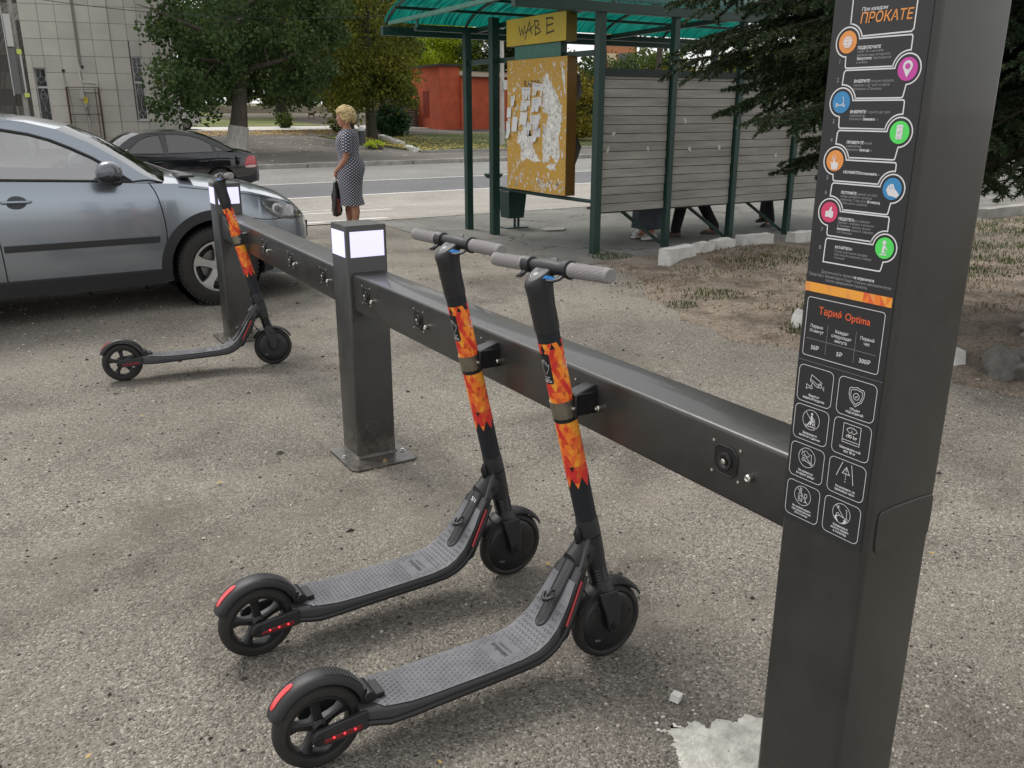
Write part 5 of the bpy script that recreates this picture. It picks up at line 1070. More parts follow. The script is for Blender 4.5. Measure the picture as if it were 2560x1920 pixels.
    for k, (x, z) in enumerate(O[i0:i1+1]):
        q = k/(i1-i0); bx = .16*(1-q)**2 if q < .5 else 0; bx += -.10*(2*q-1)**2 if q > .5 else 0
        rings.append([(x+bx*(1-u*u), GY(x, z)*u, z+.035*(1-u*u)) for u in np.linspace(-1, 1, 13)])
    b.loft(rings, caps=False, closed=False); roof = b.build('roof', P.get('roofm', col), t, smooth=50)
    if P.get('rails'):
        for s in (-1, 1): b = MB(); xs = np.linspace(P['rails'][0], P['rails'][1], 12); b.tube([(x, s*(GY(x, P['railz'])-.02), P['railz']+(.045 if 0 < k < 11 else .0)) for k, x in enumerate(xs)], .014, 8); b.build('roof_rail', M_trim, roof, smooth=50)
    # underside and dark wheel wells, cabin tub
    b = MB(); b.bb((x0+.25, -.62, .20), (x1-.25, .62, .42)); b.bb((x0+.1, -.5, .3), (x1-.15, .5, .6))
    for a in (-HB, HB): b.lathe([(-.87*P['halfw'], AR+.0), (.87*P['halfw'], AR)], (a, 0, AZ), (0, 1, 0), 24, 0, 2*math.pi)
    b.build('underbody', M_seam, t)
    b = MB(); b.bb((c0+.05, -P['halfw']*.80, .42), (c1-.05, P['halfw']*.80, .50)); b.bb((c1-.55, -P['halfw']*.78, .5), (c1-.10, P['halfw']*.78, zs(c1)-.10)); b.bb((c0+.05, -P['halfw']*.8, .5), (c0+.35, P['halfw']*.8, zs(c0)-.05))
    for s in (-1, 1): b.bb((c0+.1, s*P['halfw']*.80-.02, .45), (c1-.1, s*P['halfw']*.80+.02, zs(0)-.06))
    cb = b.build('cabin', M_int, t)
    for sx, zh in (P['seats'][0], P['seats'][1]):
        for s in (-1, 1):
            b = MB(); b.box((sx, s*.36, .62), (.5, .46, .16)); b.box((sx-.28, s*.36, .90), (.14, .44, .58), rot=Matrix.Rotation(R(-14), 3, 'Y')); b.box((sx-.38, s*.36, zh), (.09, .24, .18), rot=Matrix.Rotation(R(-10), 3, 'Y')); b.build('seat', mat('seat_cloth', (.05, .05, .055), .85), cb, bevel=.03)
    b = MB(); sw = Vector((c1-.62, P['drive']*.36, zs(c1)-.06)); b.tube([sw+Vector((.055*math.cos(a), .18*math.sin(a), .17*math.cos(a))) for a in np.linspace(0, 2*math.pi, 25)[:-1]], .014, 8, closed=True); b.box(sw, (.04, .30, .05)); b.build('steering_wheel', M_trim, cb, smooth=50)
    b = MB(); mx_, mz = O[i0][0]+.02, O[i0][1]-.09; b.box((mx_, 0, mz), (.04, .22, .07)); b.bar((mx_, 0, mz), (mx_+.10, 0, mz+.09), .015, .015); b.build('rear_view_mirror', M_trim, t, bevel=.01)
    # wheels
    for a in (-HB, HB):
        for s in (-1, 1):
            y = s*(wd(a)-.115); b = MB(); w_ = .105; pr = [(-w_*.8, WR*.64), (-w_, WR*.70), (-w_*1.0, WR*.90), (-w_*.82, WR*.975), (-w_*.5, WR), (w_*.5, WR), (w_*.82, WR*.975), (w_*1.0, WR*.90), (w_, WR*.70), (w_*.8, WR*.64), (-w_*.8, WR*.64)]
            b.lathe(pr, (a, y, WR), (0, 1, 0), 44)
            for q in range(56):       # tread blocks on the shoulders
                an = 2*math.pi*q/56
                for e in (-1, 1): b.box((a+math.cos(an)*WR*.965, y+e*w_*.86, WR+math.sin(an)*WR*.965), (.016, .018, .02), rot=Matrix.Rotation(-an, 3, 'Y'))
            wh = b.build('wheel', M_rub, t, smooth=40)
            rr_ = WR*.645; b = MB(); yo = y+s*.085; b.lathe([(-.17*s, rr_), (0, rr_), (.006*s, rr_*.985), (0, rr_*.93), (-.03*s, rr_*.90), (-.12*s, rr_*.86), (-.125*s, 0)], (a, yo, WR), (0, 1, 0), 44); rm = b.build('rim', P.get('rimdark', mat('rim_inner', (.05, .05, .05), .5, metal=.5)), wh, smooth=35)
            b = MB()
            b.lathe([(.0, rr_), (.008*s, rr_*.99), (.008*s, rr_*.92), (0, rr_*.905)], (a, yo, WR), (0, 1, 0), 44); b.lathe([(-.02*s, rr_*.24), (.0, rr_*.22), (.006*s, rr_*.12), (.006*s, 0)], (a, yo-.012*s, WR), (0, 1, 0), 24)
            for q in range(5):
                an = R(72*q+P['spoke']); u = Vector((math.cos(an), 0, math.sin(an))); v = Vector((-math.sin(an), 0, math.cos(an))); rings = []
                for k, (rd, hw) in enumerate(((.16, .20), (.40, .15), (.62, .155), (.80, .21), (.92, .30))):
                    c = Vector((a, yo-.012*s*(1-rd), WR))+u*rr_*rd; rings.append([c+v*rr_*hw*e+Vector((0, s*d, 0)) for e, d in ((-1, -.02), (-.85, .004), (.85, .004), (1, -.02))])
                b.loft(rings)
            b.build('spokes', P['rimm'], rm, smooth=30)
            b = MB(); b.lathe([(0, WR*.42), (.02, WR*.42)], (a, y, WR), (0, 1, 0), 24); b.add([(a+WR*.42*math.cos(q), y+s*.01, WR+WR*.42*math.sin(q)) for q in np.linspace(0, 6.28, 20)[:-1]], [tuple(range(19))]); b.build('brake_disc', mat('brake_disc', (.2, .19, .18), .4, metal=.9), wh)
    S = Side(t, ysurf, body)
    return t, S, GY, zs, zc, wd
class Side:
    """details laid along the curved flanks"""
    def __init__(s, t, ys, body): s.t, s.ys, s.body = t, ys, body
    def line(s, P, r, name, m, both=True, sub=3, off=.0):
        for e in ((-1, 1) if both else (-1,)):
            Q = smooth_poly(P, sub) if sub else P; b = MB(); b.tube([(x, e*(s.ys(x, z)+off), z) for x, z in Q], r, 5); b.build(name, m, s.t, smooth=50)
    def patch(s, P, d, name, m, parent=None, sides=(-1, 1), sub=2, fan=True, inset=0):
        out = []
        for e in sides:
            Q = smooth_poly(P, sub, True); n = len(Q); cx = sum(p[0] for p in Q)/n; cz = sum(p[1] for p in Q)/n; b = MB(); K = 5; rings = [[(x, e*(s.ys(x, z)-.012), z) for x, z in Q]]
            for k in range(K): q = 1-k/K*.999; lift = d*(1 if k else .6); rings.append([(cx+(x-cx)*q, e*(s.ys(cx+(x-cx)*q, cz+(z-cz)*q)+lift), cz+(z-cz)*q) for x, z in Q])
            rings.append([(cx, e*(s.ys(cx, cz)+d), cz)]*n); b.loft(rings, caps=False); out.append(b.build(name, m, parent or s.t, smooth=45, weld=True))
        return out
    def band(s, I, O, d, name, m, parent=None):
        for e in (-1, 1):
            b = MB(); b.loft([[(x, e*(s.ys(x, z)+dd), z) for (x, z) in L_] for L_, dd in ((I, -.03), (I, d), ([((a[0]+c[0])/2, (a[1]+c[1])/2) for a, c in zip(I, O)], d*1.15), (O, d), (O, -.01))], caps=False, closed=False); b.build(name, m, parent or s.t, smooth=40)

# ---------------- silver-blue estate car parked in front of the rack; gx maps scene X to car-local x
gx = lambda pts, o=.39: [(a-o, z) for a, z in pts]
def cols(pts, o=.39): return ([a-o for a, _ in pts], [z for _, z in pts])
def paint(name, c, rough=.28, metal=.55, coat=1.): 
    m = mat(name, c, rough, metal=metal, coat=coat); return m
PG = dict(name='parked_car', paint=paint('blue_grey_metallic', (.30, .34, .385), .24, .75), hb=1.29, arch=.385, archz=.345, wr=.335, halfw=.89, drive=1,
    belt=cols([(-1.97, 1.02), (-1.9, 1.10), (-1.2, 1.13), (0, 1.095), (1.1, 1.045), (1.41, 1.03), (1.69, .985), (1.99, .94), (2.33, .845), (2.45, .77), (2.54, .68), (2.60, .60)]),
    width=cols([(-1.97, .72), (-1.88, .82), (-1.7, .87), (-1.2, .89), (1.9, .89), (2.1, .88), (2.25, .85), (2.38, .785), (2.48, .69), (2.555, .56), (2.60, .42)]),
    top=cols([(-1.97, 1.05), (-1.2, 1.15), (1.3, 1.10), (1.51, 1.085), (1.67, 1.06), (1.91, 1.025), (2.15, .975), (2.36, .90), (2.48, .82), (2.56, .73), (2.60, .64)]),
    bottom=cols([(-1.97, .36), (-1.8, .26), (-1.2, .25), (1.9, .25), (2.3, .22), (2.6, .26)]),
    cabin=(-1.97-.39+.12, 1.30-.39), tumble=.40, glass=M_glass, wsglass=M_glassd, seal=.011,
    outer=gx([(1.30, 1.045), (1.18, 1.10), (1.0, 1.235), (.81, 1.36), (.60, 1.46), (.39, 1.515), (.22, 1.54), (-.2, 1.555), (-.7, 1.55), (-1.2, 1.52), (-1.55, 1.47), (-1.72, 1.38), (-1.88, 1.20), (-1.95, 1.08)]), ws_end=4, rw_start=10,
    windows=[gx([(1.07, 1.06), (.94, 1.165), (.82, 1.245), (.69, 1.315), (.55, 1.38), (.41, 1.425), (.23, 1.46), (-.02, 1.475), (-.06, 1.115)]), gx([(-.14, 1.12), (-.10, 1.475), (-.6, 1.475), (-.95, 1.45), (-1.02, 1.14)]), gx([(-1.10, 1.15), (-1.03, 1.44), (-1.35, 1.40), (-1.60, 1.28), (-1.62, 1.17)])],
    seats=((-.12, 1.30), (-1.0, 1.26)), rimm=M_alloy, spoke=90, rails=(-.3, -1.8), railz=1.50)
cg, S, GY, zs_, zc_, wd_ = car(PG); cg.location = (.39, 8.40, 0)
tag(cg, 'silver blue estate car parked behind the rack with its nose pointing to the woman', 'car')
A0 = 1.68-.39
arcI = [(A0+.385*math.cos(a), .345+.385*math.sin(a)) for a in np.linspace(R(-14), R(194), 40)]; arcO = [(A0+.465*math.cos(a)*1.0, .345+.465*math.sin(a)) for a in np.linspace(R(-10), R(190), 40)]
S.band(arcI, arcO, .006, 'arch_trim', M_trim); S.band([(x-2.58, z) for x, z in arcI], [(x-2.58, z) for x, z in arcO], .006, 'arch_trim', M_trim)
S.band([(x, .235) for x in np.linspace(-1.29+.44, 1.29-.42, 16)], [(x, .345) for x in np.linspace(-1.29+.46, 1.29-.455, 16)], .010, 'sill_trim', M_trim)
S.band(gx([(x, .575) for x in np.linspace(.12, 1.22, 14)]), gx([(x, .625) for x in np.linspace(.12, 1.23, 14)]), .010, 'door_moulding', M_trim)
S.band(gx([(x, .58) for x in np.linspace(-.72, .05, 12)]), gx([(x, .63) for x in np.linspace(-.72, .05, 12)]), .010, 'door_moulding', M_trim)
S.line(gx([(1.20, 1.045), (1.25, .95), (1.285, .73), (1.28, .55), (1.235, .35)]), .0045, 'door_gap', M_seam); S.line(gx([(.03, 1.09), (.06, .85), (.10, .70), (.11, .35)]), .0045, 'door_gap', M_seam)
S.line(gx([(-.95, 1.10), (-.93, .9), (-.82, .72), (-.74, .50), (-.74, .35)]), .0045, 'door_gap', M_seam); S.line(gx([(x, .352) for x in (-.74, .2, 1.235)]), .0035, 'door_gap', M_seam)
S.line(gx([(1.42, 1.005), (1.69, .965), (1.99, .92), (2.30, .84), (2.40, .80)]), .0035, 'bonnet_gap', M_seam)
S.line(gx([(1.90, .745), (2.06, .705), (2.21, .70), (2.33, .71)]), .0035, 'bumper_gap', M_seam)
S.line(gx([(1.09, 1.06), (1.2, 1.07), (1.30, 1.045)]), .006, 'sill_chrome', M_trim)
hl = S.patch(gx([(2.07, .865), (2.16, .875), (2.30, .845), (2.40, .79), (2.475, .70), (2.43, .685), (2.32, .69), (2.21, .715), (2.13, .78)]), .004, 'headlight', mat('headlight_bowl', (.50, .51, .51), .3, metal=.5), sub=2)
for e, h_ in zip((-1, 1), hl):
    for (x, z, r_) in ((2.21, .785, .05), (2.33, .765, .045)):
        x -= .39; b = MB(); b.lathe([(.0, r_), (.012, r_), (.014, r_*.85), (.004, r_*.4), (.006, 0)], (x, e*(S.ys(x, z)+.0), z), (.35, e, 0), 20); b.build('lamp', mat('lamp_bowl', (.72, .72, .72), .35), h_, smooth=40)
S.patch(gx([(2.065, .87), (2.16, .88), (2.30, .85), (2.405, .795), (2.482, .70), (2.43, .682), (2.32, .686), (2.205, .712), (2.125, .778)]), .014, 'headlight_glass', M_lens)
for e in (-1, 1):
    b = MB(); xh, zh = .25-.39, .945; yh = e*(S.ys(xh, zh)); b.tube([(xh-.105, yh, zh), (xh-.09, yh+e*.03, zh), (xh, yh+e*.038, zh), (xh+.09, yh+e*.03, zh-.002), (xh+.10, yh, zh-.002)], [.010, .014, .016, .014, .010], 8, sq=.8); b.build('door_handle', PG['paint'], t if False else cg, smooth=50)
S.patch(gx([(.18, .93), (.20, .975), (.25, .992), (.31, .975), (.33, .94), (.30, .90), (.25, .888), (.20, .90)]), .0015, 'recess_shade', mat('handle_shadow_cup', (.06, .07, .08), .5))  # dark patch on the door skin paints the shade behind the handle
for e in (-1, 1):   # door mirrors
    x, z = .90-.39, 1.14; y0 = S.ys(x, 1.03)-.02; b = MB(); rings = []
    for q, ry, rz, ox in ((0, .03, .045, .03), (.03, .080, .066, .015), (.08, .098, .078, .0), (.15, .098, .080, -.005), (.20, .085, .072, -.008), (.225, .05, .05, -.01), (.23, .02, .02, 0)): rings.append([(x+ox+ry*math.cos(a)*1.0, e*(y0+.045+q), z+rz*math.sin(a)+(.01 if math.sin(a) > 0 else 0)) for a in np.linspace(0, 2*math.pi, 17)[:-1]])
    b.loft(rings); m_ = b.build('mirror', [paint('mirror_paint_shaded', (.13, .145, .165), .35, .4), M_trim], cg, smooth=60)  # car paint darkened on the mirror to imitate its dimmer reflection
    for p in m_.data.polygons: p.material_index = 1 if p.center.z < z-.018 else 0
    b = MB(); b.tube([(x+.10, e*(y0-.01), 1.065), (x+.05, e*(y0+.05), 1.075), (x+.01, e*(y0+.10), 1.085)], [.022, .022, .02], 8, sq=1.8); b.box((x+.0, e*(y0+.15), 1.075), (.15, .20, .022)); b.build('mirror_base', M_trim, m_, bevel=.006)
    b = MB(); b.tube([(x+.078, e*(y0+.08), 1.098), (x+.07, e*(y0+.18), 1.098), (x+.04, e*(y0+.235), 1.098)], .007, 6); b.build('mirror_indicator', mat('clear_lens', (.6, .6, .6), .1), m_, smooth=50)
    b = MB(); P_ = gx([(1.02, 1.052), (1.10, 1.052), (.96, 1.16), (.90, 1.10)]); b.add([(px, e*(GY(px, pz)+.004), pz) for px, pz in P_], [(0, 1, 2, 3)]); b.build('mirror_triangle', M_trim, m_)
b = MB()
for yy in (-.55, .15): b.tube([(1.09, yy, 1.085), (1.02, yy+.25, 1.12), (.93, yy+.55, 1.16)], .008, 6); 
b.box((1.13, -.35, 1.075), (.12, .75, .02)); b.build('wiper', M_trim, cg, bevel=.004)
b = MB(); b.loft([[(2.60-.39-.005, y, z), (2.60-.39+.012, y, z+.0)] for y, z in ((-.40, .47), (.40, .47), (.42, .62), (-.42, .62))]+[[(2.60-.39-.005, -.40, .47), (2.60-.39+.012, -.40, .47)]], caps=False, closed=False); b.bb((2.205, -.41, .47), (2.222, .41, .62)); gl = b.build('grille', M_trim, cg, bevel=.006)
b = MB(); b.bb((2.214, -.26, .36), (2.232, .26, .47)); b.build('number_plate', mat('plate_white', (.7, .7, .7), .4), gl)
b = MB(); b.tube([(2.2, y, .25) for y in (-.35, .35)], .03, 8); b.build('lower_lip', M_trim, cg)

# ---------------- black saloon driving past on the road, facing away to the left
def kx(pts): return [(3.675-a, z) for a, z in pts][::-1]
def kc(pts): q = kx(pts); return ([a for a, _ in q], [z for _, z in q])
M_bk = paint('black_paint', (.006, .0065, .009), .12, .0); M_bks = M_bk
PB = dict(name='moving_car', paint=M_bk, hb=1.275, arch=.36, archz=.31, wr=.305, halfw=.85, drive=1,
    belt=kc([(1.50, .62), (1.58, .74), (1.8, .85), (2.3, .93), (2.85, .97), (3.7, .955), (5.0, .985), (5.6, .955), (5.78, .93), (5.86, .75), (5.90, .62)]), width=kc([(1.50, .40), (1.56, .60), (1.68, .74), (1.9, .82), (2.3, .85), (5.2, .85), (5.6, .81), (5.8, .74), (5.90, .62)]),
    top=kc([(1.50, .66), (1.6, .80), (1.9, .92), (2.4, 1.0), (2.8, 1.05), (3.5, 1.06), (4.9, 1.07), (5.25, 1.065), (5.6, 1.02), (5.78, .97), (5.86, .80), (5.90, .66)]), bottom=kc([(1.50, .26), (1.8, .2), (2.4, .22), (5.0, .22), (5.6, .24), (5.9, .32)]),
    cabin=(3.675-5.20, 3.675-2.72), tumble=.42, glass=M_glassd, seal=.008,
    outer=[(3.675-a, z) for a, z in [(2.72, 1.0), (2.78, 1.08), (2.95, 1.22), (3.12, 1.33), (3.32, 1.405), (3.6, 1.44), (3.95, 1.45), (4.25, 1.44), (4.50, 1.40), (4.72, 1.33), (4.95, 1.215), (5.15, 1.10), (5.30, 1.02)]], ws_end=4, rw_start=8,
    windows=[[(3.675-a, z) for a, z in h] for h in ([(2.96, .985), (3.10, 1.12), (3.28, 1.26), (3.46, 1.34), (3.72, 1.375), (3.77, .975)], [(3.86, .975), (3.85, 1.38), (4.12, 1.38), (4.40, 1.345), (4.62, 1.27), (4.80, 1.17), (4.85, .99)], [(4.90, .995), (4.88, 1.14), (5.0, 1.08), (5.10, 1.01)])],
    seats=((.05, 1.20), (-.8, 1.18)), rimm=mat('rim_steel', (.35, .35, .36), .4, metal=.7), spoke=20)
ck, S, GYk, _, _, _ = car(PB); ck.location = (3.675, 22.0, zt(22)+.01); ck.rotation_euler = (0, 0, math.pi)
tag(ck, 'black saloon car driving past on the road behind the silver car', 'car')
k2 = lambda pts: [(3.675-a, z) for a, z in pts]
S.line(k2([(3.80, .95), (3.78, .6), (3.80, .30)]), .005, 'door_gap', M_seam); S.line(k2([(4.98, .97), (4.86, .80), (4.66, .66), (4.58, .4)]), .005, 'door_gap', M_seam); S.line(k2([(2.85, .95), (2.80, .7), (2.84, .3)]), .005, 'door_gap', M_seam)
for e in (-1, 1):
    for xx in (3.62, 4.60): x = 3.675-xx; b = MB(); y = e*S.ys(x, .79); b.tube([(x-.09, y, .79), (x-.07, y+e*.03, .79), (x+.07, y+e*.03, .79), (x+.09, y, .79)], .012, 6); b.build('door_handle', M_bk, ck, smooth=50)
    x = 3.675-2.98; b = MB(); b.box((x, e*(S.ys(x, .9)+.10), 1.02), (.10, .17, .12)); b.build('mirror', M_bk, ck, bevel=.03)
tl = S.patch(k2([(5.50, .62), (5.58, .84), (5.68, .90), (5.80, .87), (5.86, .76), (5.83, .62), (5.7, .60)]), .006, 'tail_light', mat('tail_red', (.40, .012, .02), .2, coat=1), sub=1)
S.patch(k2([(5.53, .615), (5.55, .67), (5.84, .67), (5.83, .615)]), .009, 'tail_light', mat('tail_white', (.5, .42, .42), .2, coat=1), sub=1)
b = MB(); b.bb((-2.232, -.26, .42), (-2.224, .26, .53)); b.build('number_plate', mat('plate_white', (.7, .7, .7)), ck); b = MB(); b.bb((-2.235, -.55, .28), (-2.0, .55, .38)); b.build('rear_valance', M_trim, ck, bevel=.02)
# ============================================================ PEOPLE
M_skin = mat('skin', (.42, .20, .125), .55, vary=.12, vscale=8); M_lips = mat('lips', (.40, .10, .09), .5); M_eye = mat('eye_dark', (.02, .015, .012), .3); M_eyew = mat('eye_white', (.6, .58, .55), .3)
def ell(c, rx, ry, n=18, tilt=0., fwd=0.): return [Vector((c[0]+rx*math.cos(a)*(1+(fwd if math.cos(a) > 0 else 0)), c[1]+ry*math.sin(a), c[2]+tilt*math.cos(a)*rx)) for a in np.linspace(0, 2*math.pi, n+1)[:-1]]
def head_geo(b, c, s=1., look=0., pitch=0.):
    """head facing +x, c = chin-to-skull centre; returns placing matrix"""
    M = Matrix.Translation(Vector(c)) @ Matrix.Rotation(look, 4, 'Z') @ Matrix.Rotation(pitch, 4, 'Y') @ Matrix.Scale(s, 4); b.M = M
    prof = [(-.118, .030, .052, .016), (-.108, .050, .066, .030), (-.090, .062, .078, .046), (-.065, .072, .088, .056), (-.040, .078, .086, .064), (-.010, .092, .090, .070), (.020, .100, .090, .074), (.050, .102, .090, .076), (.080, .096, .082, .072), (.105, .074, .060, .058), (.122, .040, .030, .032)]
    rings = []
    for z, bk, ft, wd in prof:
        rings.append([((ft if math.cos(a) > 0 else bk)*math.cos(a)*(1-.10*abs(math.sin(a))**2), wd*math.sin(a), z) for a in np.linspace(0, 2*math.pi, 25)[:-1]])
    b.loft(rings)
    b.loft([[(.078, -.008, .022), (.078, .008, .022), (.094, .003, .020), (.094, -.003, .020)], [(.076, -.012, -.012), (.076, .012, -.012), (.108, .008, -.014), (.108, -.008, -.014)], [(.076, -.016, -.030), (.076, .016, -.030), (.104, .010, -.028), (.104, -.010, -.028)]])   # nose
    b.tube([(.078, -.020, -.055), (.088, -.008, -.052), (.090, 0, -.053), (.088, .008, -.052), (.078, .020, -.055)], [.004, .007, .007, .007, .004], 8); b.tube([(.078, -.016, -.064), (.087, 0, -.065), (.078, .016, -.064)], [.004, .007, .004], 8)
    for q in (-1, 1): b.tube([(-.005, q*.070, .022), (-.016, q*.082, .016), (-.016, q*.082, -.010), (-.002, q*.072, -.030), (.004, q*.070, -.022)], [.008, .008, .008, .007, .006], 8); b.sphere((.070, q*.028, .028), .016, 10, 8)    # ears, brow
    b.M = None; return M
def hand_geo(b, wrist, d, palm_n, curl=.5, s=1., mirror=1):
    """five separate fingers and a thumb; d = direction of the hand, palm_n = way the palm faces"""
    d = Vector(d).normalized(); pn = Vector(palm_n); pn = (pn-d*pn.dot(d)).normalized(); sd = d.cross(pn)*mirror; w_ = Vector(wrist)
    rings = []
    for q, hw, ht in ((0, .024, .019), (.025, .032, .017), (.055, .040, .015), (.082, .041, .013), (.092, .036, .009)): rings.append([w_+d*q*s+sd*math.cos(a)*hw*s+pn*math.sin(a)*ht*s for a in np.linspace(0, 2*math.pi, 13)[:-1]])
    b.loft(rings)
    for k, (o, L_) in enumerate(((.029, .070), (.010, .080), (-.010, .075), (-.028, .058))):
        p = w_+d*.082*s+sd*o*s; P = [p]; e = d.copy()
        for j, f in enumerate((.45, .32, .23)): e = (e*math.cos(curl)+pn*math.sin(curl)).normalized(); e = (e+sd*o*.6).normalized(); P.append(P[-1]+e*L_*f*s)
        b.tube(P, [.0095*s, .009*s, .008*s, .006*s], 8)
    p = w_+d*.022*s+sd*.028*s; b.tube([p, p+(d*.6+sd*.7+pn*.3)*.030*s, p+(d*1.1+sd*.9+pn*.6)*.048*s, p+(d*1.6+sd*.8+pn*1.0)*.062*s], [.014*s, .0115*s, .010*s, .007*s], 8)
def finish(b, name, m, parent, vox=.007, sm=6):
    o = b.build(name, m, parent); r_ = o.modifiers.new('remesh', 'REMESH'); r_.mode = 'VOXEL'; r_.voxel_size = vox; r_.use_smooth_shade = True
    s_ = o.modifiers.new('smooth', 'SMOOTH'); s_.factor = .5; s_.iterations = sm; return o
def shoe(name, ank, toe_dir, m, parent, L_=.25, sole=None, heel=.0):
    a = Vector(ank); d = Vector(toe_dir).normalized(); up = Vector((0, 0, 1)); s_ = d.cross(up).normalized(); u2 = s_.cross(d); b = MB(); rings = []
    for q, w_, h in ((-.30, .020, .04), (-.27, .034, .075), (-.12, .037, .085), (.10, .036, .075), (.32, .042, .055), (.52, .044, .045), (.66, .034, .035), (.71, .016, .02)): rings.append([a+d*L_*q+s_*math.cos(t_)*w_+u2*(max(0, math.sin(t_))*h-.078+.0) for t_ in np.linspace(0, 2*math.pi, 17)[:-1]])
    b.loft(rings); o = b.build(name, m, parent, smooth=50)
    b = MB(); pl = [(-.30, .03), (-.2, .036), (.1, .036), (.4, .046), (.6, .042), (.72, .02)]; out = [a+d*L_*q+s_*w_-u2*.086 for q, w_ in pl]+[a+d*L_*q-s_*w_-u2*.086 for q, w_ in pl[::-1]]; b.add(out+[p+u2*.016 for p in out], [tuple(range(12)), tuple(range(12, 24))]+[(k, (k+1) % 12, 12+(k+1) % 12, 12+k) for k in range(12)]); b.build('sole', sole or M_trim, o); return o
def curls(name, M, m, parent, n, rx, rz, ln, seed, face_gap=.35):
    """short curled locks over the skull; M places the head"""
    r = random.Random(seed); b = MB(); b.M = M
    b.sphere((-.030, 0, .040), 1, 18, 12, (rx*.86, rx*.84, rz*.80))
    for _ in range(n):
        ln_ = ln; ln = ln_*1.0
        u = r.uniform(-.55, 1); a = r.uniform(0, 6.28)
        q = math.sqrt(max(0, 1-u*u)); d = Vector((q*math.cos(a), q*math.sin(a), u))
        if d.x > face_gap and u < .50: continue
        if d.x > .05 and u < -.05 and abs(d.y) < .9: continue
        f_ = r.uniform(.90, 1.05); p = Vector((-.030, 0, .035))+Vector((d.x*rx, d.y*rx*.95, d.z*rz))*f_; t_ = d.cross(Vector((r.uniform(-1, 1), r.uniform(-1, 1), r.uniform(-1, 1)))).normalized(); P = []
        for k in range(5): an = k*1.1; P.append(p-d*.02+d*(.018*math.sin(an)+.008*k)*ln+t_*(.020*(1-math.cos(an)))*ln+Vector((0, 0, -.004*k*ln)))
        b.tube(P, [.010, .011, .010, .008, .003], 5)
    b.M = None; return b.build(name, m, parent, smooth=60)

# ---------------- woman with blond curls in a patterned dress, seen from her left and behind
wm = empty('person', (4.42, 11.55, .006), (0, 0, R(154)), 'woman with curly blond hair in a navy and white patterned dress holding a black bag', 'person')
b = MB()
b.loft([ell((.0, 0, z), rx, ry) for z, rx, ry in ((.70, .10, .15), (.80, .125, .175), (.90, .125, .18), (1.0, .12, .165), (1.10, .118, .155), (1.20, .118, .165), (1.28, .105, .175), (1.335, .075, .125), (1.36, .05, .07))])
b.tube([(-.005, 0, 1.33), (.005, 0, 1.38), (.02, 0, 1.43)], [.060, .052, .052], 16); HM = head_geo(b, (.035, 0, 1.490), 1.0, R(8), R(4))
for s in (-1, 1):
    b.tube([(0, s*.080, .74), (.0-s*.02, s*.086, .55), (-.005-s*.03, s*.090, .46), (-.012-s*.04, s*.092, .36), (-.016-s*.05, s*.092, .26), (-.01-s*.05, s*.092, .14), (-.004-s*.05, s*.092, .08)], [.095, .075, .064, .062, .060, .042, .036], 16)
    b.tube([(-.03-s*.05, s*.092, .05), (.05-s*.05, s*.095, .035), (.13-s*.05, s*.097, .022)], [.034, .034, .022], 10)
    b.tube([(.0, s*.165, 1.285), (-.005, s*.205, 1.22), (.0, s*.225, 1.08), (.02, s*.225, .965), (.09, s*.165, .88), (.155, s*.075, .815), (.175, s*.035, .80)], [.055, .055, .046, .040, .036, .026, .023], 14)
hand_geo(b, (.175, .035, .80), (.35, -.75, -.55), (-1, -.2, .2), .75, .92, 1); hand_geo(b, (.178, -.035, .79), (.3, .35, -.9), (-1, .3, .1), 1.0, .92, -1)
finish(b, 'body', M_skin, wm, .0062, 3)
def dress_mat():
    m = bpy.data.materials.new('patterned_dress'); m.use_nodes = True; t = m.node_tree; b = t.nodes['Principled BSDF']; N = t.nodes.new; L = t.links.new; b.inputs['Roughness'].default_value = .85
    P = N('ShaderNodeTexCoord').outputs['Object']; sx_ = N('ShaderNodeSeparateXYZ'); L(P, sx_.inputs[0]); at = N('ShaderNodeMath'); at.operation = 'ARCTAN2'; L(sx_.outputs[1], at.inputs[0]); L(sx_.outputs[0], at.inputs[1])
    def wave(src, k, ph=0):
        a = N('ShaderNodeMath'); a.operation = 'MULTIPLY_ADD'; L(src, a.inputs[0]); a.inputs[1].default_value = k; a.inputs[2].default_value = ph; s = N('ShaderNodeMath'); s.operation = 'SINE'; L(a.outputs[0], s.inputs[0]); return s.outputs[0]
    mu = N('ShaderNodeMath'); mu.operation = 'MULTIPLY'; L(wave(at.outputs[0], 25), mu.inputs[0]); L(wave(sx_.outputs[2], 165), mu.inputs[1])
    r = N('ShaderNodeMapRange'); r.inputs[1].default_value = .12; r.inputs[2].default_value = .45; L(mu.outputs[0], r.inputs[0])
    mx = N('ShaderNodeMix'); mx.data_type = 'RGBA'; L(r.outputs[0], mx.inputs[0]); mx.inputs[6].default_value = (.030, .033, .060, 1); mx.inputs[7].default_value = (.52, .52, .56, 1); L(mx.outputs[2], b.inputs['Base Color']); return m
b = MB(); fold = lambda z, a: 1+.030*math.sin(a*5+z*9)*(1 if z < .85 else .3)
rg_ = []
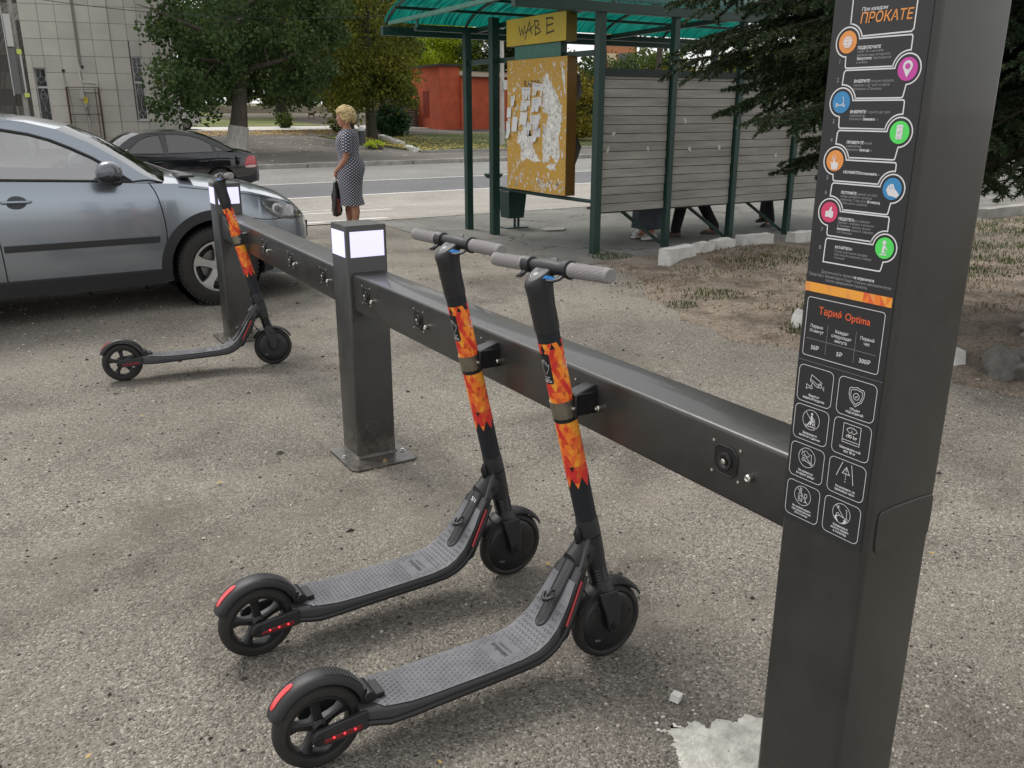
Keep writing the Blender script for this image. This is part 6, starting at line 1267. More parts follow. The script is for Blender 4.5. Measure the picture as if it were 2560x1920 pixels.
for z, rx, ry, ox in ((.345, .162, .180, -.005), (.38, .154, .176, -.005), (.45, .138, .175, -.003), (.60, .142, .185, -.003), (.72, .150, .195, -.004), (.82, .152, .200, -.012), (.90, .146, .192, -.012), (.98, .128, .166, 0), (1.05, .126, .158, .006), (1.14, .144, .176, .010), (1.21, .140, .184, .004), (1.27, .124, .190, -.006), (1.31, .104, .170, -.014), (1.338, .084, .120, -.018), (1.350, .070, .088, -.016)):
    hz = 1+.10*math.exp(-((z-.84)/.14)**2)+.12; rg_.append([(ox+rx*hz*math.cos(a)*fold(z, a)+(-.025*math.exp(-((z-.86)/.12)**2)), ry*hz*math.sin(a)*fold(z, a), z+(.012*math.sin(3*a) if z < .3 else 0)) for a in np.linspace(0, 2*math.pi, 41)[:-1]])
b.loft(rg_, caps=False); dr = b.build('dress', dress_mat(), wm, smooth=80)
for s in (-1, 1):
    b = MB(); b.tube([(-.004, s*.13, 1.285), (-.005, s*.185, 1.265), (-.005, s*.222, 1.20), (.0, s*.238, 1.10), (.002, s*.240, 1.055)], [.068, .070, .066, .064, .066], 20, caps=False); b.build('sleeve', MATS.get('dress') or dr.data.materials[0], dr, smooth=80)
    shoe('sandal', (-.004-s*.05, s*.092, .082), (1, s*.05, 0), mat('tan_leather', (.30, .17, .08), .6), wm, .22)
curls('hair', HM, mat('blond_hair', (.64, .50, .26), .6, vary=.45, vscale=30), wm, 800, .120, .122, .95, 3)
b = MB(); b.M = HM
for s in (-1, 1): b.sphere((.078, s*.028, .012), .0115, 10, 8)
b.M = None; b.build('eyes', M_eyew, wm, smooth=60)
b = MB(); b.M = HM
for s in (-1, 1): b.sphere((.0855, s*.029, .012), .006, 8, 6); b.tube([(.084, s*.016, .034), (.086, s*.030, .038), (.076, s*.044, .034)], .0028, 5)
b.tube([(.084, -.018, -.058), (.094, 0, -.059), (.084, .018, -.058)], .0035, 5); b.M = None; b.build('face_features', mat('brow', (.12, .05, .03), .7), wm, smooth=60)
# her bag
bg_ = empty('shopping_bag', (4.42, 11.55, .006), (0, 0, R(154)), 'black plastic carrier bag with white handles held by the woman', 'bag')
b = MB(); rr = random.Random(4); rings = []
for z, rx, ry in ((.20, .03, .10), (.21, .055, .145), (.27, .070, .155), (.36, .066, .150), (.46, .058, .138), (.55, .045, .110), (.62, .030, .075), (.67, .018, .045)): rings.append([(.195+rx*math.cos(a)*(1+.16*math.sin(4*a+z*30)+rr.uniform(-.06, .06)), .0+ry*math.sin(a)*(1+.06*math.sin(5*a+z*20)), z+.008*math.sin(6*a)) for a in np.linspace(0, 2*math.pi, 29)[:-1]])
b.loft(rings); b.build('bag_body', mat('black_poly', (.014, .010, .009), .25, vary=.5, vscale=14, bump=.8, bscale=26), bg_, smooth=70)
b = MB(); b.loft([[(.195+.072*math.cos(a), .157*math.sin(a), z) for a in (1.9, 2.2, 2.5)] for z in (.25, .34, .44)], caps=False, closed=False); b.build('bag_print', mat('bag_red', (.22, .05, .03), .4), bg_)
b = MB()
for s in (-1, 1):
    for q in (-.03, .03): b.tube([(.195, s*.02+q, .655), (.20, s*.012+q*.7, .70), (.20, s*.0+q*.3, .735)], [.010, .011, .010], 6)
b.tube([(.215, -.04, .60), (.21, -.02, .67), (.205, .0, .73)], .010, 6); b.build('handle', mat('white_handle', (.68, .68, .68), .5), bg_, smooth=60)

# ---------------- people waiting inside the shelter (mostly hidden by the board wall)
M_hair2 = mat('brown_hair', (.05, .03, .018), .7, vary=.3, vscale=30)
def waiting(x, y, face, label, top, bottom, shoes, skirt=False, stride=0., cross=False, scale=1., sandal=False, hair=M_hair2, stripe=False):
    t = empty('person', (x, y, .006), (0, 0, face), label, 'person'); b = MB(); k = scale
    b.loft([ell((.0, 0, z*k), rx, ry) for z, rx, ry in ((.80, .10, .14), (.90, .115, .165), (1.0, .115, .165), (1.12, .11, .15), (1.25, .12, .17), (1.37, .105, .185), (1.43, .07, .12), (1.46, .05, .06))])
    b.tube([(0, 0, 1.42*k), (.01, 0, 1.50*k)], .052, 14); HM = head_geo(b, (.03, 0, 1.60*k), 1.02)
    J = {}
    for s in (-1, 1):
        fx = stride*s; fy = s*.085 if not cross else -s*.055
        hip = Vector((0, s*.085, .88*k)); ank = Vector((fx, fy, .085+(.06 if cross and s > 0 else 0))); kn = hip.lerp(ank, .52)+Vector((.03+abs(stride)*.12, 0, 0)); J[s] = (hip, kn, ank)
        b.tube([hip, hip.lerp(kn, .5), kn, kn.lerp(ank, .35), kn.lerp(ank, .85), ank], [.088, .075, .055, .055, .038, .034], 14); b.tube([ank+Vector((-.03, 0, -.03)), ank+Vector((.06, 0, -.045)), ank+Vector((.13, 0, -.058))], [.033, .033, .020], 10)
        b.tube([(.0, s*.165, 1.38*k), (-.01, s*.21, 1.28*k), (.0, s*.225, 1.10*k), (.05, s*.22, .98*k), (.12, s*.20, .86*k)], [.056, .052, .044, .036, .024], 12); hand_geo(b, (.12, s*.20, .86*k), (.3, 0, -1), (0, -s, 0), .3, 1, s)
    finish(b, 'body', M_skin, t, .010, 3)
    b = MB(); b.loft([ell((.0, 0, z*k), rx, ry, 24) for z, rx, ry in ((.80, .135, .185), (.90, .13, .18), (1.0, .13, .178), (1.12, .125, .165), (1.25, .135, .185), (1.37, .12, .20), (1.435, .08, .13), (1.455, .06, .08))], caps=False)
    for s in (-1, 1): b.tube([(.0, s*.14, 1.38*k), (-.01, s*.212, 1.29*k), (0, s*.23, 1.12*k)], [.07, .064, .060], 14, caps=False)
    b.build('shirt', top, t, smooth=70)
    if skirt:
        b = MB(); rings = []
        for z, rx, ry in ((.98*k, .13, .175), (.85*k, .155, .20), (.6, .165, .205), (.4, .180, .210), (.25, .190, .215), (.15, .196, .22), (.145, .185, .21)): rings.append([(rx*math.cos(a)*(1+.045*math.sin(9*a)), ry*math.sin(a)*(1+.045*math.sin(9*a+1)), z) for a in np.linspace(0, 2*math.pi, 55)[:-1]])
        b.loft(rings, caps=False); b.build('skirt', bottom, t, smooth=70)
        if stripe: b = MB(); b.loft([[(-.20+.01*q, y_, z) for y_ in (-.04, .04)] for q, z in ((0, .16), (1, .3), (2, .5), (3, .7))], caps=False, closed=False); b.build('scarf_end', mat('yellow_cloth', (.5, .45, .04), .8), t)
    else:
        b = MB(); b.loft([ell((0, 0, z*k), rx, ry) for z, rx, ry in ((.80, .125, .165), (.90, .125, .175), (.98, .12, .165))])
        for s in (-1, 1): hip, kn, ank = J[s]; b.tube([hip, hip.lerp(kn, .5), kn, kn.lerp(ank, .5), ank+Vector((-.005, 0, .02)), ank+Vector((-.01, 0, -.035))], [.098, .092, .082, .075, .068, .066], 16)
        finish(b, 'trousers', bottom, t, .012, 4)
    for s in (-1, 1):
        so = shoe('sandal' if sandal else 'shoe', J[s][2]-Vector((0, 0, .0)), (1, s*.08, -.0), shoes, t, .25)
    curls('hair', HM, hair, t, 90, .102, .112, .5, int(x*10)); return t
M_jean = mat('grey_blue_cloth', (.075, .085, .105), .9, vary=.2, vscale=20, bump=.3, bscale=120); M_blk = mat('black_cloth', (.010, .010, .013), .9, vary=.2, vscale=20); M_olv = mat('dark_olive_cloth', (.030, .028, .020), .9)
M_tw = mat('white_leather', (.62, .62, .60), .5); M_br = mat('brown_leather', (.10, .065, .045), .6)
waiting(7.35, 8.72, R(182), 'woman behind the board wall showing a long grey blue skirt and white sandals', mat('plain_beige', (.35, .3, .25), .9), M_jean, M_tw, True, scale=.95, sandal=True, stripe=True)
waiting(7.66, 9.12, R(176), 'person in dark olive trousers standing behind the woman in white sandals', mat('plain_brown', (.08, .06, .05), .9), M_olv, M_tw, False, .10)
waiting(8.13, 8.68, R(158), 'person striding in black trousers and brown shoes behind the board wall', mat('plain_grey', (.15, .15, .16), .9), M_blk, M_br, False, .30)
waiting(9.66, 8.85, R(190), 'person with crossed legs in black trousers and dark shoes, far end of the shelter', mat('plain_navy', (.03, .04, .08), .9), M_blk, M_trim, False, .0, True)

# ---------------- driver of the black car
dv = empty('person', (3.55, 21.66, zt(22)+.01), (0, 0, math.pi), 'driver in a pink top at the wheel of the black car', 'person'); b = MB()
b.loft([ell((-.02-.12*(z-.7), 0, z), rx, ry) for z, rx, ry in ((.55, .12, .16), (.70, .115, .16), (.85, .11, .16), (.98, .10, .175), (1.03, .06, .10))]); b.tube([(-.06, 0, 1.02), (-.04, 0, 1.09)], .05, 12); HMd = head_geo(b, (-.02, 0, 1.19), .98)
for s in (-1, 1): b.tube([(-.05, s*.17, .98), (.05, s*.22, .80), (.30, s*.16, .84), (.42, s*.12, .88)], [.05, .042, .032, .024], 10); hand_geo(b, (.42, s*.12, .88), (1, 0, .3), (0, -s, 0), .8, .95, s); b.tube([(.0, s*.10, .60), (.42, s*.12, .66), (.60, s*.12, .40), (.72, s*.12, .30)], [.09, .065, .05, .035], 10)
finish(b, 'body', M_skin, dv, .010, 3)
b = MB(); b.loft([ell((-.02-.12*(z-.7), 0, z), rx, ry) for z, rx, ry in ((.52, .135, .175), (.70, .13, .175), (.85, .125, .175), (.98, .115, .19), (1.035, .07, .11))], caps=False)
for s in (-1, 1): b.tube([(-.05, s*.15, .985), (.0, s*.20, .88), (.05, s*.225, .80)], [.062, .056, .052], 12, caps=False)
b.build('shirt', mat('pink_cloth', (.60, .18, .17), .85), dv, smooth=70); curls('hair', HMd, M_hair2, dv, 90, .102, .112, .5, 9)
# ============================================================ TREES, BUILDINGS AND OTHER THINGS ACROSS THE ROAD
def leaf_mesh(name, blobs, n, size, m, seed, parent=None, clumps=60, clump_r=.55, droop=0., shell=.5, aspect=.7):
    """many small leaf faces gathered in clumps through the volume of several ellipsoids"""
    rg = np.random.default_rng(seed); vol = np.array([b[3]*b[4]*b[5] for b in blobs]); pr = vol/vol.sum(); C_ = []
    for _ in range(clumps):
        b = blobs[rg.choice(len(blobs), p=pr)]; d = rg.normal(size=3); d /= np.linalg.norm(d); r = (shell+(1-shell)*rg.random())**.6
        C_.append((np.array(b[:3])+d*np.array(b[3:6])*r, clump_r*rg.uniform(.6, 1.4)))
    cen = np.array([c for c, _ in C_]); cr = np.array([r for _, r in C_]); k = rg.integers(0, clumps, n)
    d = rg.normal(size=(n, 3)); d /= np.linalg.norm(d, axis=1)[:, None]; rad = rg.random(n)**.45; p = cen[k]+d*(cr[k]*rad)[:, None]*np.array([1.15, 1.15, .8]); p[:, 2] -= droop*rg.random(n)**2
    a = rg.normal(size=(n, 3)); a /= np.linalg.norm(a, axis=1)[:, None]; q = rg.normal(size=(n, 3)); q[:, 2] *= .6; c = np.cross(a, q); c /= np.linalg.norm(c, axis=1)[:, None]; a = np.cross(c, np.cross(a, c)) if False else a
    s = size*rg.uniform(.6, 1.3, n)[:, None]; A = a*s; B = c*s*aspect*.5
    V = np.stack([p-A*.5, p-A*.05+B, p+A*.5, p-A*.05-B], 1).reshape(-1, 3)
    return quads(name, V, m, parent)
def quads(name, V, m, parent=None):
    n = len(V)//4; me = bpy.data.meshes.new(name); me.vertices.add(len(V)); me.vertices.foreach_set('co', V.astype(np.float32).ravel()); me.loops.add(n*4); me.loops.foreach_set('vertex_index', np.arange(n*4, dtype=np.int32)); me.polygons.add(n)
    me.polygons.foreach_set('loop_start', np.arange(0, n*4, 4, dtype=np.int32)); me.polygons.foreach_set('loop_total', np.full(n, 4, dtype=np.int32)); me.materials.append(m); me.update(); me.validate()
    o = bpy.data.objects.new(name, me); COL.objects.link(o)
    if parent:
        o.parent = parent
        if parent.name in WORLD: o.matrix_parent_inverse = Matrix.Translation(-parent.location)
    return o
M_bark = mat('bark', (.075, .062, .048), .95, vary=.4, vscale=4, bump=1, bscale=14, streak=(3, 3, .6))
M_barkw = mat('whitewashed_bark', (.42, .40, .36), .95, vary=.35, vscale=5, bump=1, bscale=14, streak=(3, 3, .6))
L_dark = leaf_mat('leaf_dark_green', [(.016, .034, .010), (.036, .070, .020), (.075, .12, .034), (.12, .165, .05)], trans=.35)
L_mid = leaf_mat('leaf_mid_green', [(.022, .042, .012), (.06, .10, .022), (.12, .16, .035), (.19, .22, .05)], trans=.35)
L_olive = leaf_mat('leaf_olive', [(.035, .05, .010), (.11, .135, .022), (.22, .23, .035), (.38, .34, .045)], trans=.4)
L_lime = leaf_mat('leaf_lime', [(.22, .32, .02), (.40, .52, .035), (.55, .64, .06), (.62, .66, .09)], trans=.55)
L_yel = leaf_mat('leaf_yellowing', [(.05, .065, .012), (.14, .14, .02), (.30, .24, .03), (.42, .30, .03)])
def limbs(b, base, top, r0, seed, n=7, reach=2.5, z0=2., lean=0):
    rr = random.Random(seed); bx, by, bz = base; tx, ty, tz = top; pts = []; K = 9
    for k in range(K+1):
        q = k/K; pts.append((bx+(tx-bx)*q+.12*math.sin(q*5+seed), by+(ty-by)*q+.1*math.cos(q*4+seed), bz+(tz-bz)*q))
    b.tube(pts, [r0*(1.35 if k == 0 else 1.08 if k == 1 else 1-.75*k/K) for k in range(K+1)], 12)
    for i in range(n):
        q = rr.uniform(.25, .95); z = bz+(tz-bz)*q
        if z < z0: q = (z0-bz)/(tz-bz)+.05*rr.random()
        k = min(K-1, int(q*K)); s = Vector(pts[k]).lerp(Vector(pts[k+1]), q*K-k); a = rr.uniform(0, 6.3); l = reach*rr.uniform(.6, 1.1)
        P = [s]; d = Vector((math.cos(a), math.sin(a), rr.uniform(.2, .8)))
        for j in range(4): d = (d+Vector((rr.uniform(-.35, .35), rr.uniform(-.35, .35), rr.uniform(-.2, .2)))).normalized(); P.append(P[-1]+d*l/4)
        b.tube(P, [r0*.42*(1-.8*j/4) for j in range(5)], 7)
        for j in (2, 3): e = (d+Vector((rr.uniform(-1, 1), rr.uniform(-1, 1), rr.uniform(-.3, .5)))).normalized(); b.tube([P[j], P[j]+e*l*.25, P[j]+e*l*.45+Vector((0, 0, -.1))], [r0*.14, r0*.08, r0*.03], 5)
GT = 'leafy trees across the road'
def tree(name, x, y, r0, top, blobs, n, size, m, seed, label, white=0, clumps=70, cr=.6, reach=2.6, z0=2.2, droop=.3, group=GT, shell=.45, nl=8):
    z = zt(y); t = root_at(name, (x, y, z), label, 'tree', group); b = MB(); limbs(b, (x, y, z-.05), top, r0, seed, nl, reach, z0); tr = b.build('trunk', M_bark, t, smooth=60)
    if white:
        b = MB(); K = 10; tx, ty, tz = top; P = []; h = white
        for k in range(5): zz = z-.03+h*k/4; q = (zz-z)/(tz-z); P.append((x+(tx-x)*q+.12*math.sin(q*5+seed), y+(ty-y)*q+.1*math.cos(q*4+seed), zz))
        b.tube(P, [r0*f for f in (1.42, 1.33, 1.25, 1.17, 1.12)], 14, caps=False); b.build('whitewash_band', M_barkw, tr, smooth=60)
    leaf_mesh('crown', blobs, n, size, m, seed, t, clumps, cr, droop, shell); return t
tree('broadleaf_tree', 9.5, 37.9, .36, (10.9, 38.2, 9), [(10.4, 38.2, 6.6, 4.1, 3.4, 4.2), (8.5, 37.2, 3.2, 1.9, 1.6, 1.6), (7.7, 37.0, 2.1, 1.3, 1.1, .8), (12.3, 38.4, 4.4, 2.2, 2.2, 2.4), (11.5, 37.4, 2.9, 1.3, 1.3, 1.0)], 34000, .17, L_dark, 1, 'large dark tree with whitewashed trunk foot beside the tiled building', 1.15, 150, .75, 3.2, 2.0, .35)
tree('broadleaf_tree', 22.9, 75, .42, (23.2, 75, 13), [(23.0, 75, 9.2, 6.0, 5, 6.2), (20.0, 75, 5.4, 3.4, 3.0, 2.6), (27.0, 75, 5.6, 3.4, 3.0, 2.7)], 30000, .30, L_dark, 2, 'dark tree behind the whitewashed one, its short trunk on the lawn edge', 0, 120, 1.2, 4.2, 3.6, .6)
tree('broadleaf_tree', 19.3, 46.8, .26, (19.4, 46.6, 9.5), [(18.7, 46.0, 6.2, 3.3, 2.6, 4.0), (17.4, 45.6, 3.2, 2.0, 1.8, 1.7), (20.6, 46.0, 3.4, 1.9, 1.6, 1.9), (19.0, 45.6, 2.2, 2.2, 1.2, 1.1), (16.2, 46.2, 7.0, 2.2, 2.0, 3.2)], 44000, .165, L_olive, 3, 'olive green tree with yellowing leaves just left of the red building', 0, 190, .7, 2.4, 1.8, .5)
tree('broadleaf_tree', 31.4, 63.5, .22, (31.6, 63.4, 8), [(31.6, 62.8, 6.2, 3.6, 2.2, 2.8), (33.2, 62.6, 5.4, 1.9, 1.5, 1.7)], 30000, .21, L_lime, 4, 'bright lime green tree behind the red building', 0, 200, .75, 2.2, 3.5, .5)
tree('broadleaf_tree', 22.6, 52.5, .26, (22.7, 52.6, 9.5), [(23.0, 52.6, 7.2, 2.6, 2.2, 2.8), (21.4, 52.4, 5.6, 1.9, 1.8, 2.2)], 12000, .17, L_mid, 5, 'mid green tree above the brown fence left of the red building', 0, 60, .7, 2.2, 3.5, .3)
tree('broadleaf_tree', 32.9, 39.0, .25, (33.2, 39.0, 10), [(33.2, 39, 8.6, 3.0, 3.0, 2.2), (34.6, 38.6, 6.0, 1.5, 1.5, .9)], 8000, .2, L_mid, 6, 'tall tree with the thicker bare trunk seen over the shelter wall', 0, 50, .7, 2.6, 4.6, .9)
tree('broadleaf_tree', 33.6, 44.4, .19, (33.4, 44.6, 10), [(33.2, 44.6, 9.0, 2.8, 2.6, 2.0), (31.9, 44, 7.4, 1.0, 1.0, .6)], 7000, .2, L_mid, 7, 'slim dark trunk seen over the shelter wall close to its corner post', 0, 40, .7, 2.4, 5.0, .6)
tree('broadleaf_tree', 2.5, 60, .3, (2.5, 60, 10), [(3, 60, 6, 4.5, 3.5, 4.2)], 9000, .26, L_mid, 8, 'green tree standing behind the tiled building', 0, 60, 1.0, 3, 2.4, .3)
tree('broadleaf_tree', 21.6, 56.2, .26, (21.6, 56.2, 10), [(20.6, 56.2, 6.8, 4.4, 3.0, 4.8), (17.6, 56.2, 5.4, 2.6, 2.0, 2.6)], 26000, .21, L_mid, 9, 'mid green tree rising behind the olive one', 0, 120, .85, 2.8, 3.0, .4)
tree('broadleaf_tree', 38.0, 60.5, .24, (38.0, 60.5, 9), [(37.6, 60.4, 5.4, 3.2, 2.4, 3.2), (34.6, 60.2, 6.2, 2.4, 2.0, 2.8)], 20000, .21, L_dark, 10, 'dark tree right behind the red building, next to the lime one', 0, 90, .8, 2.4, 2.6, .3)
tree('broadleaf_tree', 45.0, 53.5, .22, (45, 53.5, 5.2), [(45, 53.5, 3.2, 3.6, 2.4, 2.8), (41.2, 54, 2.8, 2.6, 2.0, 2.4)], 18000, .21, L_mid, 11, 'low broad mid green tree behind the shrubs left of centre', 0, 90, .8, 2.2, 1.6, .2)
tree('broadleaf_tree', 52.0, 47.0, .22, (52, 47, 5.4), [(52, 47, 3.2, 4.2, 2.4, 2.8), (48.2, 49, 2.9, 2.6, 2.0, 2.4)], 18000, .21, L_olive, 12, 'low broad olive tree behind the shrubs near the spruce', 0, 90, .8, 2.2, 1.6, .2)
# row closing the view beyond the lawns; every crown is its own tree
rr = random.Random(77); GF = 'trees closing the view far behind the lawns'
kinds = ((L_dark, 'dark green'), (L_mid, 'mid green'), (L_olive, 'olive green'))
k = 0
for (x0, x1, yb, n, h) in ((4, 44, 96, 9, 10.5), (8, 60, 120, 8, 15)):
    for i in range(n):
        x = x0+(x1-x0)*(i+.5)/n+rr.uniform(-1, 1); y = yb+rr.uniform(-4, 4); z = zt(y); m, kn = kinds[k % 3]; k += 1; s = (x1-x0)/n*.62
        tree('distant_tree', x, y, .3, (x, y, z+h*.8), [(x, y, z+h*.47, s, s, h*.46), (x+rr.uniform(-1, 1), y-1, z+h*.3, s*.8, s*.8, h*.2)], 3600, .52, m, 100+k, kn+' tree in the distant row behind the lawns', 0, 46, 1.5, 3, 3, .5, GF, .4, 5)
# shrubs and small trees behind the shelter
GB = 'shrubs and young trees seen past the shelter'
for i, (x, y, s, h, m, lab) in enumerate(((29.0, 41.8, 1.5, 3.6, L_yel, 'yellowing shrub between the notice board and the shelter corner post'), (31.2, 47.2, 1.8, 4.8, L_mid, 'green young tree behind the yellowing shrub'), (34.9, 46.2, 2.3, 4.0, L_dark, 'dark shrub behind the slim bare trunk'), (37.4, 44.2, 2.2, 4.4, L_mid, 'mid green shrub between the two bare trunks'),
        (37.2, 41.4, 1.7, 3.6, L_yel, 'yellow green shrub left of the thick bare trunk'), (39.0, 38.2, 2.1, 4.5, L_olive, 'olive shrub right of the thick bare trunk'), (42.0, 36.6, 2.4, 5.0, L_dark, 'dark shrub seen through the third shelter bay'), (44.2, 34.2, 2.4, 4.6, L_yel, 'yellowing shrub half hidden by the spruce boughs'), (47.5, 32.5, 2.6, 5.4, L_dark, 'dark shrub behind the spruce'), (52, 30.5, 3.0, 5.5, L_mid, 'green shrub right of the tall pillar behind the spruce'), (57, 27.5, 3.4, 5.5, L_dark, 'dark shrub at the right edge behind the spruce'))):
    z = zt(y); t = root_at('shrub', (x, y, z), lab, 'shrub', GB); h *= 1.35; b = MB(); limbs(b, (x, y, z), (x+.2, y, z+h*.7), .09, 30+i, 6, s*.8, z+.5); b.build('stem', M_bark, t, smooth=60)
    leaf_mesh('foliage', [(x, y, z+h*.5, s, s*.8, h*.5), (x+.3, y-.3, z+h*.25, s*.9, s*.7, h*.28)], 7500, .19, m, 50+i, t, 54, .66, .2, .35)
for i, (x, y, s, h, lab) in enumerate(((21.2, 48.4, 1.15, 1.75, 'rounded dark green bush at the corner of the grass verge'),)):
    z = zt(y); t = root_at('bush', (x, y, z), lab, 'bush'); b = MB(); limbs(b, (x, y, z), (x, y, z+h*.6), .06, 41, 7, s*.7, z+.2); b.build('stem', M_bark, t, smooth=60)
    leaf_mesh('foliage', [(x, y, z+h*.45, s, s, h*.5)], 5200, .17, leaf_mat('leaf_bush', [(.012, .04, .018), (.03, .08, .03), (.07, .13, .05)]), 60, t, 60, .34, 0, .3)
for i, (x, y) in enumerate(((18.1, 58.4), (19.6, 52.6))):
    z = zt(y); t = root_at('wild_plant', (x, y, z), ('tall weedy plant at the far edge of the pale path', 'weedy plant beside the woman in the far yard')[i], 'plant'); leaf_mesh('foliage', [(x, y, z+.5, .5, .5, .5)], 500, .2, L_mid, 80+i, t, 20, .25)

# ---- distant block of flats
hb = root_at('apartment_block', (101, 131, zt(130)), 'orange and cream high rise seen between shelter roof and trees', 'building'); z = zt(130)
b = MB(); b.box((101, 131, z+15), (7.2, 9, 30), rz=R(-35)); w_ = b.build('wall', mat('flats_orange', (.48, .20, .10), .9, vary=.1, vscale=.3), hb)
b = MB(); rm = Matrix.Rotation(R(-35), 3, 'Z')
for k in range(9): b.box(Vector((101, 131, 0))+rm @ Vector((-1.4, -4.55, 0))+Vector((0, 0, z+2+3*k)), (3.0, .1, 1.7), rz=R(-35))
tag(b.build('cream_panels', mat('flats_cream', (.62, .50, .36), .9), w_), kind='stuff')
for k in range(9):
    for q in (-2.6, 1.2, 2.6): b = MB(); b.box(Vector((101, 131, 0))+rm @ Vector((q, -4.56, 0))+Vector((0, 0, z+2.2+3*k)), (1.3, .12, 1.4), rz=R(-35)); b.build('window', mat('flats_window', (.08, .09, .10), .2), w_)

# ---- tiled building on the left
FO = Vector((8.36, 43.0, 0)); FU = Vector((math.cos(R(-8.9)), math.sin(R(-8.9)), 0)); FN = Vector((-FU.y, FU.x, 0)); zb_ = zt(43)-.05
def fp(u, z, d=0.): return FO+FU*u-FN*d+Vector((0, 0, z))     # u along the facade, z height, d towards the road
bl = root_at('tiled_building', tuple(fp(-8, zb_)), 'pale building clad in square stone tiles with two narrow lattice windows', 'building')
M_tile = mat('stone_tile', (.52, .50, .44), .85, vary=.10, vscale=.9, bump=.15, bscale=6); M_tile2 = mat('stone_tile_b', (.47, .455, .405), .85, vary=.1, vscale=.9); M_joint = mat('tile_joint', (.085, .08, .07), .95)
rotf = Matrix.Rotation(R(-8.9), 3, 'Z')
def fbox(b, u0, u1, z0, z1, d0, d1): b.box(fp((u0+u1)/2, (z0+z1)/2, (d0+d1)/2), (u1-u0, d1-d0, z1-z0), rot=rotf)
WIN = [((-5.49, -5.02, 1.14, 3.30)), ((-1.62, -1.19, 1.17, 3.82))]
b = MB(); fbox(b, -30, .06, zb_-.3, 11, -9, -.42)
for i, (a, c) in enumerate(((-30, -5.49), (-5.02, -1.62), (-1.19, .06))): fbox(b, a, c, zb_-.3, 11, -.40, -.03)
for (u0, u1, z0, z1) in WIN: fbox(b, u0, u1, zb_-.3, z0, -.40, -.031); fbox(b, u0, u1, z1, 11, -.40, -.031)
wall = b.build('wall', M_joint, bl)
us = [-12.2+.70*k for k in range(20)]; us = [-11.9, -11.2, -10.5, -9.8, -9.1, -8.4, -7.7, -7.05, -6.38, -5.72, -5.02, -4.37, -3.66, -3.05, -2.34, -1.66, -1.19, -.56, .06]
b = MB(); rr = random.Random(6)
for i, (u0, u1) in enumerate(zip(us, us[1:])):
    dd = .0 if u0 >= -2.35 else .055 if u0 > -5.8 else -.05      # shallow steps in the cladding
    for k in range(-2, 15):
        z0, z1 = 1.09+.675*(k), 1.09+.675*(k+1)
        if z1 < zb_: continue
        for (wu0, wu1, wz0, wz1) in WIN:
            if u0 < wu1-.02 and u1 > wu0+.02 and z1 > wz0+.02 and z0 < wz1-.02:
                if wu0-u0 > .06: b.mat(0); fbox(b, u0+.006, wu0-.004, z0+.006, z1-.006, -.03, dd+.01)
                if u1-wu1 > .06: b.mat(0); fbox(b, wu1+.004, u1-.006, z0+.006, z1-.006, -.03, dd+.01)
                if z1 > wz1+.03: b.mat(1); fbox(b, max(u0, wu0)+.006, min(u1, wu1)-.006, wz1+.006, z1-.006, -.03, dd+.01)
                if z0 < wz0-.03: b.mat(1); fbox(b, max(u0, wu0)+.006, min(u1, wu1)-.006, z0+.006, wz0-.006, -.03, dd+.01)
                break
        else:
            b.mat(int(rr.random() < .3)); e = rr.uniform(-.003, .003); fbox(b, u0+.007, u1-.007, z0+.007, z1-.007, -.03, dd+.01+e)
b.build('cladding', [M_tile, M_tile2], wall)
b = MB(); fbox(b, -3.72, -3.60, 3.45, 11, .06, .10); b.build('facade_strip', mat('strip_grey', (.20, .195, .17), .9), wall)  # plain grey strip raised along a vertical cladding joint
M_wf = mat('window_frame_white', (.55, .55, .54), .5); M_wg = mat('window_dark', (.03, .032, .035), .12)
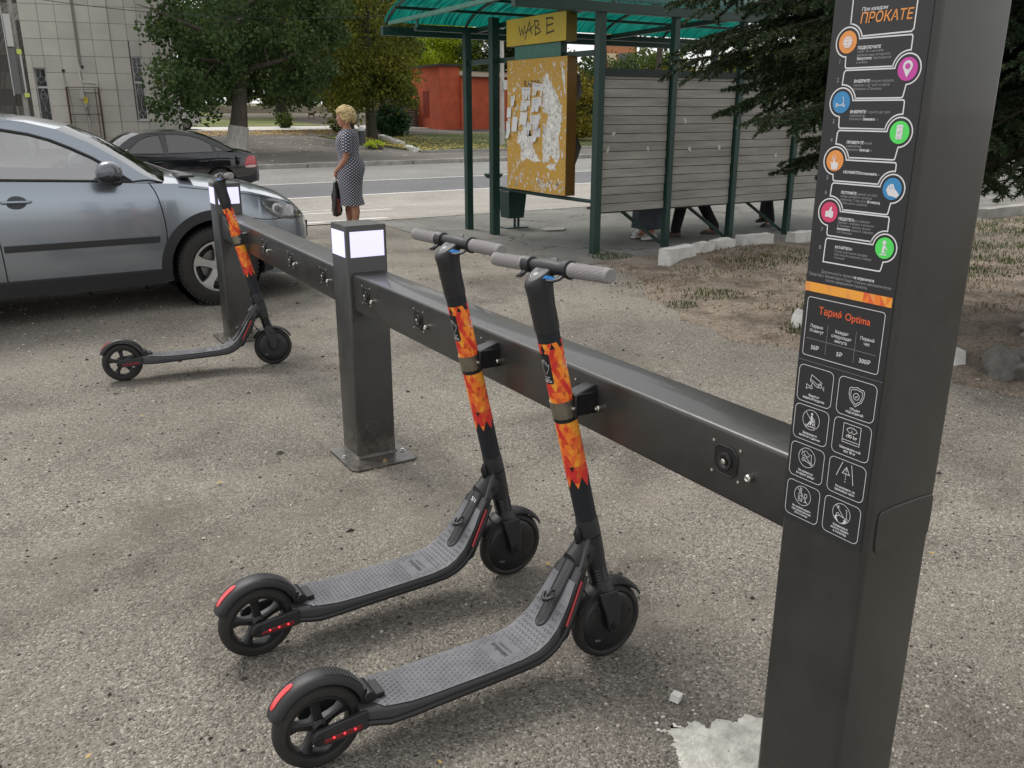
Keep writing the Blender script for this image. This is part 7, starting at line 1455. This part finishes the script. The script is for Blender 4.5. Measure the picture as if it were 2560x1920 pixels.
for n_, (u0, u1, z0, z1) in enumerate(WIN):
    b = MB(); fbox(b, u0+.03, u1-.03, z0+.03, z1-.03, -.16, -.14); w_ = b.build('window', M_wg, bl)
    b = MB(); zm = z0+(z1-z0)*(.64 if n_ == 0 else .60)
    for (a, c, e, g_) in ((u0, u0+.05, z0, z1), (u1-.05, u1, z0, z1), (u0+.05, u1-.05, z0, z0+.05), (u0+.05, u1-.05, z1-.05, z1), (u0+.05, u1-.05, zm-.04, zm+.04)): fbox(b, a, c, e, g_, -.14, -.08)
    b.build('frame', M_wf, w_)
    b = MB(); uc = (u0+u1)/2; g0, g1 = u0+.06, u1-.06; d_ = .14
    def gl(P): b.tube([fp(u, z, -.10) for u, z in P], .009, 5)
    for zc_ in ((z0+.32, z0+.32+.0) if n_ == 0 else (z0+.3,)):
        gl([(uc, zc_+d_), (g1-.03, zc_), (uc, zc_-d_), (g0+.03, zc_), (uc, zc_+d_)]); gl([(uc, zc_-d_), (uc, z0+.05)]); gl([(g0, zc_+.08), (g0+.03, zc_)]); gl([(g1, zc_+.08), (g1-.03, zc_)])
    gl([(uc, z0+.32+d_), (uc, zm-.75)]); gl([(uc, zm-.05), (g1-.02, zm-.38), (uc, zm-.75), (g0+.02, zm-.38), (uc, zm-.05)]); gl([(uc, zm-.25), (g1-.08, zm-.38), (uc, zm-.50), (g0+.08, zm-.38), (uc, zm-.25)])
    zc_ = zm+.32; gl([(uc, zc_+d_), (g1-.02, zc_), (uc, zc_-d_), (g0+.02, zc_), (uc, zc_+d_)]); gl([(uc, zc_+d_), (uc, z1-.05)]); gl([(g0, zc_+.14), (g0+.02, zc_), (g0, zc_-.12)]); gl([(g1, zc_+.14), (g1-.02, zc_), (g1, zc_-.12)])
    if n_ == 1: gl([(g0, zm+.62), (g1, zm+.62)]); zc_ = z1-.2; gl([(uc, zc_+.1), (g1-.02, zc_), (uc, zc_-.12), (g0+.02, zc_), (uc, zc_+.1)])
    b.build('lattice', M_wf, w_)
    b = MB(); fbox(b, u0-.03, u1+.05, z0-.05, z0, -.1, .09); b.build('sill', M_wf, w_)
b = MB(); 
for z in (.9, 2.2, 3.4, 4.3, 6): b.tube([fp(.17, z, -.02), fp(.17, z+.02, .12)], .02, 6)
b.tube([fp(.16, .2, .12), fp(.17, 3.9, .12), fp(.10, 4.15, .12), fp(.10, 9, .12)], .05, 10); b.build('downpipe', mat('pipe_white', (.55, .55, .53), .5), bl, smooth=50)
for (u, z) in ((-4.35, 3.2), (-3.6, 3.36)): b = MB(); b.lathe([(0, .07), (.05, .06), (.05, 0)], fp(u, z, .06), -FN, 14); b.build('vent_cap', M_hub, bl, smooth=40)
b = MB(); b.tube([fp(-4.35, 3.15, .075), fp(-4.2, 1.9, .075), fp(-4.15, .6, .075)], .006, 5); b.build('cable', M_seam, bl)
# caged meter box with its pipe
cg_ = root_at('meter_cage', tuple(fp(-3.6, zb_, .4)), 'rusty wire cage around a meter box and pipe on the tiled wall', 'cage'); M_rust = mat('rusty_iron', (.10, .055, .035), .85, vary=.3, vscale=9)
b = MB()
for (u, d) in ((-4.32, .10), (-4.32, .62), (-3.08, .62), (-3.08, .10), (-3.2, .62)): b.bar(fp(u, .0, d), fp(u, 2.53, d), .035, .035)
for z in (2.52, 1.42, .12):
    for p_, q_ in (((-4.32, .62), (-3.08, .62)), ((-4.32, .10), (-4.32, .62)), ((-3.08, .10), (-3.08, .62))): b.bar(fp(p_[0], z, p_[1]), fp(q_[0], z, q_[1]), .03, .03)
b.build('frame', M_rust, cg_)
b = MB()
for k in range(1, 22): b.tube([fp(-4.32+1.24*k/22, .12, .62), fp(-4.32+1.24*k/22, 2.5, .62)], .0022, 3, caps=False)
for k in range(1, 40): z = .12+2.4*k/40; b.tube([fp(-4.32, z, .62), fp(-3.08, z, .62)], .0022, 3, caps=False)
for k in range(1, 9): b.tube([fp(-3.08, .12, .62-.52*k/9), fp(-3.08, 2.5, .62-.52*k/9)], .0022, 3, caps=False)
b.build('mesh', M_rust, cg_)
b = MB(); fbox(b, -3.85, -3.66, 2.05, 2.42, .08, .22); b.build('meter_box', mat('meter_white', (.52, .52, .48), .5), cg_, bevel=.01)
b = MB(); fbox(b, -3.71, -3.56, 1.88, 2.13, .22, .235); b.build('warning_plate', mat('sign_yellow', (.75, .62, .03), .5), cg_)
b = MB(); b.tube([fp(-3.645, 1.98, .24), fp(-3.645, 2.08, .24)], .008, 5); b.tube([fp(-3.69, 2.06, .24), fp(-3.60, 2.06, .24)], .008, 5); b.build('plate_mark', M_seam, cg_)
M_pw = mat('pipe_white', (.55, .55, .53), .5)
b = MB(); b.tube(smooth_poly([tuple(fp(-3.74, 3.24, .08)), tuple(fp(-3.73, 2.85, .12)), tuple(fp(-3.62, 2.73, .14)), tuple(fp(-3.2, 2.73, .14)), tuple(fp(-3.1, 2.66, .14)), tuple(fp(-3.1, 2.40, .14))], 2), .028, 8); b.tube([fp(-3.1, 2.36, .14), fp(-3.7, 2.36, .14)], .028, 8); b.tube([fp(-3.65, 1.9, .14), fp(-3.62, 1.3, .14), fp(-3.58, zb_, .14)], .032, 8); b.build('pipe', M_pw, cg_, smooth=50)
b = MB(); b.tube([fp(-3.66, 1.72, .14), fp(-3.64, 1.55, .14)], .07, 8); b.tube([fp(-3.64, 1.48, .14), fp(-3.63, 1.36, .14)], .06, 8); b.build('valve', mat('valve_grey', (.25, .25, .23), .6), cg_, smooth=50)

# ---- pole with long boxes at the left edge, overhead wire
pl = root_at('utility_pole', (2.15, 38.6, zt(38.6)), 'tall pole with long metal boxes and yellow tags at the left edge', 'pole'); x, y = 2.15, 38.6
b = MB(); b.tube([(x, y, zt(y)), (x, y, 9.5)], [.10, .07], 12); b.build('shaft', M_kerb, pl, smooth=50)
b = MB(); b.bb((x-.33, y-.22, 2.15), (x-.08, y-.10, 3.75)); b.bb((x-.02, y-.24, 2.3), (x+.02, y-.10, 3.4)); b.build('panel_box', mat('box_grey', (.13, .13, .13), .6), pl, bevel=.01)
b = MB(); b.bb((x-.35, y-.235, 2.1), (x-.32, y-.09, 5.9)); b.bb((x-.30, y-.26, 3.8), (x-.08, y-.12, 4.9)); b.bb((x+.04, y-.24, 2.2), (x+.10, y-.12, 3.6)); b.build('cover', mat('box_white', (.50, .50, .48), .6), pl, bevel=.01)
for z0, z1, xo in ((3.55, 3.72, .02), (2.05, 2.2, .06)): b = MB(); b.bb((x-.06+xo, y-.27, z0), (x+.10+xo, y-.25, z1)); b.build('tag_plate', mat('tag_yellow', (.55, .62, .12), .5), pl)
P = [(-4, 41.6, 6.3), (1.3, 39, 5.72), (4, 37.4, 5.25), (7, 35.7, 4.93), (10.5, 33.8, 4.75), (20, 30.5, 5.3)]; b = MB(); b.tube(smooth_poly(P, 2), .012, 5); tag(b.build('overhead_wire', M_seam), 'thin dark cable sagging across the front of the tiled building', 'cable')

# ---- red building, fences, corrugated roof
rb = root_at('red_building', (31, 57, zt(56)), 'low brick red rendered building with a corrugated roof behind the shelter', 'building'); z = zt(54)-.1
M_redw = mat('red_render', (.56, .115, .055), .9, vary=.22, vscale=1.2, bump=.3, bscale=12)
b = MB(); b.bb((27.42, 54.3, z), (28.9, 58.6, 4.35)); b.bb((28.9, 54.1, z), (39, 58.6, 3.72)); w_ = b.build('wall', M_redw, rb)
b = MB(); b.bb((27.30, 54.1, 4.35), (29.05, 58.8, 4.50)); b.build('parapet', mat('parapet_dark', (.05, .045, .04), .9), w_)
b = MB(); ring0 = [(28.9+k*.1, 53.8, 3.72+.04*(k % 2)) for k in range(102)]; ring1 = [(a, 59, c+.55) for a, _, c in ring0]; b.loft([ring0, ring1], caps=False, closed=False); ring2 = [(a, bb_, c-.05) for a, bb_, c in ring0]; b.loft([ring0, ring2], caps=False, closed=False); b.build('roof', mat('corrugated_roof', (.13, .10, .07), .9, vary=.4, vscale=3), rb)
b = MB()
for k in range(12): b.bb((27.39, 56.0, 1.15+k*.145), (27.42, 56.9, 1.24+k*.145))
b.build('vent_grille', mat('red_grille', (.27, .045, .025), .8), w_)
f1 = root_at('board_fence', (25.8, 57.8, zt(57.8)), 'grey brown board fence running left from the red building', 'fence'); b = MB()
for k in range(11): z0 = zt(57.8)+.05+k*.17; b.bb((23.6, 57.78+.01*(k % 2), z0), (27.42, 57.82, z0+.155))
b.build('boards', mat('fence_wood', (.085, .075, .06), .9, vary=.35, vscale=3), f1); b = MB()
for x in (23.6, 25.5, 27.3): b.bb((x-.06, 57.83, zt(57.8)), (x+.06, 57.93, zt(57.8)+1.95))
b.build('posts', M_bark, f1)
f2 = root_at('slat_fence', (37, 47.6, zt(47.6)), 'dark horizontal slat fence seen past the notice board', 'fence'); b = MB()
for k in range(13): z0 = zt(47.6)+.08+k*.165; b.bb((33.4, 47.55, z0), (58, 47.59, z0+.14))
b.build('slats', mat('fence_dark', (.03, .026, .026), .8, vary=.2, vscale=3), f2)
b = MB()
for k in range(10): b.bb((33.5+k*2.7, 47.6, zt(47.6)), (33.6+k*2.7, 47.7, zt(47.6)+2.2))
b.build('posts', M_seam, f2)
w0 = root_at('low_wall', (22, 70, zt(70)), 'low pale stone wall beyond the pale path', 'wall'); b = MB()
for k in range(4): b.bb((18.5, 84.0, zt(84)+.02+k*.16), (30, 84.3, zt(84)+.17+k*.16))
b.build('courses', mat('wall_stone', (.40, .36, .28), .9, vary=.25, vscale=2), w0)
# ---- lamp pole, bollard, planter, thin far pole
lp = root_at('street_pole', (23.2, 39.1, zt(39.1)), 'slim white street pole with a small box, right of the shelter side post', 'pole'); b = MB(); b.tube([(23.2, 39.1, zt(39)), (23.2, 39.1, 1.2), (23.2, 39.1, 8.5)], [.13, .11, .08], 12); b.build('shaft', mat('pole_pale', (.46, .45, .42), .7, vary=.2, vscale=3), lp, smooth=50)
b = MB(); b.bb((23.15, 38.85, 2.55), (23.5, 38.99, 3.0)); b.build('sign_box', M_wf, lp, bevel=.01)
fpz = root_at('thin_pole', (19.2, 75, zt(75)), 'thin pale pole in the distance above the lawn', 'pole'); b = MB(); b.tube([(19.2, 75, zt(75)), (19.2, 75, 7)], .07, 8); b.build('shaft', M_wf, fpz, smooth=50)
bo = root_at('bollard', (16.7, 41.7, zt(41.7)), 'dark grey round bollard with a white domed top behind the woman', 'bollard'); b = MB(); z = zt(41.7); b.lathe([(0, .175), (.72, .175)], (16.7, 41.7, z), (0, 0, 1), 20); b.build('shaft', mat('bollard_grey', (.06, .065, .07), .7), bo, smooth=40)
b = MB(); b.lathe([(.70, .18), (.76, .178), (.84, .15), (.90, .09), (.92, 0)], (16.7, 41.7, z), (0, 0, 1), 20); b.build('cap', M_wf, bo, smooth=60)
st = root_at('stump_planter', (16.1, 38.6, zt(38.6)), 'old stump with green shoots on the yard corner', 'stump'); z = zt(38.6); b = MB(); b.lathe([(0, .36), (.22, .33), (.24, .27), (.16, 0)], (16.1, 38.6, z), (0, 0, 1), 16); b.build('wood', M_bark, st, smooth=40); leaf_mesh('shoots', [(16.0, 38.5, z+.26, .45, .35, .12)], 260, .12, L_lime, 91, st, 14, .14)
rough_block('yard_slab', (1.5, .22, .14), M_kerb, 71, (15.3, 38.75, zt(38.7)+.05), (0, 0, R(5)), 'broken grey kerb piece lying beside the bollard', 'kerb stone', amp=.04)
# white car parked far behind the big tree
PW = dict(PB); PW['name'] = 'distant_car'; PW['paint'] = paint('white_paint', (.62, .62, .62), .3, 0.)
cw, Sw, _, _, _, _ = car(PW); cw.location = (10.2, 57.5, zt(57.5)+.05); cw.rotation_euler = (0, 0, R(185)); tag(cw, 'white car parked far off behind the whitewashed tree trunk', 'car')
# small dog in the far yard
b = MB(); dx, dy = 24.2, 71.0; z = zt(dy)+.05
b.tube([(dx-.22, dy, z+.36), (dx-.1, dy, z+.37), (dx+.1, dy, z+.36), (dx+.22, dy, z+.40), (dx+.30, dy, z+.50)], [.06, .10, .09, .085, .06], 10); b.sphere((dx+.36, dy, z+.54), .075, 10, 8); b.tube([(dx+.38, dy, z+.53), (dx+.48, dy, z+.50)], [.045, .025], 8)
for ax_, ay_ in ((-.18, -.05), (-.18, .05), (.18, -.05), (.18, .05)): b.tube([(dx+ax_, dy+ay_, z+.34), (dx+ax_+(.03 if ax_ > 0 else -.04), dy+ay_, z+.18), (dx+ax_, dy+ay_, z)], [.045, .025, .02], 6)
b.tube([(dx-.22, dy, z+.38), (dx-.32, dy, z+.48), (dx-.33, dy, z+.58)], [.025, .02, .01], 6)
for s in (-1, 1): b.tube([(dx+.34, dy+s*.04, z+.58), (dx+.33, dy+s*.05, z+.66)], [.025, .008], 5)
o = b.build('dog', mat('dog_fur', (.07, .035, .02), .9)); r_ = o.modifiers.new('remesh', 'REMESH'); r_.mode = 'VOXEL'; r_.voxel_size = .012; tag(o, 'small brown dog standing in the far yard', 'dog')
# ============================================================ SPRUCE ON THE RIGHT, close to the camera
def needle_mat():
    return leaf_mat('spruce_needles', [(.009, .019, .008), (.017, .035, .014), (.032, .058, .021), (.07, .095, .03)], .5, .12)
sx, sy = 6.62, 3.12
spr = root_at('spruce_tree', (sx, sy, 0), 'big dark spruce with drooping boughs beside the tall pillar', 'tree')
rg = np.random.default_rng(5); rr = random.Random(5); tb = MB(); NV = []; WD = MB()
def needles(P, Q, n, ln, wd):
    """needles round the twig P->Q, swept forward"""
    P = np.array(P); Q = np.array(Q); d = Q-P; L_ = np.linalg.norm(d); d = d/L_; u = np.cross(d, [0, 0, 1.]); u /= max(1e-6, np.linalg.norm(u)); v = np.cross(u, d)
    t = rg.random(n); a = rg.uniform(0, 2*np.pi, n); base = P+np.outer(t*L_, d); dirn = np.outer(np.cos(a), u)+np.outer(np.sin(a)*.8+.15, v)+d*rg.uniform(.5, 1.0, n)[:, None]
    dirn /= np.linalg.norm(dirn, axis=1)[:, None]; l = ln*rg.uniform(.7, 1.15, n)[:, None]*(1-.25*t)[:, None]; s = np.cross(dirn, rg.normal(size=(n, 3))); s /= np.linalg.norm(s, axis=1)[:, None]; tip = base+dirn*l
    NV.append(np.stack([base-s*wd, base+s*wd, tip+s*wd*.3, tip-s*wd*.3], 1).reshape(-1, 3))
def bough(s, az, L_, z0, rise, sag, dense=1., seed=0, bare=.3, dead=False):
    r = random.Random(seed); d = Vector((math.cos(az), math.sin(az), 0)); side = Vector((-d.y, d.x, 0)); N_ = 14; pts = []
    for k in range(N_+1):
        q = k/N_; pts.append(Vector(s)+d*L_*q+Vector((0, 0, rise*q-sag*q*q+.10*max(0, q-.75)*4*.25))+side*.10*math.sin(q*4+seed))
    tb.tube(pts, [max(.004, .032*(1-q/N_)*L_/2.6+.004) for q in range(N_+1)], 6)
    k = 0
    while True:      # side twigs alternate along the bough, longest in the middle, hanging a little
        q = bare+(1-bare)*k/22
        if q >= 1: break
        i = min(N_-1, int(q*N_)); p = pts[i].lerp(pts[i+1], q*N_-i); sg = 1 if k % 2 else -1; k += 1
        tl = (.16+.62*math.sin(math.pi*min(1, (q-bare)/(1-bare)*.8+.22))**.8)*L_/2.8*r.uniform(.75, 1.15); fd = (d*.75+side*sg*r.uniform(.7, 1.1)+Vector((0, 0, r.uniform(-.25, .12)))).normalized()
        P = [p]
        for j in range(4): fd = (fd+Vector((0, 0, -.10))+d*.06).normalized(); P.append(P[-1]+fd*tl/4)
        tb.tube(P, [.006, .005, .004, .003, .002], 4, caps=False)
        if dead: 
            if r.random() < .5: continue
        sd2 = Vector((-fd.y, fd.x, 0)).normalized()
        for j in range(4):
            needles(P[j], P[j+1], int(tl/4*620*dense), .030, .0036)
            for sg2 in (-1, 1):      # secondary twiglets
                if j == 0 and r.random() < .5: continue
                b0 = P[j].lerp(P[j+1], r.random()); ll = tl*.34*(1-j*.18)*r.uniform(.7, 1.2); e = (fd*.8+sd2*sg2*.8+Vector((0, 0, -.22-r.random()*.25))).normalized(); b1 = b0+e*ll*.55; b2 = b1+(e+Vector((0, 0, -.12))).normalized()*ll*.45
                tb.tube([b0, b1, b2], [.003, .0025, .0015], 3, caps=False); needles(b0, b1, int(ll*.55*600*dense), .030, .0036); needles(b1, b2, int(ll*.45*680*dense), .028, .0036)
    for j in range(int(N_*.55), N_): needles(pts[j], pts[j+1], int(L_/N_*380*dense), .030, .0032)
# whorls of boughs; the ones that face the camera and the shelter carry full needles
z = 1.55; w_ = 0
while z < 4.3:
    for k in range(12):
        az = 2*math.pi*(k+.5*(w_ % 2))/12+rr.uniform(-.15, .15); L_ = (2.6-.1*z if z < 2.2 else 3.0-.22*z)*rr.uniform(.85, 1.1)
        c = math.cos(az-R(120))      # towards the shelter side
        if c > -.5 or z > 2.2:
            near = c > .1
            bough((sx, sy, z+rr.uniform(-.1, .1)), az, L_, z, .25+.12*(z-1.3), .75-.1*z+rr.uniform(-.1, .15) if z < 2.6 else .6, 1. if near else .55, 100*w_+k, .22 if near else .3)
    z += .27; w_ += 1
# extra boughs that reach towards the shelter, as in the view
for i, (azd, L_, z0, rise, sag) in enumerate(((112, 3.0, 2.35, .35, .55), (119, 3.1, 2.05, .35, .45), (125, 3.0, 2.6, .35, .6), (106, 2.8, 1.95, .30, .50), (131, 2.6, 1.9, .2, .55), (138, 2.4, 2.1, .2, .7), (122, 2.3, 1.75, .2, .45), (99, 2.7, 2.1, .35, .55), (146, 2.1, 1.9, .15, .6), (115, 2.8, 2.9, .4, .7), (128, 2.9, 2.3, .3, .6), (109, 3.0, 2.7, .4, .6), (134, 2.0, 1.6, .1, .5), (142, 1.8, 1.5, .1, .5))):
    bough((sx, sy, z0), R(azd), L_, z0, rise, sag, 1.15, 900+i, .2)
for i in range(96):      # denser inner growth on the shelter side
    zz = rr.uniform(1.75, 3.3); bough((sx, sy, zz), R(rr.uniform(92, 152)), rr.uniform(1.3, 2.5), zz, rr.uniform(.05, .35), rr.uniform(.35, .75), .8, 1200+i, .15)
for i in range(14):      # and towards the camera, right of the pillar
    zz = rr.uniform(1.75, 3.0); bough((sx, sy, zz), R(rr.uniform(155, 200)), rr.uniform(1.2, 2.2), zz, rr.uniform(.05, .3), rr.uniform(.4, .8), .7, 1300+i, .15)
# dead lower branches hanging right of the pillar
for i, (azd, L_, z0, sag) in enumerate(((150, 1.6, 1.45, .45), (165, 1.5, 1.35, .5), (135, 1.5, 1.35, .45), (178, 1.3, 1.5, .55), (157, 1.9, 1.6, .5), (128, 1.8, 1.4, .4), (170, 1.8, 1.7, .6))): bough((sx, sy, z0), R(azd), L_, z0, .1, sag, .75, 950+i, .15, True)
# upper tree, above the frame: coarser boughs so that the tree stands whole from any side
while z < 13.5:
    for k in range(8):
        az = 2*math.pi*(k+.37*w_)/8; L_ = max(.35, 3.0*(1-(z-1)/13.2)); d = Vector((math.cos(az), math.sin(az), 0)); p0 = Vector((sx, sy, z)); p1 = p0+d*L_*.6+Vector((0, 0, .1)); p2 = p0+d*L_+Vector((0, 0, -.15)); tb.tube([p0, p1, p2], [.022, .012, .004], 4)
        needles(p0+d*.2, p1, 90, .09, .012); needles(p1, p2, 110, .09, .012)
        for sg in (-1, 1): e = (d*.6+Vector((-d.y, d.x, 0))*sg).normalized(); needles(p1, p1+e*L_*.4+Vector((0, 0, -.12)), 80, .09, .012); needles(p0+d*L_*.3, p0+d*L_*.3+e*L_*.35, 60, .09, .012)
    z += .42; w_ += 1
tb.build('branches', mat('spruce_twig', (.045, .035, .026), .9), spr, smooth=60)
quads('needle_foliage', np.concatenate(NV), needle_mat(), spr)
print('needles', sum(len(v) for v in NV)//4)
# trunk with root flare and rough plates
b = MB(); rings = []; n = 40
for z, r_ in ((-.05, .40), (.0, .34), (.05, .285), (.12, .245), (.25, .215), (.5, .20), (1.0, .19), (1.6, .18), (3, .155), (6, .11), (10, .055), (13.7, .01)):
    ring = []
    for k in range(n):
        a = 2*math.pi*k/n; fl = 1+(.22*math.sin(5*a+.6)+.1*math.sin(9*a))*max(0, 1-z/.22)+.06*mn.noise((math.cos(a)*4, math.sin(a)*4, z*1.5)); ring.append((sx+r_*fl*math.cos(a), sy+r_*fl*math.sin(a), z))
    rings.append(ring)
b.loft(rings); b.build('trunk', mat('spruce_bark', (.30, .28, .25), .95, vary=.45, vscale=7, bump=1, bscale=16, streak=(3, 3, .7)), spr, smooth=60)
